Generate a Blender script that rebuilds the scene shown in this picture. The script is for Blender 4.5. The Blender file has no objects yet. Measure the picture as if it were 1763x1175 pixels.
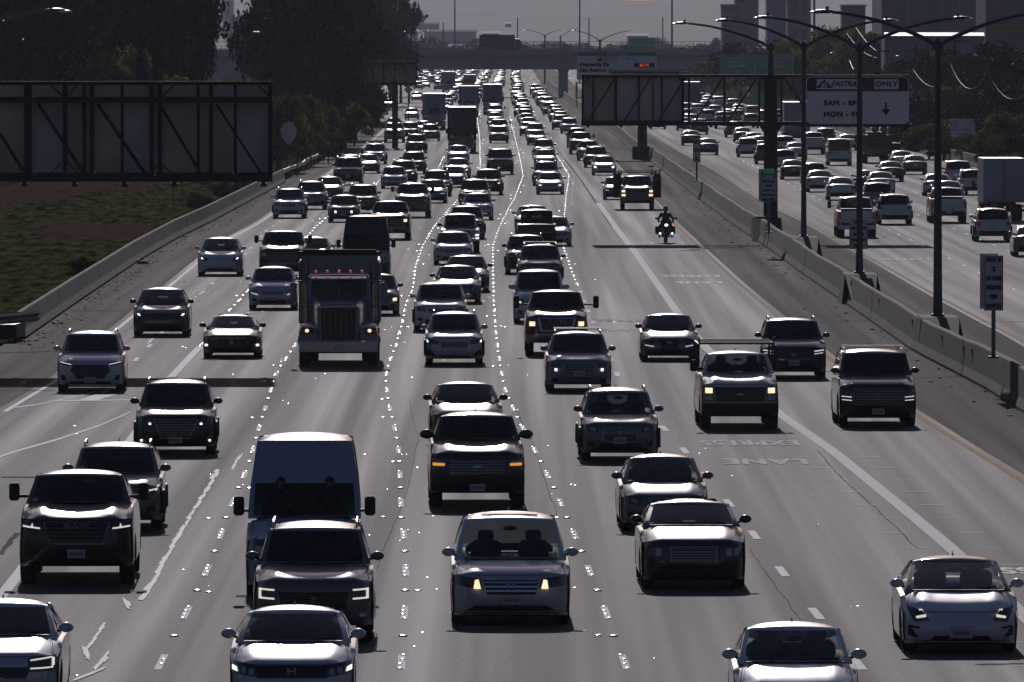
import bpy, math, random
import numpy as np
from mathutils import Vector, Matrix
random.seed(7); rnd = random.Random(11)
S = bpy.context.scene
C = S.collection
# ------------------------------------------------------------------ camera
HC = 10.2; F = 18000.0; HOR = 65.0
PITCH = math.atan((587.5-HOR)/F)
cd = bpy.data.cameras.new('camera'); cam = bpy.data.objects.new('camera', cd); C.objects.link(cam)
cd.lens = 36.0*F/1763.0; cd.sensor_width = 36.0; cd.clip_start = 1.0; cd.clip_end = 30000
cam.location = (0,0,HC); cam.rotation_euler = (math.pi/2-PITCH,0,0)
S.camera = cam
# ------------------------------------------------------------------ sky and sun
SUN_EL = math.radians(21.5); SUN_AZ = math.radians(-1.5)
w = bpy.data.worlds.new('World'); S.world = w; w.use_nodes = True
nt = w.node_tree; bg = nt.nodes['Background']
sk = nt.nodes.new('ShaderNodeTexSky'); sk.sky_type = 'NISHITA'; sk.sun_disc = False
sk.sun_elevation = SUN_EL; sk.sun_rotation = SUN_AZ; sk.air_density = 1.6; sk.dust_density = 1.8; sk.ozone_density = 4.0
tm = nt.nodes.new('ShaderNodeVectorMath'); tm.operation = 'MULTIPLY'; tm.inputs[1].default_value = (.92,.88,1.18)
nt.links.new(sk.outputs[0], tm.inputs[0]); nt.links.new(tm.outputs[0], bg.inputs[0]); bg.inputs[1].default_value = 0.053
sl = bpy.data.lights.new('sun','SUN'); sl.energy = 5.0; sl.angle = math.radians(0.55); sl.color = (1.0,0.94,0.955)
so = bpy.data.objects.new('sun', sl); C.objects.link(so)
sd = Vector((math.sin(SUN_AZ)*math.cos(SUN_EL), math.cos(SUN_AZ)*math.cos(SUN_EL), math.sin(SUN_EL)))
so.rotation_euler = (sd).to_track_quat('Z','Y').to_euler()
S.view_settings.view_transform = 'Standard'; S.view_settings.look = 'None'
S.view_settings.exposure = -1.3; S.view_settings.gamma = 1.0; S.view_settings.use_curve_mapping = False
# ------------------------------------------------------------------ placing
cp, sp = math.cos(PITCH), math.sin(PITCH)
def ray(px, py):
    x = (px-881.5)/F; u = (587.5-py)/F
    return (x, cp + u*sp, -sp + u*cp)
def gp(px, py, z=0.0):
    r = ray(px, py); t = (z-HC)/r[2]
    return (r[0]*t, r[1]*t)
def at(px, py, Y):            # point at distance Y seen at the pixel
    r = ray(px, py); t = Y/r[1]
    return (r[0]*t, Y, HC+r[2]*t)
def interp(tab, v):
    return float(np.interp(v, [t[0] for t in tab], [t[1] for t in tab]))
def line(pts, z=0.0):         # pixel trace of a ground line -> x(Y) table
    l = [gp(px, py, z) for px, py in pts]
    l = sorted((y, x) for x, y in l)
    return l
# ------------------------------------------------------------------ materials
MATS = {}
def pm(name, col, rough=0.6, metal=0.0, coat=0.0, spec=0.5, emit=None, estr=0.0, coatr=0.06, noise=0.0, nscale=8.0, bump=0.0, bscale=40.0):
    if name in MATS: return MATS[name]
    m = bpy.data.materials.new(name); m.use_nodes = True
    t = m.node_tree; b = t.nodes['Principled BSDF']
    b.inputs['Base Color'].default_value = (*col,1); b.inputs['Roughness'].default_value = rough
    b.inputs['Metallic'].default_value = metal; b.inputs['Coat Weight'].default_value = coat
    b.inputs['Coat Roughness'].default_value = coatr; b.inputs['Specular IOR Level'].default_value = spec
    if emit: b.inputs['Emission Color'].default_value = (*emit,1); b.inputs['Emission Strength'].default_value = estr
    if noise or bump:
        g = t.nodes.new('ShaderNodeNewGeometry')
        if noise:
            n = t.nodes.new('ShaderNodeTexNoise'); n.inputs['Scale'].default_value = nscale; n.inputs['Detail'].default_value = 5
            t.links.new(g.outputs['Position'], n.inputs['Vector'])
            r = t.nodes.new('ShaderNodeMapRange'); r.inputs[1].default_value = 0.3; r.inputs[2].default_value = 0.7
            r.inputs[3].default_value = 1-noise; r.inputs[4].default_value = 1+noise
            t.links.new(n.outputs['Fac'], r.inputs[0])
            mm = t.nodes.new('ShaderNodeVectorMath'); mm.operation = 'SCALE'; mm.inputs[0].default_value = col
            t.links.new(r.outputs[0], mm.inputs['Scale']); t.links.new(mm.outputs[0], b.inputs['Base Color'])
        if bump:
            n2 = t.nodes.new('ShaderNodeTexNoise'); n2.inputs['Scale'].default_value = bscale; n2.inputs['Detail'].default_value = 3
            t.links.new(g.outputs['Position'], n2.inputs['Vector'])
            bp = t.nodes.new('ShaderNodeBump'); bp.inputs['Strength'].default_value = bump; bp.inputs['Distance'].default_value = 0.05
            t.links.new(n2.outputs['Fac'], bp.inputs['Height']); t.links.new(bp.outputs[0], b.inputs['Normal'])
    MATS[name] = m; return m
PAINT = {
 'white':((.62,.63,.66),.35,.0), 'silver':((.54,.56,.62),.34,.22), 'grey':((.12,.125,.14),.32,.25), 'black':((.004,.004,.0055),.32,.1),
 'navy':((.018,.024,.05),.3,.3), 'steel':((.17,.205,.29),.34,.12), 'maroon':((.10,.018,.022),.3,.3), 'red':((.28,.02,.02),.3,.2),
 'pearl':((.55,.55,.58),.35,.1), 'blue':((.06,.085,.17),.3,.3), 'tan':((.22,.18,.14),.35,.3), 'firered':((.05,.006,.008),.4,.1), 'green':((.03,.08,.06),.35,.2), 'vanblue':((.27,.32,.46),.38,.0)}
def paint(k):
    c, r, mt = PAINT[k]
    return pm(k+' car paint', c, r, mt, coat=1.0, coatr=.105)
def glassmat(name, tint, k):
    m = bpy.data.materials.new(name); m.use_nodes = True; t = m.node_tree
    t.nodes.remove(t.nodes['Principled BSDF']); out = t.nodes['Material Output']
    tr = t.nodes.new('ShaderNodeBsdfTransparent'); tr.inputs[0].default_value = (*tint,1)
    df = t.nodes.new('ShaderNodeBsdfDiffuse'); df.inputs[0].default_value = (.008,.009,.012,1)
    gl = t.nodes.new('ShaderNodeBsdfGlossy'); gl.inputs['Roughness'].default_value = .05
    fr = t.nodes.new('ShaderNodeFresnel'); fr.inputs[0].default_value = 1.45
    m1 = t.nodes.new('ShaderNodeMixShader'); m1.inputs[0].default_value = k
    m2 = t.nodes.new('ShaderNodeMixShader')
    t.links.new(df.outputs[0], m1.inputs[1]); t.links.new(tr.outputs[0], m1.inputs[2])
    t.links.new(fr.outputs[0], m2.inputs[0]); t.links.new(m1.outputs[0], m2.inputs[1]); t.links.new(gl.outputs[0], m2.inputs[2])
    t.links.new(m2.outputs[0], out.inputs[0]); MATS[name] = m; return m
M = {}
M['glass'] = glassmat('tinted glass', (.2,.22,.24), .22)
M['clear'] = glassmat('clear glass', (.55,.62,.62), .62)
M['black'] = pm('black plastic', (.006,.006,.008), .6)
M['gloss'] = pm('gloss black', (.008,.008,.01), .15)
M['tyre'] = pm('tyre rubber', (.014,.014,.015), .75)
M['rim'] = pm('wheel alloy', (.25,.25,.27), .35, .8)
M['chrome'] = pm('chrome', (.55,.56,.58), .18, 1.0)
M['dchrome'] = pm('dark chrome', (.22,.22,.24), .28, .9)
M['lens'] = pm('lamp lens', (.05,.055,.065), .12, 0.2, coat=1.0)
M['refl'] = pm('lamp reflector', (.35,.36,.4), .2, .9)
M['drl'] = pm('daytime running light', (.9,.9,.85), .4, emit=(1,.96,.86), estr=1.6)
M['amber'] = pm('amber light', (.8,.3,.05), .4, emit=(1,.34,.04), estr=2.0)
M['beam'] = pm('headlight bulb', (.9,.8,.6), .3, emit=(1,.72,.42), estr=3.2)
M['whitebeam'] = pm('white headlight bulb', (.9,.9,.9), .3, emit=(1,.97,.92), estr=4.0)
M['redl'] = pm('red tail lens', (.25,.01,.01), .2, coat=1.0, emit=(1,.03,.02), estr=.05)
M['plate'] = pm('licence plate', (.55,.56,.6), .45)
M['seat'] = pm('seat fabric', (.02,.02,.022), .8)
M['steelg'] = pm('galvanised steel', (.16,.165,.18), .45, .6, noise=.2, nscale=2.0)
M['dsteel'] = pm('weathered dark steel', (.014,.014,.020), .6, .2)
M['skin'] = pm('skin', (.12,.07,.05), .6)
# ------------------------------------------------------------------ mesh builder
class MB:
    def __init__(s): s.v=[]; s.f=[]; s.m=[]; s.mats=[]
    def mi(s, mat):
        if mat not in s.mats: s.mats.append(mat)
        return s.mats.index(mat)
    def add(s, vs, fs, mat):
        o=len(s.v); s.v += [tuple(v) for v in vs]; i=s.mi(mat)
        for f in fs: s.f.append(tuple(a+o for a in f)); s.m.append(i)
    def grid(s, rows, mat, sel=None, wrap=False):
        n=len(rows[0]); fs=[]
        for i in range(len(rows)-1):
            for j in range(n if wrap else n-1):
                if sel is None or sel(i,j): fs.append((i*n+j, i*n+(j+1)%n, (i+1)*n+(j+1)%n, (i+1)*n+j))
        s.add([p for r in rows for p in r], fs, mat)
    def box(s, c, d, mat, bev=0.0, rz=0.0, rx=0.0, ry=0.0):
        x,y,z=d[0]/2,d[1]/2,d[2]/2; R=Matrix.Rotation(rz,3,'Z')@Matrix.Rotation(ry,3,'Y')@Matrix.Rotation(rx,3,'X'); c=Vector(c)
        if bev<=0:
            vs=[(a*x,b*y,e*z) for e in (-1,1) for b in (-1,1) for a in (-1,1)]
            fs=[(0,2,3,1),(4,5,7,6),(0,1,5,4),(2,6,7,3),(0,4,6,2),(1,3,7,5)]
        else:
            b=min(bev,x*.99,y*.99,z*.99); vs=[]; fs=[]; idx={}
            for a in (-1,1):
                for q in (-1,1):
                    for e in (-1,1):
                        for k in range(3):
                            idx[(a,q,e,k)]=len(vs)
                            p=[a*(x-b),q*(y-b),e*(z-b)]; p[k]=[a*x,q*y,e*z][k]; vs.append(p)
            for sx in (-1,1):
                fs.append([idx[(sx,-1,-1,0)],idx[(sx,1,-1,0)],idx[(sx,1,1,0)],idx[(sx,-1,1,0)]])
                fs.append([idx[(-1,sx,-1,1)],idx[(1,sx,-1,1)],idx[(1,sx,1,1)],idx[(-1,sx,1,1)]])
                fs.append([idx[(-1,-1,sx,2)],idx[(1,-1,sx,2)],idx[(1,1,sx,2)],idx[(-1,1,sx,2)]])
                for sy in (-1,1):
                    fs.append([idx[(sx,sy,-1,0)],idx[(sx,sy,-1,1)],idx[(sx,sy,1,1)],idx[(sx,sy,1,0)]])
                    fs.append([idx[(sx,-1,sy,0)],idx[(sx,-1,sy,2)],idx[(sx,1,sy,2)],idx[(sx,1,sy,0)]])
                    fs.append([idx[(-1,sx,sy,1)],idx[(-1,sx,sy,2)],idx[(1,sx,sy,2)],idx[(1,sx,sy,1)]])
                    for sz in (-1,1): fs.append([idx[(sx,sy,sz,0)],idx[(sx,sy,sz,1)],idx[(sx,sy,sz,2)]])
        s.add([c+R@Vector(v) for v in vs], fs, mat)
    def tube(s, pts, rad, mat, n=8, cap=True):
        pts=[Vector(p) for p in pts]
        if not isinstance(rad,(list,tuple)): rad=[rad]*len(pts)
        rows=[]
        for i,p in enumerate(pts):
            d=(pts[min(i+1,len(pts)-1)]-pts[max(i-1,0)]).normalized()
            u=d.cross(Vector((0,0,1)))
            if u.length<.05: u=Vector((1,0,0))
            u.normalize(); w_=d.cross(u)
            rows.append([tuple(p+rad[i]*(math.cos(2*math.pi*k/n)*u+math.sin(2*math.pi*k/n)*w_)) for k in range(n)])
        s.grid(rows, mat, wrap=True)
        if cap:
            s.add(rows[0],[tuple(range(n))],mat); s.add(rows[-1],[tuple(range(n))],mat)
    def lathe_x(s, c, prof, mat, n=20):       # profile (x offset, radius) about an x axis through c
        rows=[[(c[0]+dx, c[1]+r*math.cos(2*math.pi*k/n), c[2]+r*math.sin(2*math.pi*k/n)) for k in range(n)] for dx,r in prof]
        s.grid(rows, mat, wrap=True)
    def ell(s, c, r, mat, n=10, m=7):
        rows=[[(c[0]+r[0]*math.sin(math.pi*i/m)*math.cos(2*math.pi*k/n), c[1]+r[1]*math.sin(math.pi*i/m)*math.sin(2*math.pi*k/n), c[2]+r[2]*math.cos(math.pi*i/m)) for k in range(n)] for i in range(m+1)]
        s.grid(rows, mat, wrap=True)
    def mesh(s, name, smooth=True):
        used=sorted({a for f in s.f for a in f})
        if len(used)<len(s.v):
            mp={a:i for i,a in enumerate(used)}; s.v=[s.v[a] for a in used]; s.f=[tuple(mp[a] for a in f) for f in s.f]
        me=bpy.data.meshes.new(name); me.from_pydata(s.v,[],s.f)
        for m_ in s.mats: me.materials.append(m_)
        me.polygons.foreach_set('material_index', s.m)
        if smooth:
            me.polygons.foreach_set('use_smooth',[True]*len(s.f))
            me.set_sharp_from_angle(angle=math.radians(38)) if hasattr(me,'set_sharp_from_angle') else None
        me.update(); return me
    def obj(s, name, parent=None, smooth=True):
        o=bpy.data.objects.new(name, s.mesh(name,smooth)); C.objects.link(o)
        if parent: o.parent=parent
        return o
def tag(o, label, cat, group=None):
    o['label']=label; o['category']=cat
    if group: o['group']=group
    return o
def empty(name, loc=(0,0,0), rz=0.0):
    o=bpy.data.objects.new(name,None); o.location=loc; o.rotation_euler=(0,0,rz); C.objects.link(o); return o
def struct(o, kind='structure'):
    o['kind']=kind; return o
def copy_tree(o, loc=None, rz=None, parent=None, scale=None):
    c=o.copy(); C.objects.link(c)
    if parent: c.parent=parent
    if loc is not None: c.location=loc
    if rz is not None: c.rotation_euler=(0,0,rz)
    if scale is not None: c.scale=scale
    for ch in o.children: copy_tree(ch, parent=c)
    return c
def text(st, size, mat, name, parent, loc, rot=(math.pi/2,0,0), ext=.01, align='CENTER', sx=1.0, shear=0.0, off=0.0, bold=0.0, space=1.0):
    cu=bpy.data.curves.new(name,'FONT'); cu.body=st; cu.size=size; cu.align_x=align; cu.align_y='CENTER'; cu.extrude=ext; cu.shear=shear; cu.offset=off
    cu.resolution_u=4; cu.space_character=space
    t=bpy.data.objects.new(name,cu); me=bpy.data.meshes.new_from_object(t); me.name=name; bpy.data.objects.remove(t)
    if bold:
        vs=[tuple(v.co) for v in me.vertices]; fs=[tuple(p.vertices) for p in me.polygons]; N=len(vs)
        me.clear_geometry(); V_=[];F_=[]
        for i,(dx,dy) in enumerate(((0,0),(bold,0),(bold/2,bold/2),(bold/2,-bold/2))):
            V_+=[(x+dx-bold/2,y+dy,z+.0007*i) for x,y,z in vs]; F_+=[tuple(a+i*N for a in f) for f in fs]
        me.from_pydata(V_,[],F_); me.update()
    me.materials.clear(); me.materials.append(mat)
    o=bpy.data.objects.new(name,me); C.objects.link(o); o.location=loc; o.rotation_euler=rot; o.scale=(sx,1,1)
    if parent: o.parent=parent
    return o
# ================================================================== road alignment (traced edges of the real road)
LN = {}
LN['l2'] = line([(1085,1175),(1077,1142),(1057,1097),(1046,1061),(1019,993),(994,932),(973,884),(955,843),(936,804),(888,714),(869,670),(862,633),(856,592),(851,531),(849,466),(849,425),(859,394),(876,360),(886,343),(901,304),(893,262),(882,220),(873,180),(873,150),(876,130)])
LN['l1'] = line([(690,1175),(692,1126),(697,1047),(699,983),(696,928),(691,894),(690,850),(687,778),(679,735),(670,697),(664,653),(668,633),(682,595),(692,561),(699,527),(711,497),(716,459),(726,428),(747,391),(774,360),(790,343),(820,305),(827,292),(826,240),(822,205),(835,170)])
LN['l0'] = line([(262,1175),(277,1141),(318,1061),(351,995),(375,937),(391,887),(410,843),(426,806),(436,772),(444,744),(460,693),(473,649),(483,632),(511,591),(545,520),(577,459),(620,405),(677,348),(712,322),(751,298),(768,262),(774,225),(780,200)])
LN['m1'] = line([(0,1030),(31,990),(130,862),(231,751),(290,655),(350,591),(385,547),(422,506),(470,460),(524,414),(545,390),(590,352),(646,319),(690,282),(712,245),(722,215)])
LN['m2'] = line([(180,676),(262,591),(323,526),(354,499),(422,438),(460,397),(480,383),(530,345),(590,300),(640,262)])
LN['edge'] = line([(0,714),(92,659),(190,577),(279,504),(340,453),(391,414),(449,383),(530,325),(600,275),(650,235),(672,215)])
LN['l3'] = line([(1500,1175),(1475,1140),(1404,1056),(1352,992),(1309,935),(1270,886),(1237,845),(1205,805),(1150,745),(1074,670),(1057,633),(1016,544),(985,469),(970,425),(971,384),(975,340),(980,303),(962,273),(945,250),(925,215),(905,185)])
LN['hov'] = line([(1850,1140),(1763,1061),(1643,949),(1560,880),(1435,778),(1343,714),(1217,601),(1180,558),(1132,490),(1091,432),(1060,392),(1030,350)])
LN['yel'] = line([(1830,875),(1763,829),(1674,775),(1582,717),(1429,618),(1357,560),(1265,482),(1207,428),(1163,387),(1128,350),(1081,306),(1058,283),(1015,240),(970,195),(945,170)])
LN['medL'] = line([(1900,800),(1763,712),(1694,669),(1571,605),(1469,533),(1381,472),(1313,422),(1255,383),(1112,273),(1095,268),(1056,232),(1001,193),(969,169),(950,155)])
LN['yelR'] = line([(1900,690),(1763,588),(1715,564),(1606,506),(1517,455),(1384,380),(1330,354),(1230,292),(1163,255),(1120,230),(1060,196)])
LN['wallR'] = line([(1900,370),(1763,318),(1685,290),(1600,268),(1538,252),(1450,228)])
LN['wallL'] = line([(-60,650),(-10,615),(44,584),(136,520),(238,451),(306,411),(364,383),(494,313)])
LN['railL'] = line([(494,313),(560,279),(611,231),(662,198)])
def X(k, Y): return interp(LN[k], Y)
def sheet(name, left, right, Ys, z, mat, lab=None):
    mb=MB(); rows=[]
    for Y in Ys:
        a,b=left(Y),right(Y); n=6
        rows.append([(a+(b-a)*i/n, Y, z) for i in range(n+1)])
    mb.grid(rows, mat); return struct(mb.obj(name, smooth=False))
# ---- asphalt material: lanes, tyre polish, cracks, patches
def asphalt(name, base, rough, seed, spec=.12):
    m=bpy.data.materials.new(name); m.use_nodes=True; t=m.node_tree; b=t.nodes['Principled BSDF']; L=t.links.new
    g=t.nodes.new('ShaderNodeNewGeometry')
    def nz(scale, sx=1, sy=1, det=4):
        mp=t.nodes.new('ShaderNodeMapping'); mp.inputs['Scale'].default_value=(sx,sy,1); mp.inputs['Location'].default_value=(seed,seed*2,0)
        L(g.outputs['Position'], mp.inputs['Vector']); n=t.nodes.new('ShaderNodeTexNoise'); n.inputs['Scale'].default_value=scale; n.inputs['Detail'].default_value=det
        L(mp.outputs[0], n.inputs['Vector']); return n
    def rng(a, lo, hi, x0=.3, x1=.7):
        r=t.nodes.new('ShaderNodeMapRange'); r.inputs[1].default_value=x0; r.inputs[2].default_value=x1; r.inputs[3].default_value=lo; r.inputs[4].default_value=hi
        L(a, r.inputs[0]); return r.outputs[0]
    def mul(a, b_):
        q=t.nodes.new('ShaderNodeMath'); q.operation='MULTIPLY'; L(a,q.inputs[0]); L(b_,q.inputs[1]); return q.outputs[0]
    big=rng(nz(.22,1,.05).outputs['Fac'],.82,1.18); tracks=rng(nz(.9,1,.012,3).outputs['Fac'],.72,1.25); fine=rng(nz(13,1,.3,2).outputs['Fac'],.5,1.6)
    patch=rng(nz(.12,1,.03,1).outputs['Fac'],.85,1.12,.48,.52)
    v=mul(mul(big,tracks),mul(fine,patch))
    sc=t.nodes.new('ShaderNodeVectorMath'); sc.operation='SCALE'; sc.inputs[0].default_value=base; L(v, sc.inputs['Scale']); L(sc.outputs[0], b.inputs['Base Color'])
    rr=t.nodes.new('ShaderNodeMath'); rr.operation='MULTIPLY'; L(rng(nz(1.1,1,.005,2).outputs['Fac'],.93,1.07), rr.inputs[0]); rr.inputs[1].default_value=rough; L(rr.outputs[0], b.inputs['Roughness'])
    n=nz(26,1,.5,3); bp=t.nodes.new('ShaderNodeBump'); bp.inputs['Strength'].default_value=.55; bp.inputs['Distance'].default_value=.02
    L(n.outputs['Fac'], bp.inputs['Height']); L(bp.outputs[0], b.inputs['Normal'])
    b.inputs['Specular IOR Level'].default_value=spec
    return m
M['asph']=asphalt('asphalt',(.079,.072,.077),.83,3.0,.128)
M['shou']=asphalt('shoulder asphalt',(.11,.094,.084),.95,9.0,.04)
M['white']=pm('road paint white',(.62,.62,.64),.8,spec=.2,noise=.35,nscale=6.0)
M['wornw']=pm('worn road paint',(.26,.25,.26),.85,spec=.16,noise=.5,nscale=5.0)
M['yellow']=pm('road paint yellow',(.42,.24,.10),.9,spec=.05,noise=.3,nscale=4.0)
M['tar']=pm('crack sealant',(.04,.038,.04),1.0,spec=.07)
M['dot']=pm('ceramic road marker',(.75,.75,.78),.22,coat=.6,coatr=.2)
M['conc']=pm('concrete',(.19,.185,.175),.85,noise=.35,nscale=.9,bump=.4,bscale=14)
M['concd']=pm('stained concrete',(.10,.095,.088),.85,noise=.4,nscale=.7,bump=.4,bscale=14)
# ground
def ground_h(x, Y):
    e = X('wallL', min(Y,330+500)) if Y<880 else -20
    d = max(0.0, (e-2.0) - x)
    h = 0.0
    if Y<1500: h += min(2.5, d*.035) + .9*math.exp(-((x+30)/7)**2-((Y-640)/130)**2)*min(1,d/5)
    er = X('wallR', max(Y,560)) if Y<1200 else 40
    d2 = max(0.0, x-(er+4)); 
    h += min(5.0, d2*.16)*(1 if Y<1500 else max(0,1-(Y-1500)/300))
    return h
def make_ground():
    m=bpy.data.materials.new('grass and dirt'); m.use_nodes=True; t=m.node_tree; b=t.nodes['Principled BSDF']; L=t.links.new
    g=t.nodes.new('ShaderNodeNewGeometry')
    mp=t.nodes.new('ShaderNodeMapping'); mp.inputs['Scale'].default_value=(1,.07,1); L(g.outputs['Position'],mp.inputs['Vector'])
    n1=t.nodes.new('ShaderNodeTexNoise'); n1.inputs['Scale'].default_value=.22; n1.inputs['Detail'].default_value=6; n1.inputs['Distortion'].default_value=.8; L(mp.outputs[0],n1.inputs['Vector'])
    n2=t.nodes.new('ShaderNodeTexNoise'); n2.inputs['Scale'].default_value=2.2; n2.inputs['Detail'].default_value=6; L(mp.outputs[0],n2.inputs['Vector'])
    r1=t.nodes.new('ShaderNodeValToRGB'); r1.color_ramp.elements[0].position=.36; r1.color_ramp.elements[0].color=(.015,.02,.007,1)
    r1.color_ramp.elements[1].position=.7; r1.color_ramp.elements[1].color=(.11,.12,.035,1)
    L(n2.outputs['Fac'],r1.inputs[0])
    at_=t.nodes.new('ShaderNodeAttribute'); at_.attribute_name='dirt'
    ad=t.nodes.new('ShaderNodeMath'); ad.operation='ADD'; L(at_.outputs['Fac'],ad.inputs[0])
    sb=t.nodes.new('ShaderNodeMapRange'); sb.inputs[1].default_value=.35; sb.inputs[2].default_value=.7; sb.inputs[3].default_value=-.45; sb.inputs[4].default_value=.35; L(n1.outputs['Fac'],sb.inputs[0]); L(sb.outputs[0],ad.inputs[1])
    st=t.nodes.new('ShaderNodeMapRange'); st.inputs[1].default_value=.35; st.inputs[2].default_value=.7; L(ad.outputs[0],st.inputs[0])
    r2=t.nodes.new('ShaderNodeValToRGB'); r2.color_ramp.elements[0].color=(.045,.028,.02,1); r2.color_ramp.elements[1].color=(.13,.078,.055,1); L(n2.outputs['Fac'],r2.inputs[0])
    mx=t.nodes.new('ShaderNodeMix'); mx.data_type='RGBA'; L(st.outputs[0],mx.inputs['Factor']); L(r1.outputs[0],mx.inputs['A']); L(r2.outputs[0],mx.inputs['B']); L(mx.outputs['Result'],b.inputs['Base Color'])
    b.inputs['Roughness'].default_value=1.0; b.inputs['Specular IOR Level'].default_value=.0
    bp=t.nodes.new('ShaderNodeBump'); bp.inputs['Strength'].default_value=1; bp.inputs['Distance'].default_value=.35; L(n2.outputs['Fac'],bp.inputs['Height']); L(bp.outputs[0],b.inputs['Normal'])
    mb=MB(); Ys=list(np.arange(-60,1500,18))+list(np.arange(1500,3500,100))+[3500,4500,6000,8300]
    xs=[-1400,-800,-400,-200,-120,-90]+list(np.arange(-70,75,2.5))+[80,90,110,140,200,400,800,1400]
    rows=[[(x,float(Y),-.06+ground_h(x,Y) + (0 if abs(x)>75 else .0)) for x in xs] for Y in Ys]
    mb.grid(rows,m); o=mb.obj('ground'); struct(o)
    at2=o.data.attributes.new('dirt','FLOAT','POINT'); vals=[]
    for v in o.data.vertices:
        x,Y=v.co.x,v.co.y
        d=0.0
        # bare band running down beside the freeway
        cx=-34+ (Y-520)*.050
        if 430<Y<760: d=math.exp(-((x-cx)/3.2)**2)
        if 480<Y<580 and x<-8: d=max(d,.9*math.exp(-((Y-545)/26)**2))
        if x>30: d=.35
        vals.append(d)
    at2.data.foreach_set('value',vals)
make_ground()
YS=list(np.arange(120,900,15))+list(np.arange(900,3600,60))
def leftedge(Y):
    if Y<=LN['wallL'][-1][0]: return X('wallL',Y)-.4
    if Y<=LN['railL'][-1][0]: return X('railL',Y)-.4
    return X('railL',Y)-.4 - min(12,(Y-LN['railL'][-1][0])*.02)
sheet('road',lambda Y:X('edge',Y)-.3 if Y<1250 else leftedge(Y), lambda Y:X('yel',Y)+.25, YS,.0,M['asph'])
sheet('shoulder',lambda Y:leftedge(Y), lambda Y:X('edge',Y)-.3, [y for y in YS if y<1260],-.004,M['shou'])
sheet('shoulder',lambda Y:X('yel',Y)+.25, lambda Y:X('medL',Y)+.3, YS,-.004,M['shou'])
def lR(Y): return X('yelR',Y)-.25
M['asph2']=asphalt('asphalt pale',(.11,.107,.112),.85,21.0,.16)
sheet('shoulder',lambda Y:X('medL',Y)+.3, lR, YS,-.004,M['shou'])
def rR(Y): return X('wallR',max(Y,500)) if Y<1300 else X('wallR',1300)
sheet('road',lR, lambda Y: max(rR(Y)+.2, lR(Y)+22), YS,.0,M['asph2'])
# ---- markings
M['hovp']=pm('wide line paint',(.34,.33,.34),.8,spec=.2,noise=.3,nscale=4.0)
def stripe(mb, f, y0, y1, wd, mat, z=.008, step=6, off=0.0):
    n=max(1,int((y1-y0)/step)); rows=[]
    for i in range(n+1):
        Y=y0+(y1-y0)*i/n; x=f(Y)+off; rows.append([(x-wd/2,Y,z),(x+wd/2,Y,z)])
    mb.grid(rows,mat)
mb=MB()
stripe(mb,lambda Y:X('yel',Y),120,2000,.16,M['yellow'])
stripe(mb,lambda Y:X('yelR',Y),120,1500,.16,M['yellow'])
stripe(mb,lambda Y:X('edge',Y),285,1200,.15,M['white'])
stripe(mb,lambda Y:X('hov',Y),150,LN['hov'][-1][0],.32,M['hovp'])
stripe(mb,lambda Y:X('l3',Y),LN['l3'][-1][0]-900,LN['l3'][-1][0]-300,.12,M['wornw'],off=.35)
stripe(mb,lambda Y:X('m1',Y),150,345,.24,M['white'])
stripe(mb,lambda Y:gpline_x(Y),200,300,.15,M['white']) if False else None
def dashes(mb, key, y0, y1, wd, mat, phase=0, L_=3.66, P=14.63, off=0.0, jit=.0):
    Y=y0+phase
    while Y<y1:
        if X(key,Y) is not None: stripe(mb,lambda y:X(key,y),Y,Y+L_,wd,mat,step=2,off=off)
        Y+=P
y3=gp(0,1067)[1]
dashes(mb,'l3',y3-29.26,520,.16,M['white'],0)
dashes(mb,'m2',300,700,.15,M['white'])
dashes(mb,'m1',345,900,.13,M['wornw'])
# exit gore line lower left
gl=line([(0,787),(30,777),(100,757),(170,734),(225,710)])
rows=[]
pts=[(-20,794),(0,787),(30,777),(100,757),(170,734),(225,710)]
for a in pts:
    x,y=gp(*a); rows.append([(x,y-.9,.008),(x,y+.9,.008)])
mb.grid(rows,M['white'])
rows=[]
for a in [(0,716),(27,702),(60,698),(110,688),(150,679),(180,668)]:
    x,y=gp(*a); rows.append([(x,y-.5,.008),(x,y+.5,.008)])
mb.grid(rows,M['white'])
# lane-change arrow on the exit lane
ax,ay=gp(145,692)
mb.add([(ax-1.35,ay,.009),(ax+1.45,ay+.9,.009),(ax+1.4,ay+1.6,.009),(ax-.3,ay+1.2,.009)],[(0,1,2,3)],M['white'])
mb.add([(ax-.2,ay+1.3,.0095),(ax+.35,ay+1.3,.0095),(ax+.75,ay+6,.0095),(ax+.1,ay+6,.0095)],[(0,1,2,3)],M['white'])
for key,ya,yb_ in (('hov',150,520),('m1',285,350)):
    for Y in np.arange(ya,yb_,6.5):
        for d in (-.75,.75):
            x=X(key,Y)+d; mb.add([(x-.28,Y,.008),(x+.28,Y,.008),(x+.28,Y+.12,.008),(x-.28,Y+.12,.008)],[(0,1,2,3)],M['white'])
# right carriageway lane lines
for k in range(1,6):
    Y=170+k*3
    while Y<1200:
        stripe(mb,lambda y:X('yelR',y)+3.6*k,Y,Y+3.0,.13,M['white'],step=3); Y+=14.63
struct(mb.obj('road_markings',smooth=False))
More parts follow.
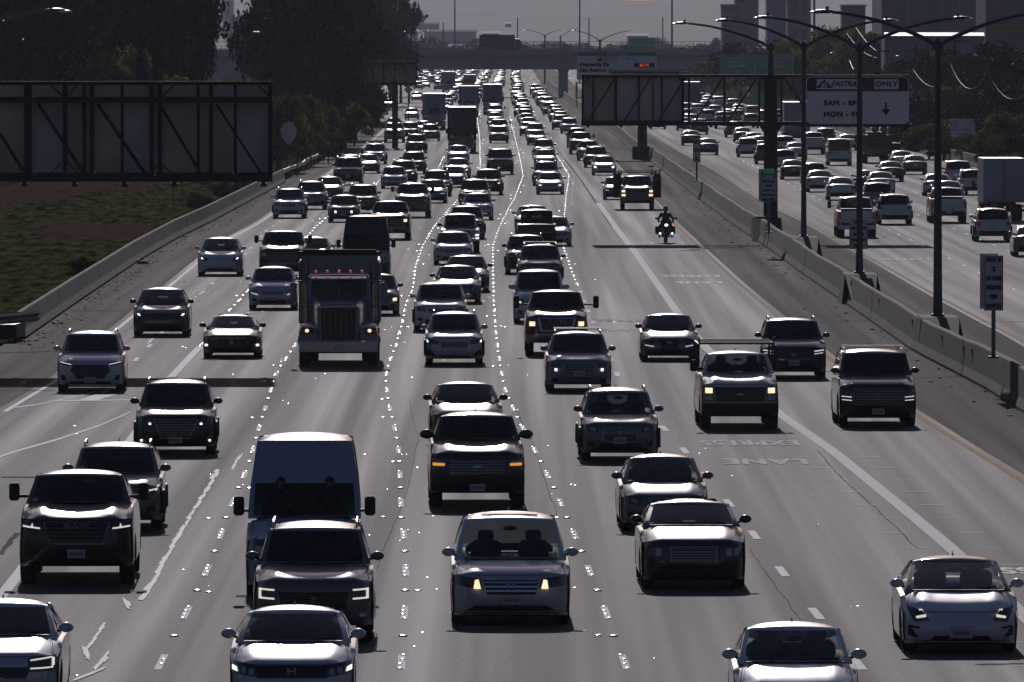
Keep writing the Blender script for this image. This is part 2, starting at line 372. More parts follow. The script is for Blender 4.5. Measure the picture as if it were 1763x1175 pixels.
# ceramic dots, reflective markers along the dotted lane lines
mb=MB()
def dot(x,y,r=.06,h=.022,sy=1.0):
    n=8; top=[(x+r*.75*math.cos(2*math.pi*k/n), y+r*.75*sy*math.sin(2*math.pi*k/n), h) for k in range(n)]
    bot=[(x+r*math.cos(2*math.pi*k/n), y+r*sy*math.sin(2*math.pi*k/n), .004) for k in range(n)]
    mb.grid([bot,top],M['dot'],wrap=True); mb.add(top+[(x,y,h+r*.75*.17)],[(k,(k+1)%n,n) for k in range(n)],M['dot'])
def dots(key,y0,y1,phase=0,reps=True,r=.048):
    Y=y0+phase
    while Y<y1:
        x=X(key,Y)
        if Y<620: mb.add([(x-.06,Y-.2,.006),(x+.06,Y-.2,.006),(X(key,Y+4)+.06,Y+3.9,.006),(X(key,Y+4)-.06,Y+3.9,.006)],[(0,1,2,3)],M['white'])
        for k in range(4):
            if rnd.random()<.93: dot(X(key,Y+k*1.22)+rnd.uniform(-.03,.03),Y+k*1.22,r if Y<450 else r*.72)
        xr=X(key,Y+9.1); dot(xr,Y+9.1,.085,.03)
        if rnd.random()<.35: dot(xr+rnd.choice((-1,1))*rnd.uniform(.15,.4),Y+9.1+rnd.uniform(-.5,.5),.08,.02)
        Y+=14.63
dots('l1',gp(0,1152)[1]-14.63,1450)
dots('l2',gp(0,1152)[1]-14.63,1350)
dots('l0',gp(0,1152)[1]-14.63,900)
dots('m1',345,760)
dots('l3',430,900,r=.06)
for k in range(1,6):
    Y=175
    while Y<900:
        dot(X('yelR',Y)+3.6*k,Y,.07); Y+=14.63
for _ in range(260):
    Y=rnd.uniform(165,600); k=rnd.choice(['l1','l2','l0','l3','m1']); x=X(k,Y)+rnd.gauss(0,1.2)
    dot(x,Y,rnd.uniform(.015,.05),.008)
o=mb.obj('road_markers'); o['kind']='stuff'; tag(o,'small white ceramic markers glinting along the lane lines','road markers')
# patched sealant strips by the slow lanes, sun glare painted in as pale grey
M['shiny']=pm('pale glare sealant',(.20,.20,.22),.72,spec=.24,noise=.5,nscale=5)
mb=MB()
ZB=[.006]
def blotch(pts, wd):
    for i in range(len(pts)-1):
        (x0,y0),(x1,y1)=pts[i],pts[i+1]
        n=max(3,int(abs(y1-y0)/4))
        for k in range(n):
            t=(k+rnd.uniform(-.2,.2))/n; a=gp(x0+(x1-x0)*t+rnd.gauss(0,1.5), y0+(y1-y0)*t)
            wx=wd*rnd.uniform(.4,1.2)/2; ly=rnd.uniform(.8,1.9); A0=gp(x0,y0); A1=gp(x1,y1); m_=(A1[0]-A0[0])/((A1[1]-A0[1]) or 1)
            sh=rnd.uniform(.02,.10); ZB[0]+=.00012; zq=ZB[0]
            P=[(a[0]-wx-m_*ly*.6,a[1]-ly*.6,zq),(a[0]+wx*.6-m_*ly,a[1]-ly,zq),(a[0]+wx+m_*ly*.5,a[1]+ly*.5,zq),(a[0]-wx*.4+m_*ly,a[1]+ly,zq)]
            mb.add(P,[(0,1,2,3)],M['shiny'])
blotch([(415,783),(398,810)],.10); blotch([(372,812),(364,830),(357,842),(340,870),(318,905),(300,935),(283,965),(265,1000),(252,1020),(240,1035)],.12)
blotch([(216,1036),(222,1047)],.1); blotch([(178,1078),(160,1105),(145,1122),(150,1132)],.11); blotch([(182,1132),(168,1150)],.10); blotch([(158,1160),(130,1172)],.12)
blotch([(354,499),(323,526)],.12); blotch([(430,535),(416,552)],.14); blotch([(262,585),(251,593)],.12); blotch([(545,383),(538,392)],.13); blotch([(460,397),(452,404)],.13)
blotch([(480,825),(500,822)],.2)
struct(mb.obj('sealant_patches',smooth=False))
# tar lines / joints
mb=MB()
def tar(pts, wd=.07):
    rows=[]
    for i in range(len(pts)-1):
        (x0,y0),(x1,y1)=gp(*pts[i]),gp(*pts[i+1]); n=6
        for k in range(n+1):
            t=k/n; jx=rnd.uniform(-.03,.03); ux,uy=-(y1-y0),(x1-x0); l=math.hypot(ux,uy) or 1
            w_=wd*rnd.uniform(.6,1.3); x=x0+(x1-x0)*t+jx; y=y0+(y1-y0)*t
            rows.append([(x-ux/l*w_/2,y-uy/l*w_/2,.005),(x+ux/l*w_/2,y+uy/l*w_/2,.005)])
    mb.grid(rows,M['tar'])
tar([(1407,775),(1440,815),(1480,850),(1540,905),(1580,945)],.025)
tar([(1290,945),(1320,990),(1350,1030),(1380,1070)],.014)
tar([(880,690),(915,760),(940,830),(960,890)],.014)
tar([(957,255),(1000,310),(1054,391)],.09)
tar([(0,608),(60,606),(112,604)],.5); tar([(0,822),(50,822),(100,824)],.6); tar([(120,535),(215,536)],.5); tar([(200,477),(262,477)],.5)
tar([(0,955),(28,918)],.12); tar([(1315,424),(1240,426),(1180,432)],.5)
tar([(1330,640),(1420,640),(1470,639)],.3); tar([(1370,545),(1450,546)],.25); tar([(640,1010),(648,1010)],.3)
tar([(406,1027),(425,1027)],.8); tar([(705,690),(720,760),(705,830),(650,980)],.012)
tar([(1680,1145),(1763,1143)],.3); tar([(480,960),(400,1100)],.02); tar([(1086,300),(1135,305)],.4)
tar([(1056,256),(1116,262)],.5); tar([(610,240),(665,241)],.5)
struct(mb.obj('tar_joints',smooth=False))
# lane words
def road_word(st, px, py, wid, ln=2.4, mat=None):
    x,y=gp(px,py)
    o=text(st,1.0,mat or M['wornw'],'pavement_lettering',None,(x,y,.009),(0,0,math.pi),ext=0,bold=.11,space=1.12)
    d=max(v.co.x for v in o.data.vertices)-min(v.co.x for v in o.data.vertices); e=max(v.co.y for v in o.data.vertices)-min(v.co.y for v in o.data.vertices)
    o.scale=(wid/d,ln/e,1); return struct(o)
M['letter']=pm('lane lettering paint',(.40,.39,.40),.85,spec=.2,noise=.8,nscale=7)
road_word('EXPRESS',1290,763,2.5,3.3,M['letter']); road_word('LANE',1318,795,2.05,3.3,M['letter'])
road_word('EXPRESS',1190,476,2.45,3.3,M['white']); road_word('LANE',1203,487,2.0,3.3,M['white'])
road_word('EXPRESS',1072,552,2.4,3.0,M['wornw']); road_word('LANE',1084,569,1.9,3.0,M['wornw'])
road_word('EXPRESS',1838,983,2.6,2.4,M['white']); road_word('EXPRESS',1136,419,2.4,3.3,M['white']); road_word('EXPRESS',1558,447,2.4,2.6,M['white'])
# ================================================================== barriers
def barrier(name, key, y0, y1, h, wb_, wt, mat, label, cat, step=8, side=0.0, undul=0.0):
    mb=MB(); rows=[]; Y=y0
    while Y<=y1:
        x=X(key,Y)+side; hh=h+undul*math.sin(Y*.11)*.5+undul*.3*math.sin(Y*.37)
        rows.append([(x-wb_/2,Y,-.05),(x-wb_/2,Y,.08),(x-wb_*.32,Y,.32),(x-wt/2,Y,hh-.03),(x-wt/2+.03,Y,hh),(x+wt/2-.03,Y,hh),(x+wt/2,Y,hh-.03),(x+wb_*.32,Y,.32),(x+wb_/2,Y,.08),(x+wb_/2,Y,-.05)]); Y+=step
    mb.grid(rows,mat); mb.add(rows[0],[tuple(range(10))],mat); mb.add(rows[-1],[tuple(range(10))],mat)
    o=mb.obj(name,smooth=False); return tag(o,label,cat)
M['barr']=None
def concrete_wall(name, seedy):
    m=bpy.data.materials.new(name); m.use_nodes=True; t=m.node_tree; b=t.nodes['Principled BSDF']; L=t.links.new
    g=t.nodes.new('ShaderNodeNewGeometry')
    mp=t.nodes.new('ShaderNodeMapping'); mp.inputs['Scale'].default_value=(1,.30,.35); L(g.outputs['Position'],mp.inputs['Vector'])
    n=t.nodes.new('ShaderNodeTexNoise'); n.inputs['Scale'].default_value=.9; n.inputs['Detail'].default_value=7; n.inputs['Roughness'].default_value=.65; L(mp.outputs[0],n.inputs['Vector'])
    sx=t.nodes.new('ShaderNodeSeparateXYZ'); L(g.outputs['Position'],sx.inputs[0])
    md=t.nodes.new('ShaderNodeMath'); md.operation='PINGPONG'; L(sx.outputs['Y'],md.inputs[0]); md.inputs[1].default_value=4.6
    jt=t.nodes.new('ShaderNodeMapRange'); jt.inputs[1].default_value=0; jt.inputs[2].default_value=.12; jt.inputs[3].default_value=.7; jt.inputs[4].default_value=1; L(md.outputs[0],jt.inputs[0])
    r=t.nodes.new('ShaderNodeValToRGB'); r.color_ramp.elements[0].position=.3; r.color_ramp.elements[0].color=(.016,.015,.014,1); r.color_ramp.elements[1].position=.72; r.color_ramp.elements[1].color=(.085,.078,.074,1)
    L(n.outputs['Fac'],r.inputs[0]); s_=t.nodes.new('ShaderNodeVectorMath'); s_.operation='SCALE'; L(r.outputs[0],s_.inputs[0]); L(jt.outputs[0],s_.inputs['Scale']); L(s_.outputs[0],b.inputs['Base Color'])
    b.inputs['Roughness'].default_value=.9; b.inputs['Specular IOR Level'].default_value=.2; return m
M['barr']=concrete_wall('barrier concrete',1)
barrier('median_barrier','medL',230,2300,1.07,.62,.2,M['barr'],'long stained concrete barrier dividing the two directions of the freeway','barrier',side=.31,undul=.05)
yl0=gp(44,584)[1]; yl1=gp(494,313)[1]
M['barrL']=concrete_wall('barrier concrete left',2)
for e_,c_ in zip([n for n in M['barrL'].node_tree.nodes if n.type=='VALTORGB'][0].color_ramp.elements,((.025,.023,.024,1),(.085,.08,.08,1))): e_.color=c_
barrier('side_barrier','wallL',yl0,yl1,.92,.5,.16,M['barrL'],'grey concrete barrier at the left beside the grass slope','barrier',side=-.25)
barrier('side_barrier','wallR',560,1330,.95,.5,.2,M['barr'],'concrete barrier at the foot of the bushy slope on the far right','barrier',side=.25)
# amber reflectors on the median
mb=None
for i,(px,py) in enumerate([(1624,400),(1663,425),(1467,466),(1514,522),(1675,611),(1572,552),(1323,401)]):
    Yb=[LN['medL'][0][0]]
    # find the spot of the wall face seen there
    best=min(np.arange(235,700,1.0),key=lambda Y:abs((at(px,py,Y)[0]-(X('medL',Y)+.2)))+ (0))
    x,y,z=at(px,py,best)
    if not .4<z<1.3: z=.95
    mb=MB(); mb.box((X('medL',best)+.16,best,.86),(.03,.12,.16),pm('amber reflector',(.5,.2,.02),.4),bev=.01,rz=.2); mb.box((X('medL',best)+.2,best,.86),(.06,.05,.05),M['dsteel'])
    tag(mb.obj('barrier_reflector'),['amber reflector on the median barrier near the violation notice','second amber reflector on the median past the notice','amber reflector high on the median wall by the lamp post','amber reflector on the median wall below a lamp base','amber reflector on the median nearest the camera','amber reflector below the tall near lamp post','amber reflector on the median at the gantry foot'][i],'reflector','reflectors on the median')
# guardrail (left, far) and crash cushion near left edge
def guardrail(y0,y1,keyf,label):
    r=empty('guardrail',(keyf(y0),y0,0)); tag(r,label,'guardrail'); ox,oy=keyf(y0),y0
    mb=MB(); rows=[]
    for Y in np.arange(y0,y1+.1,6):
        x=keyf(Y)+.12*math.sin(Y*.09)+.05*math.sin(Y*.31)-ox; y=Y-oy
        rows.append([(x,y,.50),(x+.06,y,.56),(x+.01,y,.64),(x+.07,y,.72),(x+.01,y,.80),(x-.01,y,.80),(x-.02,y,.5)])
    mb.grid(rows,M['steelg']); mb.obj('rail',r)
    for Y in np.arange(y0+2,y1,12):
        q=MB(); q.box((keyf(Y)-.12-ox,Y-oy,.36),(.15,.2,.8),M['wood'] if 'wood' in M else M['dsteel'],bev=.01); q.obj('post',r)
M['wood']=pm('weathered timber',(.06,.045,.035),.85,noise=.3,nscale=3)
guardrail(gp(494,313)[1],gp(662,198)[1],lambda Y:X('railL',Y)-.3,'steel guardrail curving along the left shoulder beyond the concrete barrier')
r=empty('crash_cushion',(*gp(-6,590),0)); tag(r,'battered end rail and crash cushion where the left concrete barrier starts','crash cushion')
q=MB(); q.box((.4,1.5,.35),(.7,3.2,.5),M['dsteel'],bev=.05,rz=-.05); q.obj('cushion_body',r)
q=MB()
q.grid([[(-1.3+.5*i,-3.2+1.5*i,.50+.02*i),(-1.22+.5*i,-3.2+1.5*i,.60+.02*i),(-1.3+.5*i,-3.2+1.5*i,.68+.02*i),(-1.22+.5*i,-3.2+1.5*i,.78+.02*i),(-1.3+.5*i,-3.2+1.5*i,.86+.02*i)] for i in range(6)],M['steelg']); q.obj('rail',r)
for k in range(3):
    q=MB(); q.box((-1.3+.9*k,-2.8+2.6*k,.35),(.14,.16,.75),M['wood']); q.obj('post',r)
# litter along the shoulder
mb=MB(); cols=[pm('litter pale',(.35,.35,.35),.7,spec=.1),pm('litter dark',(.03,.03,.03),1.0,spec=0),pm('litter rust',(.15,.04,.02),1.0,spec=0),M['conc']]
for _ in range(420):
    py=rnd.uniform(330,600); t=rnd.random(); Y=gp(0,py)[1]
    x=X('wallL',Y)+abs(rnd.gauss(0,.5))+.05
    if rnd.random()<.12: x+=rnd.uniform(0,3)
    s_=rnd.uniform(.01,.045); mb.box((x,Y+rnd.uniform(-1,1),s_*.3),(s_*rnd.uniform(1,3),s_*2.5,s_*.6),rnd.choice(cols),rz=rnd.uniform(0,3))
for _ in range(110):
    Y=rnd.uniform(270,700); x=X('medL',Y)-abs(rnd.gauss(0,.7)); s_=rnd.uniform(.02,.06); mb.box((x,Y,s_*.3),(s_*2,s_*2,s_*.6),rnd.choice(cols),rz=rnd.uniform(0,3))
o=mb.obj('litter',smooth=False); o['kind']='stuff'; tag(o,'scattered grit and litter along the shoulders','litter')
# fallen orange object
x,y=gp(247,455); q=MB(); oc=pm('orange plastic',(.9,.13,.03),.5)
q.tube([(x-.25,y,.09),(x+.12,y,.07),(x+.26,y,.05)],[.11,.07,.03],oc,n=10); q.box((x-.26,y,.12),(.05,.28,.24),oc,bev=.02)
tag(q.obj('traffic_cone'),'orange traffic cone lying flat at the foot of the left barrier','traffic cone')
# ================================================================== sign structures
M['alu']=pm('sign back aluminium',(.72,.58,.47),.6,.0,noise=.25,nscale=.5)
M['alu2']=pm('sign back aluminium cool',(.62,.56,.56),.6,.0,noise=.2,nscale=.6)
M['swhite']=pm('sign sheeting white',(.88,.88,.90),.6)
M['spurple']=pm('sign sheeting purple',(.05,.004,.034),.5)
M['sgreen']=pm('sign sheeting green',(.015,.36,.24),.5)
M['sgreend']=pm('sign sheeting dark green',(.012,.06,.05),.5)
M['sblack']=pm('sign letter black',(.012,.012,.018),.6)
M['sblue']=pm('sign letter blue',(.01,.09,.14),.5)
M['sorange']=pm('sign sheeting orange',(.62,.16,.03),.5)
M['syel']=pm('sign sheeting yellow',(.50,.32,.02),.5)
M['led']=pm('led digits',(.8,.2,.05),.4,emit=(1,.16,.03),estr=1.4)
def bar(mb,a,b,w_,mat):
    a=Vector(a);b=Vector(b); d=b-a; L_=d.length; c=(a+b)/2
    if abs(d.z)>1e-6 and abs(d.x)<1e-6 and abs(d.y)<1e-6: mb.box(c,(w_,w_,L_),mat)
    else: mb.box(c,(L_,w_,w_),mat,ry=-math.atan2(d.z,math.hypot(d.x,d.y)),rz=math.atan2(d.y,d.x))
# --- big sign seen from behind at the left
def back_sign(px0,px1,pt,pb,Y,label,ptop_rail,pmid,verts,truss,diags,panelcols,thick=.14,extra=True):
    x0,_,zt=at(px0,pt,Y); x1,_,zb=at(px1,pb,Y); cx=(x0+x1)/2; s=F/Y
    r=empty('overhead_sign',(cx,Y,zb)); tag(r,label,'road sign')
    def lx(px): return at(px,0,Y)[0]-cx
    def lz(py): return at(0,py,Y)[2]-zb
    # panel sheets
    xs=[px0]+[v for v in panelcols]+[px1]
    q=MB()
    for i in range(len(xs)-1):
        a,b=lx(xs[i]),lx(xs[i+1])
        q.box(((a+b)/2,.35,(lz(pt)+lz(pb))/2),(abs(b-a)-.02,.05,lz(pt)-.08),M['alu'] if (i*7)%3 else M['alu2'])
    q.obj('sign_panel',r,smooth=False)
    q=MB(); zt_=lz(pt)
    for zz,wd in ((lz(pt)-.03,.12),(lz(pb)+.12,thick*2.0)): q.box((0,.12,zz),(x1-x0,.16,wd),M['dsteel'])
    if pmid: q.box((0,0,lz(pmid)),(x1-x0,.16,thick*1.3),M['dsteel'])
    for px in (px0,px1): q.box((lx(px)+(thick/2 if px==px0 else -thick/2),.1,zt_/2),(thick,.2,zt_),M['dsteel'])
    q.obj('frame',r,smooth=False)
    for px,wd in verts:
        q=MB(); q.box((lx(px),.0,zt_/2),(wd/s,.14,zt_),M['dsteel']); q.obj('upright',r,smooth=False)
    for (xa,ya,xb,yb,wd) in diags:
        q=MB(); bar(q,(lx(xa),-.1,lz(ya)),(lx(xb),-.1,lz(yb)),wd/s,M['dsteel']); q.obj('brace',r,smooth=False)
    q=MB()
    for zz in (.05,): q.box((0,-.35,.1),(x1-x0,.16,.22),M['dsteel'])
    q.box((0,-.35,lz(pmid or pt+8)),(x1-x0,.14,.16),M['dsteel'])
    for k in range(9): q.box((-(x1-x0)/2+.4+k*((x1-x0)-.8)/8,-.12,.1),(.08,.5,.08),M['dsteel'])
    q.obj('truss_chord',r,smooth=False)
    for px,py in truss:
        q=MB(); q.box((lx(px),.1,-.08),(.13,.9,.12),M['dsteel'],bev=.02); q.box((lx(px),.3,-.13),(.2,.25,.1),M['dsteel']); q.obj('sign_light',r)
    return r,lx,lz
L1Y=F/55.0
ls,lx,lz=back_sign(-260,469,142,312,L1Y,'very wide overhead sign seen from behind across the left slip lane',None,172,
  [(48,13),(112,8),(145,6),(158,8),(210,5),(261,7),(275,8),(341,5),(363,7),(405,5),(-70,8),(-150,8)],
  [(42,314),(128,315),(214,316),(300,316),(453,318),(-50,314)],
  [(0,230,40,295,6),(65,178,142,295,6),(167,178,250,300,6),(278,185,347,302,5),(373,180,452,303,4),(84,143,108,166,2),(136,143,115,166,2),(252,146,272,166,2),(300,147,277,168,2),(445,148,467,170,2),(88,298,106,280,2),(135,298,115,280,2),(260,298,273,282,2),(300,302,277,282,2),(-60,178,-5,295,6)],
  [-120,-60,58,116,162,212,266,343,402])
# its steel post stands left of the frame: base on the verge
q=MB(); q.tube([(lx(-150),-.2,-(ls.location.z)),(lx(-150),-.2,4.5)],[.35,.3],M['dsteel'],n=14); q.obj('post',ls)
# conductive pale stripe of reflected light is left to the renderer
# --- centre gantry: back of sign + open truss + front sign, one post on the median
GY=F/34.1
gx0=at(1002,0,GY)[0]; gx1=at(1566,0,GY)[0]
g=empty('sign_gantry',(at(1327,0,GY)[0],GY,0)); tag(g,'steel truss gantry on one thick post in the median carrying signs on both sides','gantry')
cx=g.location.x
def gx(px): return at(px,0,GY)[0]-cx
def gz(py): return at(0,py,GY)[2]
q=MB(); q.tube([(0,0,0),(0,0,1.2),(0,0,gz(131)-.1)],[.42,.36,.34],M['dsteel'],n=16); q.tube([(0,0,gz(228)),(0,0,gz(216)),(0,0,gz(210))],[.38,.6,.6],M['dsteel'],n=16); q.box((0,0,gz(133)),(1.3,.7,.25),M['dsteel']); q.obj('post',g)
for yy in (-.45,.45):
    q=MB()
    q.box(((gx(1002)+gx(1566))/2,yy,gz(131)),(gx(1566)-gx(1002),.14,.14),M['dsteel'])
    q.box(((gx(1002)+gx(1566))/2,yy,gz(213)),(gx(1566)-gx(1002),.14,.2),M['dsteel']); q.obj('truss_chord',g,smooth=False)
for px in (1176,1186,1247,1307,1345,1175):
    q=MB(); q.box((gx(px),-.45,(gz(131)+gz(213))/2),(.11,.1,gz(131)-gz(213)),M['dsteel']); q.obj('upright',g,smooth=False)
for a,b in ((1196,1244),(1252,1303),(1402,1350)):
    q=MB(); bar(q,(gx(a),-.45,gz(211)),(gx(b),-.45,gz(134)),.1,M['dsteel']); q.obj('brace',g,smooth=False)
q=MB()
for px in (1010,1060,1110,1160,1210,1270,1340,1400,1460,1520,1560):
    q.box((gx(px),0,gz(213)),(.08,.9,.08),M['dsteel']); q.box((gx(px),0,gz(131)),(.08,.9,.08),M['dsteel'])
q.obj('cross_ties',g,smooth=False)
for px in (1012,1069,1118,1133,1224,1297,1380,1460,1540):
    q=MB(); q.box((gx(px),-.3,gz(218)),(.16,.5,.1),M['dsteel'],bev=.02); q.obj('sign_light',g)
# sign A (back)
r=empty('overhead_sign',(at(1088,0,GY)[0],GY-.6,gz(214))); tag(r,'overhead sign seen from behind on the arm over the near lanes','road sign')
cA=r.location.x-0
def ax_(px): return at(px,0,GY)[0]-cA
zt=gz(130)-gz(214)
q=MB(); pc=[1002,1021,1060,1100,1124,1139,1176]
for i in range(6):
    a,b=ax_(pc[i]),ax_(pc[i+1]); q.box(((a+b)/2,.5,zt/2),(b-a-.02,.05,zt),M['alu'] if i in (1,3,4) else M['alu2'])
q.obj('sign_panel',r,smooth=False)
q=MB(); q.box((0,.35,zt),(ax_(1176)-ax_(1002),.2,.13),M['dsteel']); q.box((0,.35,.05),(ax_(1176)-ax_(1002),.2,.26),M['dsteel'])
for px in (1003,1175): q.box((ax_(px),.35,zt/2),(.1,.2,zt),M['dsteel'])
q.obj('frame',r,smooth=False)
for px,wd in ((1021,3),(1060,5),(1100,3),(1124,2.5),(1139,3)):
    q=MB(); q.box((ax_(px),.3,zt/2),(wd/34,.12,zt),M['dsteel']); q.obj('upright',r,smooth=False)
for a,pa,b,pb in ((1012,210,1059,134),(1074,210,1120,134),(1132,210,1180,134),(1005,142,1014,133),(1168,133,1176,142),(1005,203,1012,211)):
    q=MB(); bar(q,(ax_(a),.22,gz(pa)-gz(214)),(ax_(b),.22,gz(pb)-gz(214)),.07,M['dsteel']); q.obj('brace',r,smooth=False)
# sign B (front, purple/white)
def rrect(mb,cx_,cz,w_,h_,rad,y,th,mat,n=5):
    pts=[]
    for sx,sz,a0 in ((1,1,0),(-1,1,90),(-1,-1,180),(1,-1,270)):
        for k in range(n+1):
            a=math.radians(a0+90*k/n); pts.append((cx_+sx*(w_/2-rad)+rad*math.cos(a), cz+sz*(h_/2-rad)+rad*math.sin(a)))
    N=len(pts); mb.add([(p[0],y,p[1]) for p in pts]+[(p[0],y+th,p[1]) for p in pts],[tuple(range(N)),tuple(range(N,2*N))]+[(i,(i+1)%N,N+(i+1)%N,N+i) for i in range(N)],mat)
FY=GY-.75; Bx0,_,Bt=at(1388,132,FY); Bx1,_,Bb=at(1565,214,FY); bw=Bx1-Bx0; bh=Bt-Bb
r=empty('toll_lane_sign',((Bx0+Bx1)/2,FY,Bb)); tag(r,'white overhead sign with purple header reading FASTRAK ONLY 5AM-8PM MON-FRI','road sign')
q=MB(); rrect(q,0,bh/2,bw,bh,.28,0,.06,M['swhite']); q.obj('sign_panel',r,smooth=False)
q=MB(); hh=bh*.31
pts=[(-bw/2+.04,bh-hh),(bw/2-.04,bh-hh)]
for k in range(6):
    a=math.radians(90*k/5); pts.append((bw/2-.29+.25*math.cos(a),bh-.29+.25*math.sin(a)))
for k in range(6):
    a=math.radians(90+90*k/5); pts.append((-bw/2+.29+.25*math.cos(a),bh-.29+.25*math.sin(a)))
q.add([(p[0],-.012,p[1]) for p in pts],[tuple(range(len(pts)))],M['spurple']); q.obj('header',r,smooth=False)
zc=bh-hh*.52
q=MB(); q.box((bw*(-.5+.305),-.025,zc),(bw*.405,.02,hh*.68),M['swhite']); q.box((bw*(-.5+.78),-.025,zc),(bw*.235,.02,hh*.68),M['swhite']); q.obj('white_inset',r,smooth=False)
# the three-roads triangle emblem
q=MB(); tx=bw*(-.5+.175); tw_=.42; th_=.42
q.add([(tx-tw_,-.04,zc-.19),(tx+tw_,-.04,zc-.19),(tx,-.04,zc+.24)],[(0,1,2)],M['spurple'])
for a in (((-.16,-.19),(-.04,-.19),(-.04,-.03),(.0,.02),(.12,.02),(.12,.07),(-.02,.07),(-.16,-.05)),((.02,-.19),(.1,-.19),(.1,-.1),(.17,-.1),(.17,-.05),(.02,-.05))):
    q.add([(tx+p[0],-.045,zc+p[1]) for p in a],[tuple(range(len(a)))],M['swhite'])
q.obj('emblem',r,smooth=False)
text('FASTRAK',.36,M['sblue'],'lettering',r,(bw*(-.5+.385),-.04,zc),sx=1.0,shear=.35,bold=.035)
text('ONLY',.36,M['sblack'],'lettering',r,(bw*(-.5+.78),-.04,zc),sx=1.1,bold=.03,space=1.1)
text('5AM - 8PM',.36,M['sblack'],'lettering',r,(bw*(-.5+.36),-.02,bh*.435),sx=1.05,bold=.04,space=1.15)
text('MON - FRI',.36,M['sblack'],'lettering',r,(bw*(-.5+.36),-.02,bh*.20),sx=1.05,bold=.04,space=1.15)
q=MB(); axx=bw*(-.5+.775)
q.box((axx,-.02,bh*.37),(.09,.02,.42),M['sblack']); q.add([(axx-.21,-.03,bh*.31),(axx+.21,-.03,bh*.31),(axx,-.03,bh*.175)],[(0,1,2)],M['sblack']); q.add([(axx-.21,-.03,bh*.31),(axx+.21,-.03,bh*.31),(axx+.17,-.03,bh*.27),(axx-.17,-.03,bh*.27)],[(0,1,2,3)],M['sblack']); q.obj('down_arrow',r,smooth=False)
q=MB(); q.box((.1,.3,-.06),(bw+.1,.5,.16),M['dsteel']); q.box((0,.1,bh+.03),(bw*.97,.1,.05),M['steelg']); q.obj('walkway',r,smooth=False)
# --- far left back sign
FY3=966
back_sign(625,718,101,147,FY3,'distant overhead sign seen from behind beside the dark trees',None,110,
  [(633,1.5),(642,2),(661,2.5),(680,1.5),(699,1.5)],[(640,148),(700,148)],[(633,112,652,145,1.3),(663,112,682,145,1.3),(690,112,712,145,1.3)],[642,661,680,699],thick=.12)
x,y,z=at(680,148,FY3); q=MB(); q.tube([(x,FY3+.5,0),(x,FY3+.5,z+.4)],.28,M['dsteel'],n=10); tag(q.obj('sign_post'),'plain steel post holding up the distant left sign','post')
# --- express lane sign facing camera
EY=880; x0,_,zt=at(993,90,EY); x1,_,zb=at(1131,137,EY)
r=empty('express_lane_sign',((x0+x1)/2,EY,zb)); tag(r,'white overhead sign with green EXPRESS LANE header and orange toll digits','road sign')
bw=x1-x0; bh=zt-zb
q=MB(); q.box((0,0,bh/2),(bw,.1,bh),M['swhite']); q.obj('sign_panel',r,smooth=False)
q=MB(); q.box((0,-.06,bh-.16),(bw-.04,.03,.32),M['sgreen']); q.obj('header',r,smooth=False)
text('EXPRESS LANE',.27,M['swhite'],'lettering',r,(0,-.09,bh-.16))
q=MB(); q.box((-.85,-.07,bh-.58),(1.75,.02,.40),M['sblack']); q.box((-.85,-.08,bh-.58),(1.67,.02,.34),M['swhite']); q.add([(-1.65,-.1,bh-.74),(-1.15,-.1,bh-.74),(-1.4,-.1,bh-.42)],[(0,1,2)],M['sblack']); q.obj('emblem',r,smooth=False)
text('FASTRAK',.25,M['sblack'],'lettering',r,(-.6,-.1,bh-.58)); text('PAY TO',.25,M['sblack'],'lettering',r,(1.2,-.06,bh-.56))
text('Hacienda Dr',.42,M['sblack'],'lettering',r,(-3.1,-.06,bh-1.05),align='LEFT',sx=1.15,bold=.05); text('San Ramon',.42,M['sblack'],'lettering',r,(-3.1,-.06,bh-1.52),align='LEFT',sx=1.15,bold=.05)
q=MB(); q.box((2.3,-.07,bh-1.12),(1.7,.04,.36),M['sblack']); q.obj('display',r,smooth=False)
text('$6.75',.32,M['led'],'toll_digits',r,(2.3,-.12,bh-1.12),sx=1.1)
q=MB(); xx,_,_=at(1106,0,EY-4); q.tube([(xx,EY-4,0),(xx,EY-4,7)],[.42,.36],M['dsteel'],n=14); q.box((xx,EY-4,.55),(1.7,1.9,1.1),M['barr'],bev=.1); q.box((xx-2.2,EY-3.6,6.4),(5.5,.4,.25),M['dsteel'])
tag(q.obj('sign_post'),'thick steel post in the median behind the back of the gantry sign','post')
# second green sign showing over the gantry sign
DY=820; x0,_,zt=at(1048,120,DY); x1,_,zb=at(1173,150,DY)
r=empty('guide_sign',((x0+x1)/2,DY,zb)); tag(r,'dark green guide sign peeking out above the near gantry sign','road sign')
q=MB(); q.box((0,0,(zt-zb)/2),(x1-x0,.1,zt-zb),M['sgreend']); q.obj('sign_panel',r,smooth=False)
q=MB(); rrect(q,0,(zt-zb)/2,x1-x0-.16,zt-zb-.16,.2,-.07,.01,M['swhite']); rrect(q,0,(zt-zb)/2,x1-x0-.28,zt-zb-.28,.16,-.085,.01,M['sgreend']); q.obj('border',r,smooth=False)
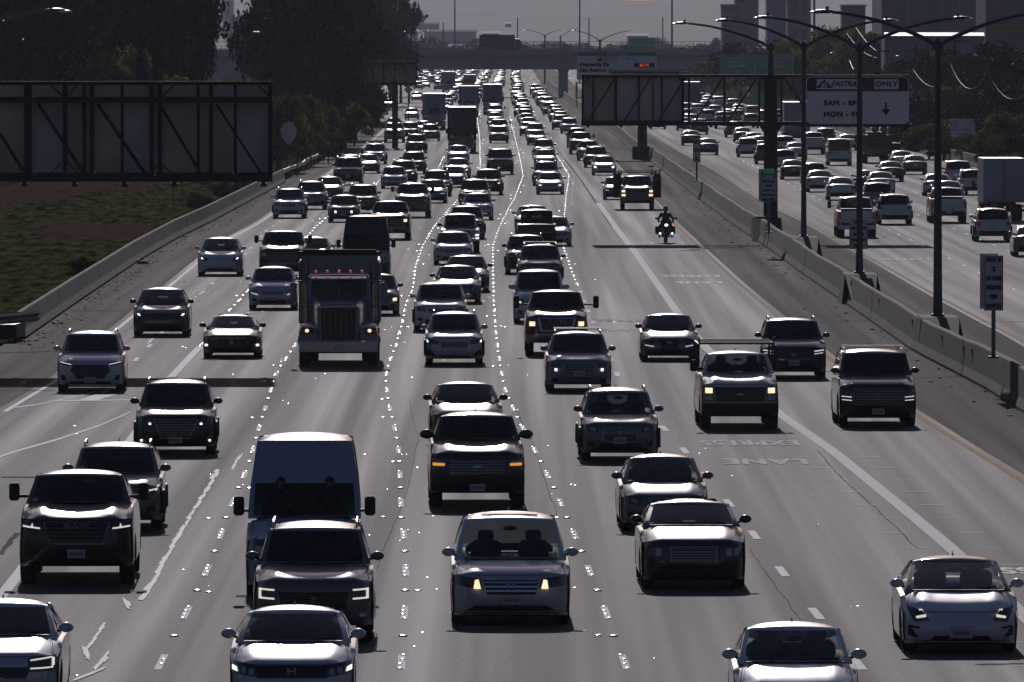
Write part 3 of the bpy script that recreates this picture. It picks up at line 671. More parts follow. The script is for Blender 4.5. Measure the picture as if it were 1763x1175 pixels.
# green pair far right
PY=1380; x0,_,zt=at(1241,94,PY); x1,_,zb=at(1366,129.5,PY); xm=at(1299,0,PY)[0]
for (a,b,l1,l2,l3,lab) in ((x0,xm-.05,'Hacienda Dr','Dublin Blvd','1 MILE','left half of the distant green guide sign pair reading Hacienda Dr'),(xm+.05,x1,'Tassajara Rd','Santa Rita Rd','3','right half of the distant green guide sign pair with a yellow panel')):
    r=empty('guide_sign',((a+b)/2,PY,zb)); tag(r,lab,'road sign','distant green guide sign pair')
    W_=b-a; H_=zt-zb; q=MB(); q.box((0,0,H_/2),(W_,.12,H_),M['sgreen']); q.obj('sign_panel',r,smooth=False)
    q=MB(); q.box((0,-.08,H_-.52),(W_-.1,.02,.06),M['swhite']); q.box((-W_/2+.05,-.08,H_/2),(.05,.02,H_),M['swhite']); q.box((W_/2-.05,-.08,H_/2),(.05,.02,H_),M['swhite']); q.obj('border',r,smooth=False)
    text(l1,.5,M['swhite'],'lettering',r,(0,-.09,H_-.95)); text(l2,.5,M['swhite'],'lettering',r,(0,-.09,H_-1.5)); text(l3,.4,M['swhite'],'lettering',r,(-.9 if l3=='3' else 0,-.09,H_-2.25))
    text('EXIT',.3,M['swhite'],'lettering',r,(W_/2-.8,-.09,H_-.26))
    if l3=='3': q=MB(); q.box((1.2,-.09,H_-2.25),(2.1,.03,.5),M['syel']); q.obj('yellow_panel',r,smooth=False)
    q=MB(); q.box((0,.3,H_*.4),(W_,.15,.3),M['dsteel']); q.obj('truss_chord',r,smooth=False)
q=MB(); xx=at(1366,0,PY)[0]+.5; q.tube([(xx,PY+.4,0),(xx,PY+.4,7.5)],.3,M['dsteel'],n=10); q.box((xx-5,PY+.5,6.6),(10.5,.2,.3),M['dsteel']); tag(q.obj('sign_post'),'steel post and arm behind the distant green sign pair','post')
# greens on and by the bridge
for i,(a,b,t_,bo,lab) in enumerate(((1083,1128,65,89,'faint square green sign rising above the overpass rail'),(1067,1126,78,90,'faint wide green sign hung on the overpass rail'),(1158,1188,122,129,'small blue green sign under the overpass edge'))):
    YY=1800 if i==0 else (1772 if i==1 else 1500)
    x0,_,zt=at(a,t_,YY); x1,_,zb=at(b,bo,YY); r=empty('guide_sign',((x0+x1)/2,YY,zb)); tag(r,lab,'road sign')
    q=MB(); q.box((0,0,(zt-zb)/2),(x1-x0,.1,zt-zb),M['sgreen']); q.obj('sign_panel',r,smooth=False)
    q=MB(); q.tube([(0,.2,-zb+ (0 if i!=0 else 8)),(0,.2,.3)],.12,M['dsteel'],n=8); q.obj('post',r)
    q=MB(); q.box((0,-.06,(zt-zb)-.06),(x1-x0-.1,.02,.05),M['swhite']); q.box((0,-.06,.06),(x1-x0-.1,.02,.05),M['swhite']); q.obj('border',r,smooth=False)
    if i==1: q=MB(); q.box((1.3,-.08,.55),(3,.02,.35),M['syel']); q.obj('yellow_panel',r,smooth=False)
# orange diamonds
for i,(px,py,hd,YY,lab) in enumerate(((1256,137,11,1500,'orange diamond warning sign cut by the gantry truss, higher of two'),(1271,152,8,1450,'orange diamond warning sign beside the far right lanes, lower of two'))):
    x,_,z=at(px,py,YY); r=empty('warning_sign',(x,YY,0)); tag(r,lab,'road sign','orange warning signs'); d=hd/(F/YY)
    q=MB(); q.box((0,0,z),(d*1.35,.05,d*1.35),M['sorange'],bev=.02,ry=math.pi/4); q.obj('sign_panel',r)
    q=MB(); 
    for sx in (-.12,.12): q.box((sx,-.05,z),(.07,.02,.55),M['sblack'])
    q.obj('symbol',r,smooth=False)
    q=MB(); q.tube([(0,.1,0),(0,.1,z)],.06,M['dsteel'],n=8); q.obj('post',r)
# exit board green (1306,165) small
x,_,z=at(1306,167,1300); r=empty('exit_sign',(x,1300,0)); tag(r,'small green sign low behind the gantry post at the far lanes','road sign'); q=MB(); q.box((0,0,z),(1.1,.06,1.5),M['sgreen']); q.obj('sign_panel',r); q=MB(); q.tube([(0,.1,0),(0,.1,z)],.06,M['dsteel'],n=8); q.obj('post',r)
# white board on two posts at the right
WY=900; x0,_,zt=at(1636,205,WY); x1,_,zb=at(1679,237,WY); gz0=0
r=empty('notice_board',((x0+x1)/2,WY,0)); tag(r,'white notice board with a red ring on two posts on the right slope','road sign')
q=MB(); q.box((0,0,(zt+zb)/2),(x1-x0,.06,zt-zb),M['swhite'],bev=.02); q.obj('sign_panel',r)
q=MB(); 
for k in range(16):
    a=2*math.pi*k/16; b=2*math.pi*(k+1)/16; cx_,cz=-.78,zt-.38
    q.add([(cx_+.30*math.cos(a),-.05,cz+.30*math.sin(a)),(cx_+.30*math.cos(b),-.05,cz+.30*math.sin(b)),(cx_+.22*math.cos(b),-.05,cz+.22*math.sin(b)),(cx_+.22*math.cos(a),-.05,cz+.22*math.sin(a))],[(0,1,2,3)],pm('sign red',(.45,.03,.03),.5))
q.box((-.78,-.05,zt-.38),(.38,.02,.07),pm('sign red',(.45,.03,.03),.5)); q.obj('symbol',r,smooth=False)
text('ON',.2,M['sblack'],'lettering',r,(.35,-.05,zt-.5)); text('FREEWAY',.2,M['sblack'],'lettering',r,(0,-.05,zt-.95),sx=1.6); text('ROUTE 580',.2,M['sblack'],'lettering',r,(0,-.05,zb+.3),sx=1.1)
for sx in (-.7,.7): q=MB(); q.box((sx,.1,zb/2+.1),(.1,.1,zb+.3),M['wood']); q.obj('post',r)
# backs of shield shaped signs left
SY=772; x,_,z=at(497,231,SY); r=empty('route_shield',(x,SY,0)); tag(r,'grey shield shaped sign seen from behind on two posts by the bushes','road sign')
q=MB(); P=[(-.35,.8),(0,.98),(.35,.8),(.62,.35),(.52,-.2),(.25,-.65),(0,-.85),(-.25,-.65),(-.52,-.2),(-.62,.35)]
P=[(a,b*.95) for a,b in P]
q.add([(a,0,z+b) for a,b in P]+[(a,.05,z+b) for a,b in P],[tuple(range(10)),tuple(range(10,20))]+[(i,(i+1)%10,10+(i+1)%10,10+i) for i in range(10)],M['alu2']); q.obj('sign_panel',r,smooth=False)
for sx in (-.58,.62): q=MB(); q.box((sx,.1,z/2),(.1,.1,z+.6),M['wood']); q.obj('post',r)
x,_,z=at(703,155,1150); r=empty('route_shield',(x,1150,0)); tag(r,'small pale diamond sign back beside the distant slip road','road sign'); q=MB(); q.box((0,0,z),(.7,.04,.7),M['alu2'],ry=math.pi/4); q.obj('sign_panel',r); q=MB(); q.tube([(0,.1,0),(0,.1,z)],.07,M['dsteel'],n=8); q.obj('post',r)
# ---- median notices
def notice(px0,px1,pt,pb,pfoot,lines,label,hdr=None,back=True,dY=0,post=None):
    # foot stands on the barrier top (z = 1.07)
    Y=gp(0,pfoot,1.07)[1]+dY; x0,_,zt=at(px0,pt,Y); x1,_,zb=at(px1,pb,Y); cx_=(x0+x1)/2
    r=empty('notice_sign',(cx_,Y,1.07)); tag(r,label,'road sign','signs along the median'); z0=1.07
    w_=x1-x0; h_=zt-zb
    q=MB(); q.box((0,-.06,zb+h_/2-z0),(w_,.03,h_),M['sgrey'],bev=.01)
    if back: q.box((-.12,.14,zb+h_/2+.05-z0),(w_*.95,.03,h_),M['sgrey'],bev=.01)
    q.obj('sign_panel',r,smooth=False)
    q=MB(); yb=-.08
    for a in (-1,1): q.box((a*(w_/2-.03),yb,zb+h_/2-z0),(.015,.01,h_-.05),M['sblack'])
    q.box((0,yb,zt-.03-z0),(w_-.05,.01,.015),M['sblack']); q.box((0,yb,zb+.03-z0),(w_-.05,.01,.015),M['sblack'])
    if hdr: q.box((0,yb-.005,zt-h_*.13-z0),(w_,.01,h_*.26),M['sgreen'])
    q.obj('border',r,smooth=False)
    n=len(lines)
    for i,(l,m_,fr) in enumerate(lines):
        o=text(l,h_/n*.62,m_,'lettering',r,(0,-.10,zt-h_*(i+.5)/n-z0),bold=.02)
        d=max(v.co.x for v in o.data.vertices)-min(v.co.x for v in o.data.vertices); o.scale=(w_*fr/d,1,1)
    q=MB(); q.tube([(0,0,0),(0,0,zt-z0-.05)],.06 if not post else post,M['steelg'],n=10); q.box((0,0,.03),(.3,.3,.06),M['dsteel']); q.obj('post',r)
    return r
M['sgrey']=pm('sign sheeting weathered',(.60,.60,.62),.5)
B_=M['sblack']
notice(1694,1727,440,535,617,[('HOV IS',B_,.75),('2',B_,.25),('OR MORE',B_,.8),('PERSONS',B_,.75),('PER',B_,.4),('VEHICLE',B_,.8)],'tall notice about two or more persons per vehicle on the median, nearest')
notice(1462,1494,378,429,473,[('HOV',B_,.5),('VIOLATION',B_,.85),('$490',B_,.6),('MINIMUM',B_,.8),('FINE',B_,.5)],'white notice reading HOV VIOLATION $490 MINIMUM FINE on the median',back=False)
notice(1310,1337,293,348,397,[('EXPRESS',M['swhite'],.7),('LANE',M['swhite'],.45),('FASTRAK',M['spurple'],.8),('ONLY',B_,.5),('HOV 2+',B_,.7),('FASTRAK',M['spurple'],.8),('REQUIRED',B_,.8)],'green and white EXPRESS LANE notice on the front of the gantry post',hdr=True,dY=-7)
notice(1193,1206,238,280,312,[('CARPOOLS',B_,.8),('2 OR MORE',B_,.8),('ONLY',B_,.5)],'slim weathered notice on a thin post on the far median',back=False)
notice(991,994.5,141,168,185,[('I',B_,.3)],'narrow dark notice seen almost edge on near the overpass column',back=False)
# ================================================================== street lamps
def lamp(px,pfoot,pj,arms,label,group='street lamps along the median',z0=1.07,Y=None,r0=.13):
    Y=Y or gp(0,pfoot,z0)[1]; x,_,zj=at(px,pj,Y)
    r=empty('street_lamp',(x,Y,z0)); tag(r,label,'street lamp',group)
    q=MB(); q.tube([(0,0,0),(0,0,1.0),(0,0,zj-z0+.1)],[r0,r0*.9,r0*.62],M['steelg2'],n=12); q.tube([(0,0,zj-z0-.12),(0,0,zj-z0+.12),(0,0,zj-z0+.25)],[r0*1.3,r0*1.2,r0*.4],M['steelg2'],n=12)
    q.box((0,0,.06),(.42,.42,.12),M['steelg2'],bev=.02); q.obj('pole',r)
    for (pt,py) in arms:
        X_,_,Z_=at(pt,py,Y); dx=X_-x; dz=Z_-zj
        q=MB(); q.tube([(dx*t,0,zj-z0+dz*(math.sin(t*math.pi/2)**.85 if t>0 else 0)) for t in [0,.1,.2,.3,.4,.5,.6,.7,.8,.86]],[.075,.075,.07,.068,.065,.06,.056,.053,.05,.05],M['steelg2'],n=8); q.obj('arm',r)
        q=MB(); zz=zj-z0+dz; q.ell((dx*.93,0,zz+.0),(.36,.16,.07),M['steelg2'],n=14,m=8); q.ell((dx*.985,0,zz-.03),(.26,.15,.045),M['lampl'],n=14,m=8); q.tube([(dx*.9,0,zz+.05),(dx*.9,0,zz+.17)],.05,M['steelg2'],n=8); q.obj('lamp_head',r)
    return r
M['steelg2']=pm('lamp steel',(.06,.07,.10),.35,.4)
M['lampl']=pm('lamp housing',(.5,.5,.52),.35,.7,coat=.5,coatr=.2)
lamp(1615,547,80,((1403,20),(1822,20)),'tall twin arm street lamp on the median, nearest the camera',r0=.16)
lamp(1480,473,85,((1305,30),(1668,31)),'twin arm street lamp on the median, second from the camera',r0=.15)
lamp(1384,410,82,((1237,35),(1542,35)),'twin arm street lamp on the median, third from the camera',r0=.14)
lamp(1327,0,82,((1162,40),),'single left arm street lamp standing on top of the gantry post',z0=gz(133),Y=GY,r0=.16)
for (px,py) in ((1480,473),(1615,547),(1384,410)):
    Y=gp(0,py,1.07)[1]; x=at(px,0,Y)[0]; q=MB()
    q.add([(x-.75,Y-2.2,0),(x+.85,Y-2.2,0),(x+.8,Y+2.2,0),(x-.75,Y+2.2,0),(x-.62,Y-2,1.12),(x+.62,Y-2,1.12),(x+.6,Y+2,1.12),(x-.6,Y+2,1.12),(x-.5,Y-8.5,0),(x+.3,Y-8.5,0)],[(0,1,5,4),(1,2,6,5),(2,3,7,6),(3,0,4,7),(4,5,6,7),(8,9,5,4)],M['barr'])
    tag(q.obj('lamp_plinth',smooth=False),{1480:'concrete plinth under the second median lamp',1615:'concrete plinth under the nearest median lamp',1384:'concrete plinth under the third median lamp'}[px],'plinth','lamp plinths on the median')
x=at(1327,0,GY)[0]; q=MB(); q.box((x-.25,GY-1.2,.6),(1.5,2.6,1.2),M['barr'],bev=.2); q.add([(x-1.0,GY-6,0),(x+.5,GY-6,0),(x+.5,GY-2.4,1.15),(x-1.0,GY-2.4,1.15),(x-1.0,GY-2.4,0),(x+.5,GY-2.4,0)],[(0,1,2,3),(0,3,4),(1,5,2)],M['barr']); tag(q.obj('gantry_plinth'),'bulging concrete block protecting the gantry post','plinth')
lamp(1033,168,71,((985,53),(1093,53)),'twin arm street lamp on the median just before the overpass',z0=0,Y=1700,r0=.3)
lamp(938,0,62,((903,52),(968,52)),'twin arm street lamp beyond the overpass, left of the near one',z0=0,Y=2300,r0=.25)
lamp(965,0,64,((1000,50),),'small single arm lamp beyond the overpass',z0=0,Y=2500,r0=.25)
lamp(-140,0,80,((113,18),(-330,20)),'lamp whose curved arm reaches in from the left edge over the trees',group='street lamps left of the freeway',z0=0,Y=330)
lamp(420,0,82,((443,56),),'pale steel lamp post in front of the dark round trees',group='street lamps left of the freeway',z0=0,Y=760,r0=.1)
lamp(625,0,74,((697,54),),'thin lamp before the overpass with arm over the slip road',group='street lamps left of the freeway',z0=0,Y=1500,r0=.12)
lamp(705,0,68,((740,53),),'small lamp with right arm near the left end of the overpass',group='street lamps left of the freeway',z0=0,Y=1650,r0=.12)
for i,(px,pt,pb,YY,lab) in enumerate(((783,-40,88,2600,'tall thin mast left of centre beyond the overpass'),(998,-40,88,2300,'tall thin mast above the white express sign'),(1157,-40,120,2000,'tall thin mast right of the green overpass sign'),(763,40,88,2700,'thin short pole near the left tall mast'),(891,30,60,2800,'thin short pole behind the bridge truck'),(1014,30,88,2800,'thin short pole right of the central mast'),(1141,30,88,2800,'thin short pole left of the right tall mast'),(1402,-30,20,1500,'slender pole at the top edge above the far tree'))):
    x,_,z1=at(px,pt,YY); q=MB(); q.tube([(x,YY,0),(x,YY,z1)],[.22,.14],M['steelg2'],n=8); 
    if pt<0: q.ell((x,YY,z1),(.8,.8,.3),M['steelg2'])
    tag(q.obj('light_mast'),lab,'pole','poles beyond the overpass')
# ================================================================== overpass
BY=1790
br=empty('overpass',(0,BY,0)); tag(br,'long grey concrete overpass crossing the whole freeway in the distance','bridge')
zb=at(0,120,BY)[2]; zs=at(0,95,BY)[2]; zr=at(0,72,BY)[2]
M['bconc']=pm('bridge concrete',(.34,.34,.38),.85,noise=.2,nscale=.15)
q=MB(); q.box((0,6,(zb+zs)/2),(110,10,zs-zb),M['bconc']); q.box((0,6,zs+.12),(110,12.5,.25),M['bconc']); q.obj('deck',br,smooth=False)
q=MB(); q.box((0,-.1,zs+.6),(110,.2,.75),M['bconc']); q.box((0,12,zs+.6),(110,.2,.75),M['bconc']); q.obj('parapet',br,smooth=False)
q=MB()
for k in range(56): q.box((-55+k*2,-.1,(zs+1+zr)/2),(.07,.07,zr-zs-1),M['dsteel'])
for zz in (zs+1.1,zs+1.5,zr): q.box((0,-.1,zz),(110,.06,.06),M['dsteel'])
q.obj('fence',br,smooth=False)
for px in (970,1012-1000+1196,):
    x=at(px,0,BY)[0]; q=MB(); q.tube([(x,3,0),(x,3,zb-.5),(x,3,zb)],[.8,.8,1.1],M['bconc'],n=16); q.obj('column',br); q=MB(); q.tube([(x,9,0),(x,9,zb)],.8,M['bconc'],n=16); q.obj('column',br)
x=at(600,0,BY)[0]; q=MB(); q.box((x-14,5,(zb)/2),(28,16,zb),M['bconc'],bev=.1); q.obj('abutment',br)
x=at(1330,0,BY)[0]; q=MB(); q.box((x+10,5,(zb)/2),(28,16,zb),M['bconc'],bev=.1); q.obj('abutment',br)
# railing along the right of the median far
# ================================================================== vegetation
def leafmat(name, a, b_, trn=.12, spc=.06, rgh=.65):
    m=bpy.data.materials.new(name); m.use_nodes=True; t=m.node_tree; b=t.nodes['Principled BSDF']; L=t.links.new
    g=t.nodes.new('ShaderNodeNewGeometry'); n=t.nodes.new('ShaderNodeTexNoise'); n.inputs['Scale'].default_value=.55; n.inputs['Detail'].default_value=3; L(g.outputs['Position'],n.inputs['Vector'])
    r=t.nodes.new('ShaderNodeValToRGB'); r.color_ramp.elements[0].position=.35; r.color_ramp.elements[1].position=.68; r.color_ramp.elements[0].color=(*a,1); r.color_ramp.elements[1].color=(*b_,1)
    L(n.outputs['Fac'],r.inputs[0]); L(r.outputs[0],b.inputs['Base Color']); b.inputs['Roughness'].default_value=rgh; b.inputs['Specular IOR Level'].default_value=spc
    tr=t.nodes.new('ShaderNodeBsdfTranslucent'); L(r.outputs[0],tr.inputs[0]); mx=t.nodes.new('ShaderNodeMixShader'); mx.inputs[0].default_value=trn
    L(b.outputs[0],mx.inputs[1]); L(tr.outputs[0],mx.inputs[2]); L(mx.outputs[0],t.nodes['Material Output'].inputs[0]); return m
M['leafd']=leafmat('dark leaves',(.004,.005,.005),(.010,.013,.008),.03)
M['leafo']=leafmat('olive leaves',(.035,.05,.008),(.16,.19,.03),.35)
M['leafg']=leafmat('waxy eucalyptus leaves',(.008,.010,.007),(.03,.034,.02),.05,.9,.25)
M['leafy']=leafmat('yellowish scrub leaves',(.045,.05,.016),(.14,.13,.05))  # yellowish leaf colour of the dry bushes
M['bark']=pm('bark',(.03,.024,.02),.9,noise=.3,nscale=4)
NR=np.random.RandomState(5)
def crown_mesh(name, blobs, n, size, mat, fill=.45):
    # blobs: (cx,cy,cz,rx,ry,rz); leaves scattered through the outer part of each blob
    w_=np.array([b[3]*b[4]*b[5] for b in blobs])**(2/3.); w_=w_/w_.sum(); V=[]
    idx=NR.choice(len(blobs),n,p=w_); B=np.array(blobs)[idx]
    d=NR.normal(size=(n,3)); d/=np.linalg.norm(d,axis=1)[:,None]
    rr=(fill+(1-fill)*NR.rand(n)**.7)*(1+.10*NR.normal(size=n))
    lump=1+.16*np.sin(d[:,0]*5+idx)*np.cos(d[:,2]*6+idx*2)
    P=B[:,:3]+d*B[:,3:]*(rr*lump)[:,None]
    a=NR.normal(size=(n,3)); a/=np.linalg.norm(a,axis=1)[:,None]; b=np.cross(a,NR.normal(size=(n,3))); b/=np.linalg.norm(b,axis=1)[:,None]
    s=size*(.5+NR.rand(n)*.9); a*=s[:,None]; b*=(s*.6)[:,None]
    V=np.stack([P-a,P-b*.9,P+a,P+b],1).reshape(-1,3)
    me=bpy.data.meshes.new(name); me.vertices.add(4*n); me.vertices.foreach_set('co',V.ravel()); me.loops.add(4*n); me.polygons.add(n)
    me.loops.foreach_set('vertex_index',np.arange(4*n)); me.polygons.foreach_set('loop_start',np.arange(0,4*n,4)); me.polygons.foreach_set('loop_total',np.full(n,4))
    me.materials.append(mat); me.update(); me.validate(); return me
def trunk_mesh(h, r, blobs):
    q=MB(); q.tube([(0,0,-.3),(.05*r,0,h*.3),(.3*r,.1,h*.62),(0,0,h*.9)],[r*1.25,r,r*.7,r*.2],M['bark'],n=10)
    for b in blobs[:7]:
        z0=h*.3+.3*b[2]*.5
        q.tube([(0,0,min(z0,h*.6)),(b[0]*.5,b[1]*.5,(z0+b[2])/2),(b[0]*.9,b[1]*.9,b[2])],[r*.5,r*.32,r*.1],M['bark'],n=6)
    return q
def blobs_round(h,w_,k,seed):
    rs=random.Random(seed); out=[(0,0,h*.62,w_*.42,w_*.42,h*.32)]
    for i in range(k):
        a=rs.uniform(0,6.28); z=h*rs.uniform(.28,.9); m=math.sin(min(1,(z/h-.12)/.85)*math.pi)**.5
        rad=w_*.5*m*rs.uniform(.55,.95); out.append((rad*math.cos(a),rad*math.sin(a),z,w_*rs.uniform(.12,.22),w_*rs.uniform(.12,.22),h*rs.uniform(.07,.13)))
    return out
def blobs_euc(h,w_,k,seed):
    rs=random.Random(seed); out=[]
    for i in range(k):
        a=rs.uniform(0,6.28); z=h*rs.uniform(.3,.98); rad=w_*.5*rs.uniform(.1,1)*(1.1-.4*z/h)
        out.append((rad*math.cos(a),rad*math.sin(a),z,w_*rs.uniform(.09,.17),w_*rs.uniform(.09,.17),h*rs.uniform(.05,.10)))
    return out
PROTO={}
def proto(kind):
    if kind in PROTO: return PROTO[kind]
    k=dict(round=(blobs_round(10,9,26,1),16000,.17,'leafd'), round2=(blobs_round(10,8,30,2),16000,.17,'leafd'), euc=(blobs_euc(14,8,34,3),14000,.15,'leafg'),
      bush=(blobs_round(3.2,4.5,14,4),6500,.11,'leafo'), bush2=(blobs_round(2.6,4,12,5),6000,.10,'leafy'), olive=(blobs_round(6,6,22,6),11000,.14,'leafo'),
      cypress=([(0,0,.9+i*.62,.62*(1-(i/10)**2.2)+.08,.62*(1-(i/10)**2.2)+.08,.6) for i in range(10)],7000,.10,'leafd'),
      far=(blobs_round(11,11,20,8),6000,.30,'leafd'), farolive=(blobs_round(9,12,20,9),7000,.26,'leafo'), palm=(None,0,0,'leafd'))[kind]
    if kind=='palm':
        q=MB()
        for i in range(26):
            a=i*2.399; e=.9-1.6*(i/26); L_=2.3; rows=[]
            for t in np.linspace(0,1,7):
                r_=L_*t*math.cos(e*(1-t*.4)); z=9.2+L_*t*math.sin(e)-1.3*t*t; wd=.28*math.sin(math.pi*min(1,t*.9+.08))
                rows.append([(r_*math.cos(a)-wd*math.sin(a),r_*math.sin(a)+wd*math.cos(a),z-.06),(r_*math.cos(a),r_*math.sin(a),z+.06),(r_*math.cos(a)+wd*math.sin(a),r_*math.sin(a)-wd*math.cos(a),z-.06)])
            q.grid(rows,M['leafd'])
        cm=q.mesh('palm fronds'); q=MB(); q.tube([(0,0,0),(.1,0,5),(0,0,9.3)],[.28,.2,.16],M['bark'],n=8); PROTO[kind]=(cm,q.mesh('trunk')); return PROTO[kind]
    blobs,n,sz,mt=k
    cm=crown_mesh(kind+' crown',blobs,n,sz,M[mt],.25 if kind!='cypress' else .5)
    h=max(b[2]+b[5] for b in blobs); tm=trunk_mesh(h,.03*h if kind!='cypress' else .1,blobs).mesh('trunk'); PROTO[kind]=(cm,tm); return PROTO[kind]
def plant(kind,name,px,pbase,Y,hscale,wscale,label,cat,group=None,z=None):
    cm,tm=proto(kind); x=at(px,0,Y)[0]; z=ground_h(x,Y)-.1 if z is None else z
    r=empty(name,(x,Y,z),rnd.uniform(0,6.28)); tag(r,label,cat,group); r.scale=(wscale,wscale,hscale)
    for n_,me in (('crown',cm),('trunk',tm)):
        o=bpy.data.objects.new(n_,me); C.objects.link(o); o.parent=r
    return r
# big dark trees at the left, named from left to right
G1='big dark trees left of the freeway'
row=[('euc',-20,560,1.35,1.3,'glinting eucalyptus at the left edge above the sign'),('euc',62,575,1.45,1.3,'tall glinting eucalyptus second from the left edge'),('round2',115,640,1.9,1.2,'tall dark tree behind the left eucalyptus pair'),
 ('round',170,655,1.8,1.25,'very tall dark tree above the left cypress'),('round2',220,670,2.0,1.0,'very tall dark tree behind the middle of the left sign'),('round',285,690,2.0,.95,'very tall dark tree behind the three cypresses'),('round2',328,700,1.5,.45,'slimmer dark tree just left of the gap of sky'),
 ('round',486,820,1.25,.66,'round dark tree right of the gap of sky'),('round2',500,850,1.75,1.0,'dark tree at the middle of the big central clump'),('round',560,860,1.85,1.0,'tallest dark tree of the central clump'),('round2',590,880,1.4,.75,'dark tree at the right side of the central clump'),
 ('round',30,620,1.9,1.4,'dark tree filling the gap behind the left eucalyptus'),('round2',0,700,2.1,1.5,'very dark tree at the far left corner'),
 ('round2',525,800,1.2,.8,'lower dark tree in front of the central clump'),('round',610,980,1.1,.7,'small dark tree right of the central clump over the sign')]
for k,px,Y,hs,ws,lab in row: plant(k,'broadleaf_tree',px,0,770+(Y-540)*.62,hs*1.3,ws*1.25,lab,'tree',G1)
for k,px,Y,hs,ws,lab in [('far',640,1500,1.55,.85,'hazy grey tree left of the bridge, left one'),('far',672,1560,1.75,.8,'tall hazy grey tree just left of the overpass'),('far',600,1480,1.6,.9,'hazy grey tree behind the far left sign'),('far',690,1640,1.1,.6,'low hazy tree at the left end of the overpass')]:
    plant(k,'broadleaf_tree',px,0,Y,hs,ws,lab,'tree','hazy trees beside the overpass')
for px,lab in ((243,'left of the three slim dark cypresses'),(271,'middle of the three slim dark cypresses'),(332,'right one of the three slim dark cypresses')):
    plant('cypress','cypress_tree',px,0,765,1.55 if px<300 else 1.25,.85,lab,'tree','three slim cypresses')
i=0
for k,px,Y,hs,ws in [('olive',178,560,1.0,.75),('olive',215,575,1.15,.7),('olive',290,600,.9,.7),('bush',250,540,1.3,.8),('olive',375,640,.85,.6),('bush',310,560,1.2,.8),('olive',405,700,.9,.5),('bush',352,600,1.3,.7),('bush',150,545,1.2,.7)]:
    i+=1; plant(k,'olive_tree',px,0,775+(Y-540)*.3,hs*1.32,ws*1.45,'olive green leafy tree above the left sign, number %d from a row of nine'%i if False else ['leafy olive tree at the left start of the lit row','tallest olive green tree left of the first cypress','olive green tree between middle and right cypress','low olive bush at the foot of the first cypress','olive green tree right of the third cypress','olive bush behind the third cypress','olive green tree by the pale lamp post','small olive bush below the third cypress','dim olive bush left of the lit row'][i-1],'tree','lit olive trees above the left sign')
i=0
for k,px,Y,hs,ws in [('bush',478,790,1.9,1.2),('bush',520,830,1.8,1.0),('bush',548,880,1.6,.9),('bush',512,815,1.2,.7),('bush2',585,930,1.4,.9),('bush',610,990,1.3,.8),('bush',640,1080,1.2,.8),('bush2',565,850,1.0,.7),('bush',462,800,1.1,.9)]:
    i+=1; plant(k,'roadside_bush',px,0,Y,hs,ws,['yellow green bush beside the right end of the left sign','tall leafy bush behind the shield sign backs','dark leafy bush past the shield sign backs','low bush at the foot of the shield sign','dry looking bush beside the curving guardrail','rounded bush beyond the guardrail bend','farthest bush by the slip road cars','low dry bush behind the guardrail','low bush hidden behind the left sign end'][i-1],'bush','bushes behind the left guardrail')
plant('bush','small_shrub',140,0,440,.35,.3,'lone small dark shrub on the left grass slope','bush')
plant('bush','small_shrub',10,0,745,.5,.7,'dark shrub tucked under the left end of the big sign','bush')
for px,Y,lab in ((408,690,'dark hedge mound at the top of the left barrier'),(382,655,'dark hedge mound in the middle behind the left barrier'),(345,610,'dark low hedge mound nearest behind the left barrier'),(432,720,'dark hedge mound farthest behind the left barrier')):
    plant('bush','hedge_mound',px,0,Y,.42,.5,lab,'hedge','dark mounds behind the left barrier')
for px,pb,ph,lab in ((299,355,28,'short marker stake on the left grass'),(314,360,48,'taller thin stake on the left grass')):
    x,Y=gp(px,pb); q=MB(); z0=ground_h(x,Y); q.tube([(x,Y,z0),(x,Y,z0+ph/(F/Y))],.035,M['wood'],n=6); tag(q.obj('marker_stake'),lab,'stake')
# right slope vegetation
i=0; labs=[]
spots=[('far',1330,1500,.95,.8),('farolive',1375,1400,1.15,1.0),('farolive',1430,1380,1.35,1.0),('farolive',1480,1350,1.25,.9),('far',1520,1300,.9,.8),('far',1275,1650,.9,.9),('farolive',1225,1750,.75,.6),('far',1165,1900,.8,.6),
 ('round',1560,1150,.75,.8),('round2',1610,1100,.85,.8),('round',1660,1050,.8,.8),('round2',1710,1000,.9,.8),('round',1755,960,.85,.8),('olive',1500,1200,.9,.9),('olive',1590,1060,.8,.8),('olive',1640,1000,.9,.9),('bush',1545,980,1.2,1.1),('round2',1740,900,.6,.7),('olive',1735,820,.75,.8),('round',1690,930,.55,.7),
 ('bush2',1560,900,.9,.9),('bush',1600,880,1.0,1.0),('bush2',1625,870,.8,1.0),('bush',1690,850,.9,1.0),('bush',1720,800,.9,.9),('bush2',1755,790,1.2,1.0),('bush',1660,930,1.1,1.0),('olive',1440,1250,.6,.7),('bush',1480,1150,1.1,1.2),('olive',1400,1300,.5,.7),('bush2',1530,1000,.8,.9),('round2',1580,950,.5,.7),('bush',1752,770,.6,.8),('round',1545,1080,.55,.7)]
names={'far':'dark hazy tree','farolive':'rounded olive tree','round':'dense dark tree','round2':'uneven dark tree','olive':'olive green tree','bush':'leafy green bush','bush2':'dry yellowish bush'}
cnt={}
ordn=['first','second','third','fourth','fifth','sixth','seventh','eighth','ninth','tenth','eleventh','twelfth']
for k,px,Y,hs,ws in sorted(spots,key=lambda s:s[1]):
    n_=names[k]; c_=cnt.get(n_,0); cnt[n_]=c_+1
    plant(k,'slope_bush' if 'bush' in k else 'slope_tree',px,0,Y,hs,ws,'%s on the right side slope, %s of its kind from the left'%(n_,ordn[c_]),'bush' if 'bush' in k else 'tree','trees and bushes on the right slope')
plant('palm','palm_tree',1433,0,1500,1.12,1.0,'lone palm standing above the rounded olive trees at the top','tree')
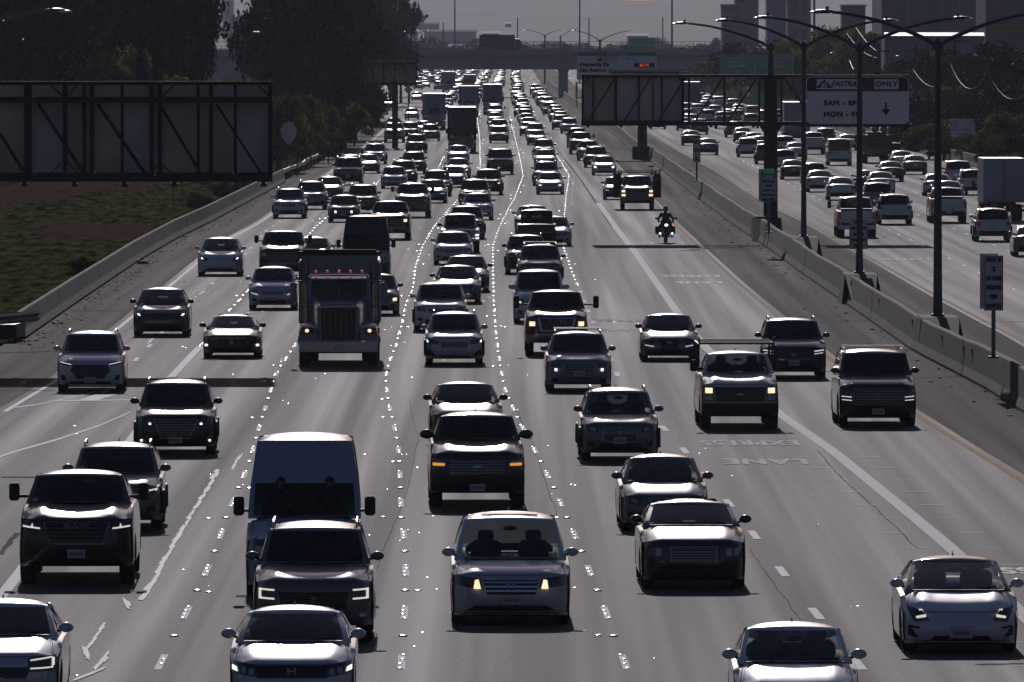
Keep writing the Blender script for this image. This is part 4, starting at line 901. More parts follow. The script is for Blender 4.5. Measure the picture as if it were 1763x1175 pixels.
# distant tree belt beyond the bridge
i=0
for px in range(640,1240,26):
    i+=1; plant('far','distant_tree',px+rnd.uniform(-8,8),0,rnd.uniform(3300,4200),rnd.uniform(.6,1.0),rnd.uniform(.9,1.6),'faint tree in the belt beyond the overpass, %s from the left'%(ordn[i-1] if i<=12 else ordn[i-13]+' past the dozenth'),'tree','faint tree belt beyond the overpass')
# utility poles and wires on the right
PX=[(1700,74,247,830),(1643,62,215,930),(1577,80,200,1000),(1513,80,150,1060),(1474,55,150,1120)]
tops=[]
for i,(px,pt,pb,Y) in enumerate(PX):
    x,_,z1=at(px,pt,Y); r=empty('utility_pole',(x,Y,ground_h(x,Y)-.2)); tag(r,'dark timber utility pole on the right slope, %s from the right'%ordn[i],'utility pole','utility poles on the right slope')
    zz=z1-r.location.z; q=MB(); q.tube([(0,0,0),(0,0,zz)],[.20,.13],M['wood'],n=10); q.obj('pole',r); q=MB(); q.box((0,0,zz-.5),(2.2,.12,.14),M['wood']); q.obj('cross_arm',r)
    tops.append((x,Y,z1))
M['wire']=pm('wire',(.12,.12,.13),.5,.6)
def cable(a,b,sag,lab,r_=.024):
    q=MB(); P=[]
    for k in range(25):
        t=k/24; P.append((a[0]+(b[0]-a[0])*t,a[1]+(b[1]-a[1])*t,a[2]+(b[2]-a[2])*t-sag*4*t*(1-t)))
    q.tube(P,r_,M['wire'],n=6); tag(q.obj('power_cable'),lab,'cable','drooping cables on the right slope')
for i,((xa,ya),(xb,yb),Y,sag,lab) in enumerate((((1697,115),(1800,95),830,3.0,'bright drooping cable right of the near utility pole'),((1636,110),(1697,130),900,1.6,'bright drooping cable between the first and second poles'),((1572,120),(1640,130),960,1.3,'bright drooping cable at the third pole from the right'),((1458,58),(1513,100),1100,.6,'thin sloping cable above the purple sign'),((1474,48),(1512,90),1100,.3,'second thin sloping cable above the purple sign'),((1463,105),(1470,120),1000,.1,'short cable end above the purple sign'))):
    cable(at(xa,ya,Y),at(xb,yb,Y-20),sag,lab)
lamp(1445,0,96,((1432,92),),'small lamp with a bright head over the right slope, left one',group='small lamps on the right slope',z0=1,Y=1300,r0=.1)
lamp(1570,0,100,((1545,97),),'small lamp with a bright head over the right slope, right one',group='small lamps on the right slope',z0=2,Y=1150,r0=.1)
# ================================================================== buildings
def building(px0,px1,pt,Y,depth,name,label,floors,col,band=None,zb=0,cols=0):
    x0,_,zt=at(px0,pt,Y); x1=at(px1,0,Y)[0]; w_=x1-x0; r=empty(name,((x0+x1)/2,Y+depth/2,zb)); tag(r,label,'building'); h=zt-zb
    m=pm('wall '+label[:20],col,.8,noise=.08,nscale=.1)
    q=MB(); q.box((0,0,h/2),(w_,depth,h),m); q.obj('wall',r,smooth=False)
    q=MB(); q.box((0,0,h+.15),(w_+.4,depth+.4,.3),M['bconc']); q.obj('roof',r,smooth=False)
    wm=pm('window glass far',(.03,.035,.05),.12)
    if floors:
        fh=h/floors
        for f in range(floors):
            q=MB()
            if cols:
                for c in range(cols): q.box((-w_/2+w_*(c+.5)/cols,-depth/2-.03,fh*(f+.55)),(w_/cols*.55,.1,fh*.5),wm)
            else: q.box((0,-depth/2-.03,fh*(f+.55)),(w_*.8,.1,fh*.42),wm)
            q.obj('window',r,smooth=False)
    if band:
        q=MB(); q.box((0,-depth/2-.15,h-band[1]),(w_,.3,band[2]),band[0]); q.obj('fascia_band',r,smooth=False)
    return r
building(1243,1282,10,2300,14,'office_tower','grey striped office tower at the top right of the bridge, left part',9,(.16,.15,.17))
building(1266,1306,-20,2340,14,'office_tower','taller grey striped office tower right beside the shorter one',11,(.13,.13,.16))
building(1320,1355,-15,2250,12,'office_tower','bluish slab tower above the olive trees',0,(.20,.23,.32))
building(1356,1396,-12,2200,14,'apartment_block','pale block with two dark openings above the olive trees',3,(.22,.20,.21),cols=2)
building(1450,1490,11,1900,10,'low_building','small flat grey building just left of the big warehouse',1,(.12,.13,.17))
r=building(1518,1697,-60,1500,40,'warehouse','huge blue grey warehouse wall filling the top right',0,(.17,.185,.25))
for k in range(6): q=MB(); w0=at(1518,0,1500)[0]; w1=at(1697,0,1500)[0]; q.box((-(w1-w0)/2+(k+.5)*(w1-w0)/6,-20.05,5),(.12,.1,24),M['bconc']); q.obj('panel_joint',r,smooth=False)
building(1697,1800,-60,1420,30,'store_building','blue grey store with yellow stripes at the top right edge',0,(.12,.13,.19))
x0=at(1697,0,1419)[0]; x1=at(1800,0,1419)[0]
for i,(a,b) in enumerate(((42,47),(51,56))):
    zt=at(0,a,1419)[2]; zb=at(0,b,1419)[2]; q=MB(); q.box(((x0+x1)/2,1419.4,(zt+zb)/2),(x1-x0,.5,zt-zb),pm('yellow fascia',(.30,.17,.015),.5)); tag(q.obj('store_stripe',smooth=False),['upper yellow stripe on the store at the top right','lower yellow stripe on the store at the top right'][i],'fascia','yellow stripes on the store')
M['whiteroof']=pm('white roof sheet',(.75,.75,.78),.22,.3)
x0,_,z_=at(1523,58,1250); x1=at(1695,0,1250)[0]
r=empty('long_shed',((x0+x1)/2,1250,0)); tag(r,'long low shed with a brilliant white sunlit roof edge','building')
q=MB(); q.box((0,6,(z_-.2)/2),(x1-x0,12,z_-.2),pm('shed wall',(.2,.22,.3),.8)); q.obj('wall',r,smooth=False)
q=MB(); zz=z_; q.add([(-(x1-x0)/2,-.6,zz-.28),((x1-x0)/2,-.6,zz-.28),((x1-x0)/2,1.6,zz+.12),(-(x1-x0)/2,1.6,zz+.12),(-(x1-x0)/2,13,zz-.6),((x1-x0)/2,13,zz-.6)],[(0,1,2,3),(3,2,5,4)],M['whiteroof']); q.obj('roof',r,smooth=False)
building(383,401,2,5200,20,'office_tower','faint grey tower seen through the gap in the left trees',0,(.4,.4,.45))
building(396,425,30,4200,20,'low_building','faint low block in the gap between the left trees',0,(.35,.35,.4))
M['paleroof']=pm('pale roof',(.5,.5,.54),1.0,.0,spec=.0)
# distant town beyond the overpass: low roofs catching the sun
i=0
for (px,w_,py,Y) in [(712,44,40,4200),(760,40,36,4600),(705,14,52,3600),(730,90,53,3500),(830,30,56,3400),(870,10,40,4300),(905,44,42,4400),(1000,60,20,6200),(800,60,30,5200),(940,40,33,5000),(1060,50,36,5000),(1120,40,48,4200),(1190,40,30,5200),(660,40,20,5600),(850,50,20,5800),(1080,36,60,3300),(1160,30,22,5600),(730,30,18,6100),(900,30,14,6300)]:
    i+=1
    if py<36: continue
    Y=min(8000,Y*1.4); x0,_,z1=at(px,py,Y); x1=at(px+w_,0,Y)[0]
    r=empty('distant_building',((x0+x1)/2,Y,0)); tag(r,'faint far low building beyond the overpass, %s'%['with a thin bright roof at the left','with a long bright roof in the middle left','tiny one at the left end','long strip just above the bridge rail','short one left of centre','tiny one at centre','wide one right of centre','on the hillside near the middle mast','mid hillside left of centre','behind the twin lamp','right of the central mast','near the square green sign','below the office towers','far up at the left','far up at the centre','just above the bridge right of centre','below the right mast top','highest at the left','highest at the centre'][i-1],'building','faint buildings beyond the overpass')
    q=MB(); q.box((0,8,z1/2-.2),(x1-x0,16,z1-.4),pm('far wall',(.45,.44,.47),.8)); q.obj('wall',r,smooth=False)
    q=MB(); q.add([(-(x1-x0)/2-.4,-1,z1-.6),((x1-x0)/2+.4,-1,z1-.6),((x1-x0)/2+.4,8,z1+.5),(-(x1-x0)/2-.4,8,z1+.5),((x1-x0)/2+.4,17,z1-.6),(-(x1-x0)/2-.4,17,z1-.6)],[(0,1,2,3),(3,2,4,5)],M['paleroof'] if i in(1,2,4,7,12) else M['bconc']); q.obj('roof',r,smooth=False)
# hills
hm=pm('hill scrub',(.045,.046,.058),.95,noise=.75,nscale=.006)
mb=MB(); rows=[]
for Y in np.linspace(3600,8200,34):
    t=(Y-3600)/4600; rows.append([(x,Y,-.5+50*t**1.4*(.75+.2*math.sin(x*.004+1)+.13*math.sin(x*.013+Y*.002)+.06*math.sin(x*.037+Y*.004))) for x in np.linspace(-1380,1380,70)])
mb.grid(rows,hm); struct(mb.obj('hills'))
def hillz(x,Y):
    t=max(0,(Y-3600)/4600); return -.5+50*t**1.4*(.75+.2*math.sin(x*.004+1)+.13*math.sin(x*.013+Y*.002)+.06*math.sin(x*.037+Y*.004))
# animal on the grass
r=None
def skinned(name, verts, edges, radii, mat, parent=None, sub=2):
    me=bpy.data.meshes.new(name); me.from_pydata(verts,edges,[]); o=bpy.data.objects.new(name,me); C.objects.link(o)
    if parent: o.parent=parent
    s_=o.modifiers.new('skin','SKIN'); o.modifiers.new('sub','SUBSURF').levels=sub; o.modifiers['sub'].render_levels=sub
    lay=me.skin_vertices[0] if me.skin_vertices else None
    if lay is None:
        bpy.context.view_layer.objects.active=o
        return o
    for i,rd in enumerate(radii): lay.data[i].radius=(rd if isinstance(rd,tuple) else (rd,rd))
    lay.data[0].use_root=True; me.materials.append(mat); s_.use_smooth_shade=True; return o
def tubes_body(name, chains, mat, parent=None):
    # one continuous body: overlapping tapered limbs fused by a voxel remesh
    q=MB()
    for pts,rad in chains:
        q.tube(pts,rad,mat,n=12)
        for p,r_ in ((pts[0],rad[0]),(pts[-1],rad[-1])): q.ell(p,(r_,r_,r_),mat,n=12,m=8)
    o=q.obj(name,parent); md=o.modifiers.new('fuse','REMESH'); md.mode='VOXEL'; md.voxel_size=.018; md.use_smooth_shade=True
    return o
x,Y=gp(354,333); z0=ground_h(x,Y)
dm=pm('deer coat',(.10,.06,.04),.9)
d=tubes_body('deer',[([(-.38,0,.72),(-.1,0,.70),(.2,0,.72),(.36,0,.78)],[.15,.145,.16,.13]),([(.36,0,.80),(.50,0,1.0),(.56,0,1.12)],[.10,.065,.06]),([(.54,0,1.14),(.66,0,1.12),(.76,0,1.07)],[.075,.055,.03]),
 ([(.28,-.09,.7),(.29,-.09,.38),(.27,-.09,.02)],[.07,.035,.025]),([(.30,.09,.7),(.36,.09,.38),(.33,.09,.02)],[.07,.035,.025]),
 ([(-.34,-.09,.68),(-.30,-.09,.45),(-.42,-.09,.32),(-.39,-.09,.02)],[.11,.055,.03,.025]),([(-.32,.09,.68),(-.22,.09,.45),(-.34,.09,.32),(-.31,.09,.02)],[.11,.055,.03,.025]),
 ([(.54,.04,1.18),(.50,.13,1.26)],[.03,.012]),([(.54,-.04,1.18),(.50,-.13,1.26)],[.03,.012]),([(-.5,0,.78),(-.57,0,.70)],[.04,.015])],dm)
d.location=(x,Y,z0-.02); d.scale=(.8,.8,.8); tag(d,'small brown deer standing on the grass behind the left barrier','deer')
# ================================================================== vehicles
def Bf(s): s=abs(s); return .10*s*s+.18*s**4+.72*s**10
SV=[0,.12,.25,.38,.5,.6,.69,.77,.84,.9,.95,.98,1.0]; SV=[-a for a in SV[:0:-1]]+SV
class Part:
    def __init__(s,name,mb,sub=(),label=None): s.name=name; s.mb=mb; s.sub=list(sub); s.label=label
def build_car(p, lod=0):
    """returns list of Parts; y=0 at the front axle, nose towards -y"""
    L_,W,H=p['L'],p['W'],p['H']; hood=p['hood']; cz=p['cz']; nz=p['nz']; cl=p['cl']; wsr=p['ws']; rr=p['rr']; dz=p.get('dz',cz+.03); cb=p.get('cb',.42)
    gb=p.get('gb',.93); gt=p.get('gt',.77); R=p['R']; foh=p.get('foh',.9); wb=p['wb']; tw=p.get('tw',.23); P_='PAINT'; roofend=p['roofend']; crown=p.get('crown',.06)
    hs=p.get('hs',.018)
    prof=[(.18,cl,1,0),(.06,cl+.05,1,0),(.0,cl+.14,1,0),(.0,(cl+nz)*.5,1,0),(p.get('lean',.03),nz-.17,1,0),(p.get('lean',.03)+.03,nz-.07,1,.1),(p.get('lean',.03)+.08,nz-.015,.98,.3),(p.get('lean',.03)+.17,nz+.025,.94,.7)]
    y0=prof[-1][0]; z0=prof[-1][1]
    for t in (.15,.35,.55,.75,.92,1.0): prof.append((y0+(hood-y0)*t, z0+(cz-z0)*(t**p.get('hp',.65)), .94*(1-t)**1.1, 1))
    nh=len(prof)
    yd=roofend+rr
    for t in (.33,.66): prof.append((hood+(yd-hood)*t, cz+(dz-cz)*t,0,1))
    prof.append((min(yd,L_-.24),dz,0,1))
    if L_-yd>.5: prof.append(((yd+L_-.2)/2,dz+.01,.2,1))
    prof += [(L_-.16,dz-.01,.6,1),(L_-.06,dz-.06,.95,.5),(L_-.02,dz-.16,1,.1),(L_-.03,.72,1,0),(L_,.6,1,0),(L_,.42,1,0),(L_-.14,cl+.06,1,0)]
    ysplit=hood
    def hw(y,z):
        zz=(z-.6)/.6; f=1-.035*zz*zz
        if z>cz-.02: f-=.0
        e=max(0,1-y/1.2); e2=max(0,1-(L_-y)/1.0)
        return W/2*f*(1-.05*e*e-.05*e2*e2)
    rows=[];edge=[]
    for (y,z,k,c) in prof:
        sg=-1 if y>L_*.6 else 1; row=[]
        for s in SV:
            zz=z-(crown*1.2*abs(s)**4+(.03 if lod==0 else .008)*s*s)*c*(1 if y<=ysplit+.01 or y>yd-.3 else .7); 
            if 0<c and y<hood+.01: zz+=hs*c*math.exp(-((abs(s)-.66)/.13)**2)-hs*.5*c*math.exp(-(s/.35)**2)
            row.append((s*hw(y,z),y-foh+sg*cb*Bf(s)*k,zz))
        rows.append(row); edge.append((row[-1][1],row[-1][2],row[-1][0]))
    body=MB(); body.grid(rows,P_)
    # side panels with wheel arches
    Y0=cb-foh; Y1=L_-cb-foh
    mono=sorted([(e[0],e[1]) for e in edge[6:-6]]); ey=[e[0] for e in mono]; ez=[e[1] for e in mono]
    def ztop(y): return float(np.interp(y,ey,ez))
    Ra=R+.07; cols=[]
    for c0 in (0,wb): cols+= [c0+Ra*math.cos(math.pi*k/8) for k in range(9)]+[c0-Ra-.02,c0+Ra+.02]
    cols += [Y0,Y0+.02,Y1,Y1-.05]+list(np.linspace(Ra+.15,wb-Ra-.15,5)); cols=sorted(c for c in cols if Y0-1e-6<=c<=Y1+1e-6)
    sill=cl+.04
    def zbot(y):
        for c0 in (0,wb):
            if abs(y-c0)<Ra: return max(sill,R-.02+math.sqrt(Ra*Ra-(y-c0)**2))
        return sill
    for sx in (-1,1):
        g=[]
        for y in cols:
            a=zbot(y); b=ztop(y); rowp=[]
            for f in (0,.06,.2,.45,.7,.88,1.0):
                z=a+(b-a)*f; x=hw(y+foh,z)*( .985 if f==0 else 1.0)+ (0.004 if f<1 else 0)
                rowp.append((sx*x,y,z))
            g.append(rowp)
        body.grid(g,P_)
    # cabin shell
    gz=lambda z:(W/2)*(gb+(gt-gb)*max(0,min(1,(z-cz)/(H-cz)))**p.get('gexp',1.15))
    wz=p.get('wz',H-.06); Q=[(hood-.05,cz-.03,1,0)]
    n=6
    for k in range(n+1):
        t=k/n; Q.append((hood+.04+(wsr-.04)*t, cz+.02+(wz-.03-cz-.02)*(t**.94), 1,.0))
    gw=(1,n+1)
    if 'fore' in p: Q+=[(hood+wsr+a,z,1-.2*i,.1) for i,(a,z) in enumerate(p['fore'])]
    else: Q+=[(hood+wsr+.07,H-.040,.9,.2),(hood+wsr+.20,H-.018,.75,.7),(hood+wsr+.42,H-.004,.6,1)]
    last=Q[-1][0]
    Q+=[(last+(roofend-last)*.35,H,.3,1),(last+(roofend-last)*.75,H-.005,0,1),(roofend,H-.03,-.4,1)]
    rz=p.get('rz',H-.05)
    Q+=[(roofend+.06,rz-.02,-.7,.3)]; r0=len(Q)
    for k in range(1,5):
        t=k/4; Q.append((roofend+.06+(rr-.06)*t, rz-.02+(dz+.02-rz+.02)*(t**p.get('rexp',1.1)),-.8,.0))
    rw=(r0-1,len(Q)-1)
    GS=[0,.2,.4,.6,.75,.86,.91,.955,.985,1]; GS=[-a for a in GS[:0:-1]]+GS; ng=len(GS)
    rows=[];edge=[]
    wbul=p.get('wbul',.16); rcr=.07 if lod==0 and p.get('big_',True) else .028
    for (y,z,q_,c) in Q:
        row=[]
        for s in GS:
            row.append((s*gz(z),y-foh+wbul*q_*abs(s)**2.6,z-(rcr*c)*s*s-.04*c*abs(s)**9))
        rows.append(row); edge.append(row[-1])
    def isw(i,j): return gw[0]<=i<gw[1] and 3<=j<ng-4
    def isr(i,j): return rw[0]<=i<rw[1] and 3<=j<ng-4 and not p.get('norear')
    body.grid(rows,p.get('roofmat',P_),sel=lambda i,j: not isw(i,j) and not isr(i,j))
    G='GLASS'
    ws_=MB(); ws_.grid(rows,G,sel=isw); rwin=MB(); rwin.grid(rows,G,sel=isr)
    # black surround
    sides=[MB(),MB()]
    fr=[0,.10,.5,.88,1]
    ytop0=hood+wsr*.35-foh; ytop1=roofend+rr*(.55 if rr>.6 else .9)-foh; bp=(hood+wsr+roofend)/2-foh+.1
    vy=sorted(set([e[1] for e in edge]+[bp-.05,bp+.05])); 
    E=sorted([(e[1],e[2],e[0]) for e in edge[0:]]); Ey=[e[0] for e in E]; Ez=[e[1] for e in E]; Ex=[e[2] for e in E]
    belt=lambda y: float(np.interp(y,[hood-foh,yd-foh],[cz-.02,dz-.02]))
    for si,sx in enumerate((-1,1)):
        g=[]
        for y in vy:
            zt=float(np.interp(y,Ey,Ez)); xt=float(np.interp(y,Ey,Ex)); zb=min(belt(y),zt); xb=min(hw(y+foh,zb)-.02,gz(zb)+.02)
            g.append([(sx*(xb+(xt-xb)*f+.02*math.sin(f*math.pi)),y,zb+(zt-zb)*f) for f in fr])
        def isg(i,j):
            ym=(vy[i]+vy[i+1])/2; return ytop0<ym<ytop1 and 1<=j<3 and abs(ym-bp)>.06 and not (p.get('nosideglass') and ym>p['nosideglass'])
        body.grid(g,P_,sel=lambda i,j: not isg(i,j)); sides[si].grid(g,G,sel=isg)
    # underside + arch liners
    ub=MB(); ub.box((0,wb/2,(cl+.06+.62)/2),(W-.30,L_-.75,.62-cl-.06),M['black']); 
    ub.box((0,-foh+.32,(cl+.30)/1.0),(W-.5,.3,.25),M['black'])
    parts=[Part('body',body),Part('underbody',ub),Part('windshield',ws_),Part('rear_window',rwin),Part('side_window',sides[0]),Part('side_window',sides[1])]
    # front surface helpers
    fz=[(a[1],a[0],a[2]) for a in prof[:nh]]; fz.sort()
    zz_=[a[0] for a in fz]; yy_=[a[1] for a in fz]; kk_=[a[2] for a in fz]
    def Fs(x,z,off=.015):
        s=min(1,abs(x)/hw(0.1,z)); return (x, float(np.interp(z,zz_,yy_))+cb*Bf(s)*float(np.interp(z,zz_,kk_))-foh-off, z)
    bz=[(a[1],a[0],a[2]) for a in prof[-8:]]; bz.sort(); bzz=[a[0] for a in bz]; byy=[a[1] for a in bz]
    def Rs(x,z,off=.015):
        s=min(1,abs(x)/hw(L_-.1,z)); return (x, float(np.interp(z,bzz,byy))-cb*Bf(s)-foh+off, z)
    def patch(mb,poly,mat,fn=Fs,off=.015,nx=6,nz_=3,mir=False):
        (x0,z0),(x1,z1),(x2,z2),(x3,z3)=poly  # bottom-left, bottom-right, top-right, top-left
        for m_ in ((1,-1) if mir else (1,)):
            g=[]
            for i in range(nz_+1):
                v=i/nz_; r_=[]
                for j in range(nx+1):
                    u=j/nx; x=(x0+(x1-x0)*u)*(1-v)+(x3+(x2-x3)*u)*v; z=(z0+(z1-z0)*u)*(1-v)+(z3+(z2-z3)*u)*v
                    r_.append(fn(m_*x,z,off))
                g.append(r_)
            mb.grid(g,mat)
    p['_fns']=(Fs,Rs,patch)
    f=p['front'] if not p.get('away') else None
    W2=W/2
    def sc(poly): return [(x*W2,z) for x,z in poly]
    if f:
        # f: grille polys, intakes, headlights, drl
        gr=MB()
        for poly in f.get('grille',[]): patch(gr,sc(poly),M['gloss'],off=.018,nx=10,nz_=4)
        for poly in f.get('slats',[]):
            (a,z0),(b,z1),n_=poly; 
            for k in range(n_):
                z=z0+(z1-z0)*(k+.5)/n_; patch(gr,sc([(-a+(a-b)*(k+.5)/n_,z-.012),(a-(a-b)*(k+.5)/n_,z-.012),(a-(a-b)*(k+.5)/n_,z+.012),(-a+(a-b)*(k+.5)/n_,z+.012)]),M[f.get('slatmat','dchrome')],off=.035,nx=8,nz_=1)
        if gr.v: parts.append(Part('grille',gr))
        if f.get('frame'):
            fr_=MB(); a,b,z0,z1,tk=f['frame']
            for poly in ([(-a,z1-tk),(a,z1-tk),(a,z1),(-a,z1)],[(-b,z0),(b,z0),(b,z0+tk),(-b,z0+tk)],[(-b,z0),(-b+tk,z0),(-a+tk,z1),(-a,z1)],[(b-tk,z0),(b,z0),(a,z1),(a-tk,z1)]): patch(fr_,sc(poly),M[f.get('framemat','chrome')],off=.04,nx=8,nz_=1)
            parts.append(Part('grille_surround',fr_))
        it=MB()
        for poly in f.get('intake',[]): patch(it,sc(poly),M['black'],off=.012,nx=8,nz_=2)
        for poly in f.get('side_intake',[]): patch(it,sc(poly),M['black'],off=.012,nx=4,nz_=3,mir=True)
        if it.v: parts.append(Part('bumper_intake',it))
        if f.get('bumper'):
            bm=MB(); z0,z1,mt=f['bumper']; patch(bm,sc([(-.97,z0),(.97,z0),(.97,z1),(-.97,z1)]),M[mt],off=.05,nx=16,nz_=3); patch(bm,sc([(-.97,z1),(.97,z1),(.97,z1+.001),(-.97,z1+.001)]),M[mt],off=.0,nx=16,nz_=1)
            parts.append(Part('front_bumper',bm))
        for sx in (-1,1):
            h=MB()
            for poly in f.get('lamp',[]):
                patch(h,[(sx*x,z) for x,z in sc(poly)],M['lens'],off=.020,nx=6,nz_=3)
            for poly in f.get('refl',[]):
                patch(h,[(sx*x,z) for x,z in sc(poly)],M['refl'],off=.028,nx=4,nz_=2)
            subs=[]
            for key,mt in (('drl','drl'),('amber','amber'),('beam','beam'),('wbeam','whitebeam')):
                if f.get(key):
                    d=MB()
                    for poly in f[key]: patch(d,[(sx*x,z) for x,z in sc(poly)],M[mt],off=.036,nx=4,nz_=1)
                    subs.append(Part({'drl':'running_light','amber':'turn_signal','beam':'bulb','wbeam':'bulb'}[key],d))
            if f.get('ring'):
                d=MB(); cx_,cz_,r_=f['ring']; pts=[]
                for k in range(17):
                    a=2*math.pi*k/16; pts.append(Fs(sx*cx_*W2+r_*math.cos(a),cz_+r_*math.sin(a),.05))
                d.tube(pts,.014,M['drl'],n=6); patch(d,[(sx*(cx_*W2-r_-.22),cz_-.012),(sx*(cx_*W2-r_*.2),cz_-.012),(sx*(cx_*W2-r_*.2),cz_+.012),(sx*(cx_*W2-r_-.22),cz_+.012)],M['drl'],off=.05,nx=3,nz_=1) if f.get('ringbar') else None
                subs.append(Part('running_light',d))
            if h.v: parts.append(Part('headlight',h,subs))
            if f.get('fog'):
                d=MB(); fx,fz_,r_=f['fog']; c=Fs(sx*fx*W2,fz_,.03); d.ell(c,(r_,.02,r_),M[f.get('fogmat','refl')],n=10,m=5); parts.append(Part('fog_lamp',d))
        if f.get('plate',True):
            z=f.get('platez',(cl+nz)*.42); d=MB(); c=Fs(0,z,.05); d.box(c,(.32,.012,.155),M['plate'],bev=.004); 
            for k in range(7): d.box((-.115+k*.038,c[1]-.012,z-.005),(.018,.006,.06),M['sblue2'])
            parts.append(Part('licence_plate',d))
        if f.get('logo'):
            z=f['logo'][1]; c=Fs(0,z,.055); d=MB(); k=f['logo'][0]
            if k=='H':
                for sx in (-.05,.05): d.box((sx,c[1],z),(.022,.012,.10),M['chrome'],ry=.12*(1 if sx>0 else -1))
                d.box((0,c[1],z),(.09,.012,.02),M['chrome'])
            elif k=='oval': d.ell((0,c[1],z),(.11,.015,.045),M['chrome'],n=14,m=6)
            elif k=='star':
                d.ell((0,c[1],z),(.09,.012,.09),M['dchrome'],n=14,m=6)
                for a in (0,2.09,4.19): d.box((.04*math.sin(a),c[1]-.015,z+.04*math.cos(a)),(.015,.01,.08),M['chrome'],ry=a)
            elif k=='bar': d.box((0,c[1],z),(.035,.012,.12),M['chrome'],bev=.004)
            elif k=='T':
                d.box((0,c[1],z+.03),(.09,.008,.018),M['dchrome']); d.box((0,c[1],z-.01),(.02,.008,.08),M['dchrome'])
            elif k=='round':
                for a in (.07,.045): d.ell((0,c[1],z),(a,.012,a*.7),M['chrome'],n=14,m=6)
            parts.append(Part('emblem',d))
    # rear
    b=p.get('rear',{})
    for sx in (-1,1):
        h=MB()
        for poly in b.get('lamp',[[(.70,dz-.30),(.95,dz-.30),(.95,dz-.14),(.62,dz-.14)]]): patch(h,[(sx*x*W2,z) for x,z in poly],M['redl'],fn=Rs,off=.02,nx=4,nz_=2)
        parts.append(Part('tail_light',h))
    if p.get('away') or b.get('full'):
        h=MB(); patch(h,sc([(-.9,cl+.08),(.9,cl+.08),(.93,cl+.32),(-.93,cl+.32)]),M['black'],fn=Rs,off=.02,nx=10); parts.append(Part('rear_bumper',h))
        h=MB(); c=Rs(0,b.get('pz',.75),.03); h.box(c,(.32,.012,.155),M['plate']); parts.append(Part('licence_plate',h))
    if p.get('bed'):
        h=MB(); h.box((0,(yd+.15+L_-.12)/2-foh,dz+.03),(W*.80,L_-.27-yd,.07),M['black'],bev=.01); parts.append(Part('dark_bed_panel',h))  # black panel stands in for the shaded hollow of the bed
        if p.get('away'):
            h=MB(); patch(h,[(-W2*.72,.75),(W2*.72,.75),(W2*.72,dz-.1),(-W2*.72,dz-.1)],P_,fn=Rs,off=.03,nx=8); parts.append(Part('tailgate',h))
    # shut lines of hood and bumper
    if f and lod==0:
        h=MB(); patch(h,sc([(-.95,nz-.035),(.95,nz-.035),(.95,nz-.027),(-.95,nz-.027)]),M['black'],off=.022,nx=20,nz_=1)
        for sx in (-1,1): h.tube([(sx*W2*.90,.30-foh+cb*.3,nz-.02),(sx*W2*.86,(hood)*.6-foh,nz+(cz-nz)*.72-.01),(sx*W2*.80,hood-foh-.02,cz-.025)],.006,M['black'],n=4)
        parts.append(Part('shut_line',h))
        h=MB(); h.box((0,hood-foh+.02,cz+.004),(W*.78,.09,.018),M['black']); parts.append(Part('cowl',h))
        h=MB(); patch(h,sc([(-.9,cl+.0),(.9,cl+.0),(.92,cl+.07),(-.92,cl+.07)]),M['black'],off=.014,nx=12,nz_=1); parts.append(Part('front_lip',h))
    # cladding
    if p.get('clad'):
        for sx in (-1,1):
            h=MB()
            for c0 in (0,wb):
                pts=[]
                for k in range(13):
                    a=math.pi*k/12; pts.append((sx*(W/2+.004),c0+(Ra+.02)*math.cos(a),R-.02+(Ra+.02)*math.sin(a)))
                h.tube(pts,.035,M['black'],n=6)
            h.box((sx*(W/2-.01),wb/2,sill+.05),(.05,wb-2*Ra,.12),M['black']); parts.append(Part('arch_cladding',h))
    if p.get('rails'):
        for sx in (-1,1):
            h=MB(); xr=gz(H)*.93; ya=hood+wsr+.25-foh; yb=roofend-.1-foh
            h.tube([(sx*xr,ya,H-.04),(sx*xr,ya+.12,H+.035),(sx*xr,(ya+yb)/2,H+.05),(sx*xr,yb-.12,H+.035),(sx*xr,yb,H-.05)],.018,M[p['rails']] if isinstance(p['rails'],str) else M['dchrome'],n=6); parts.append(Part('roof_rail',h))
        if p.get('crossbar'):
            for yy in (.45,1.4): h=MB(); h.box((0,hood+wsr+yy-foh,H+.09),(gz(H)*2.0,.07,.03),M['dchrome'],bev=.01); parts.append(Part('roof_crossbar',h))
    if p.get('fin',True) and lod==0:
        h=MB(); yf=roofend-.25-foh; h.add([(-.02,yf-.12,H-.01),(.02,yf-.12,H-.01),(.02,yf+.06,H-.01),(-.02,yf+.06,H-.01),(0,yf+.05,H+.07)],[(0,1,4),(1,2,4),(2,3,4),(3,0,4)],P_); parts.append(Part('antenna_fin',h))
    if p.get('sunroof'):
        h=MB(); h.box((0,(hood+wsr+.75)-foh,H+.004),(gz(H)*1.25,.75,.012),M['gloss'],bev=.004); parts.append(Part('sunroof',h))
    # mirrors
    ms=p.get('mir',1.0)
    for sx in (-1,1):
        h=MB(); ym=hood+.35-foh; xm=W/2+.0 if ms<1.4 else (W/2-.0 if ms<1.8 else W/2+.14); zm=cz+.10 if ms<1.4 else cz+.18
        if ms<1.4: h.ell((sx*(xm+.03),ym,zm),(.115*ms,.09,.075*ms),p.get('mirmat',P_),n=14,m=9); h.tube([(sx*(W/2*gb-.02),ym+.05,zm-.07),(sx*xm,ym+.02,zm-.03)],.022,M['black'],n=6)
        else: h.box((sx*(xm+.12),ym,zm),(.19,.13,.30*ms/1.5),M['black'],bev=.04); h.tube([(sx*(W/2*gb),ym+.03,zm-.08),(sx*(xm+.1),ym,zm-.08)],.03,M['chrome' if ms>1.6 else 'black'],n=6)
        parts.append(Part('mirror',h))
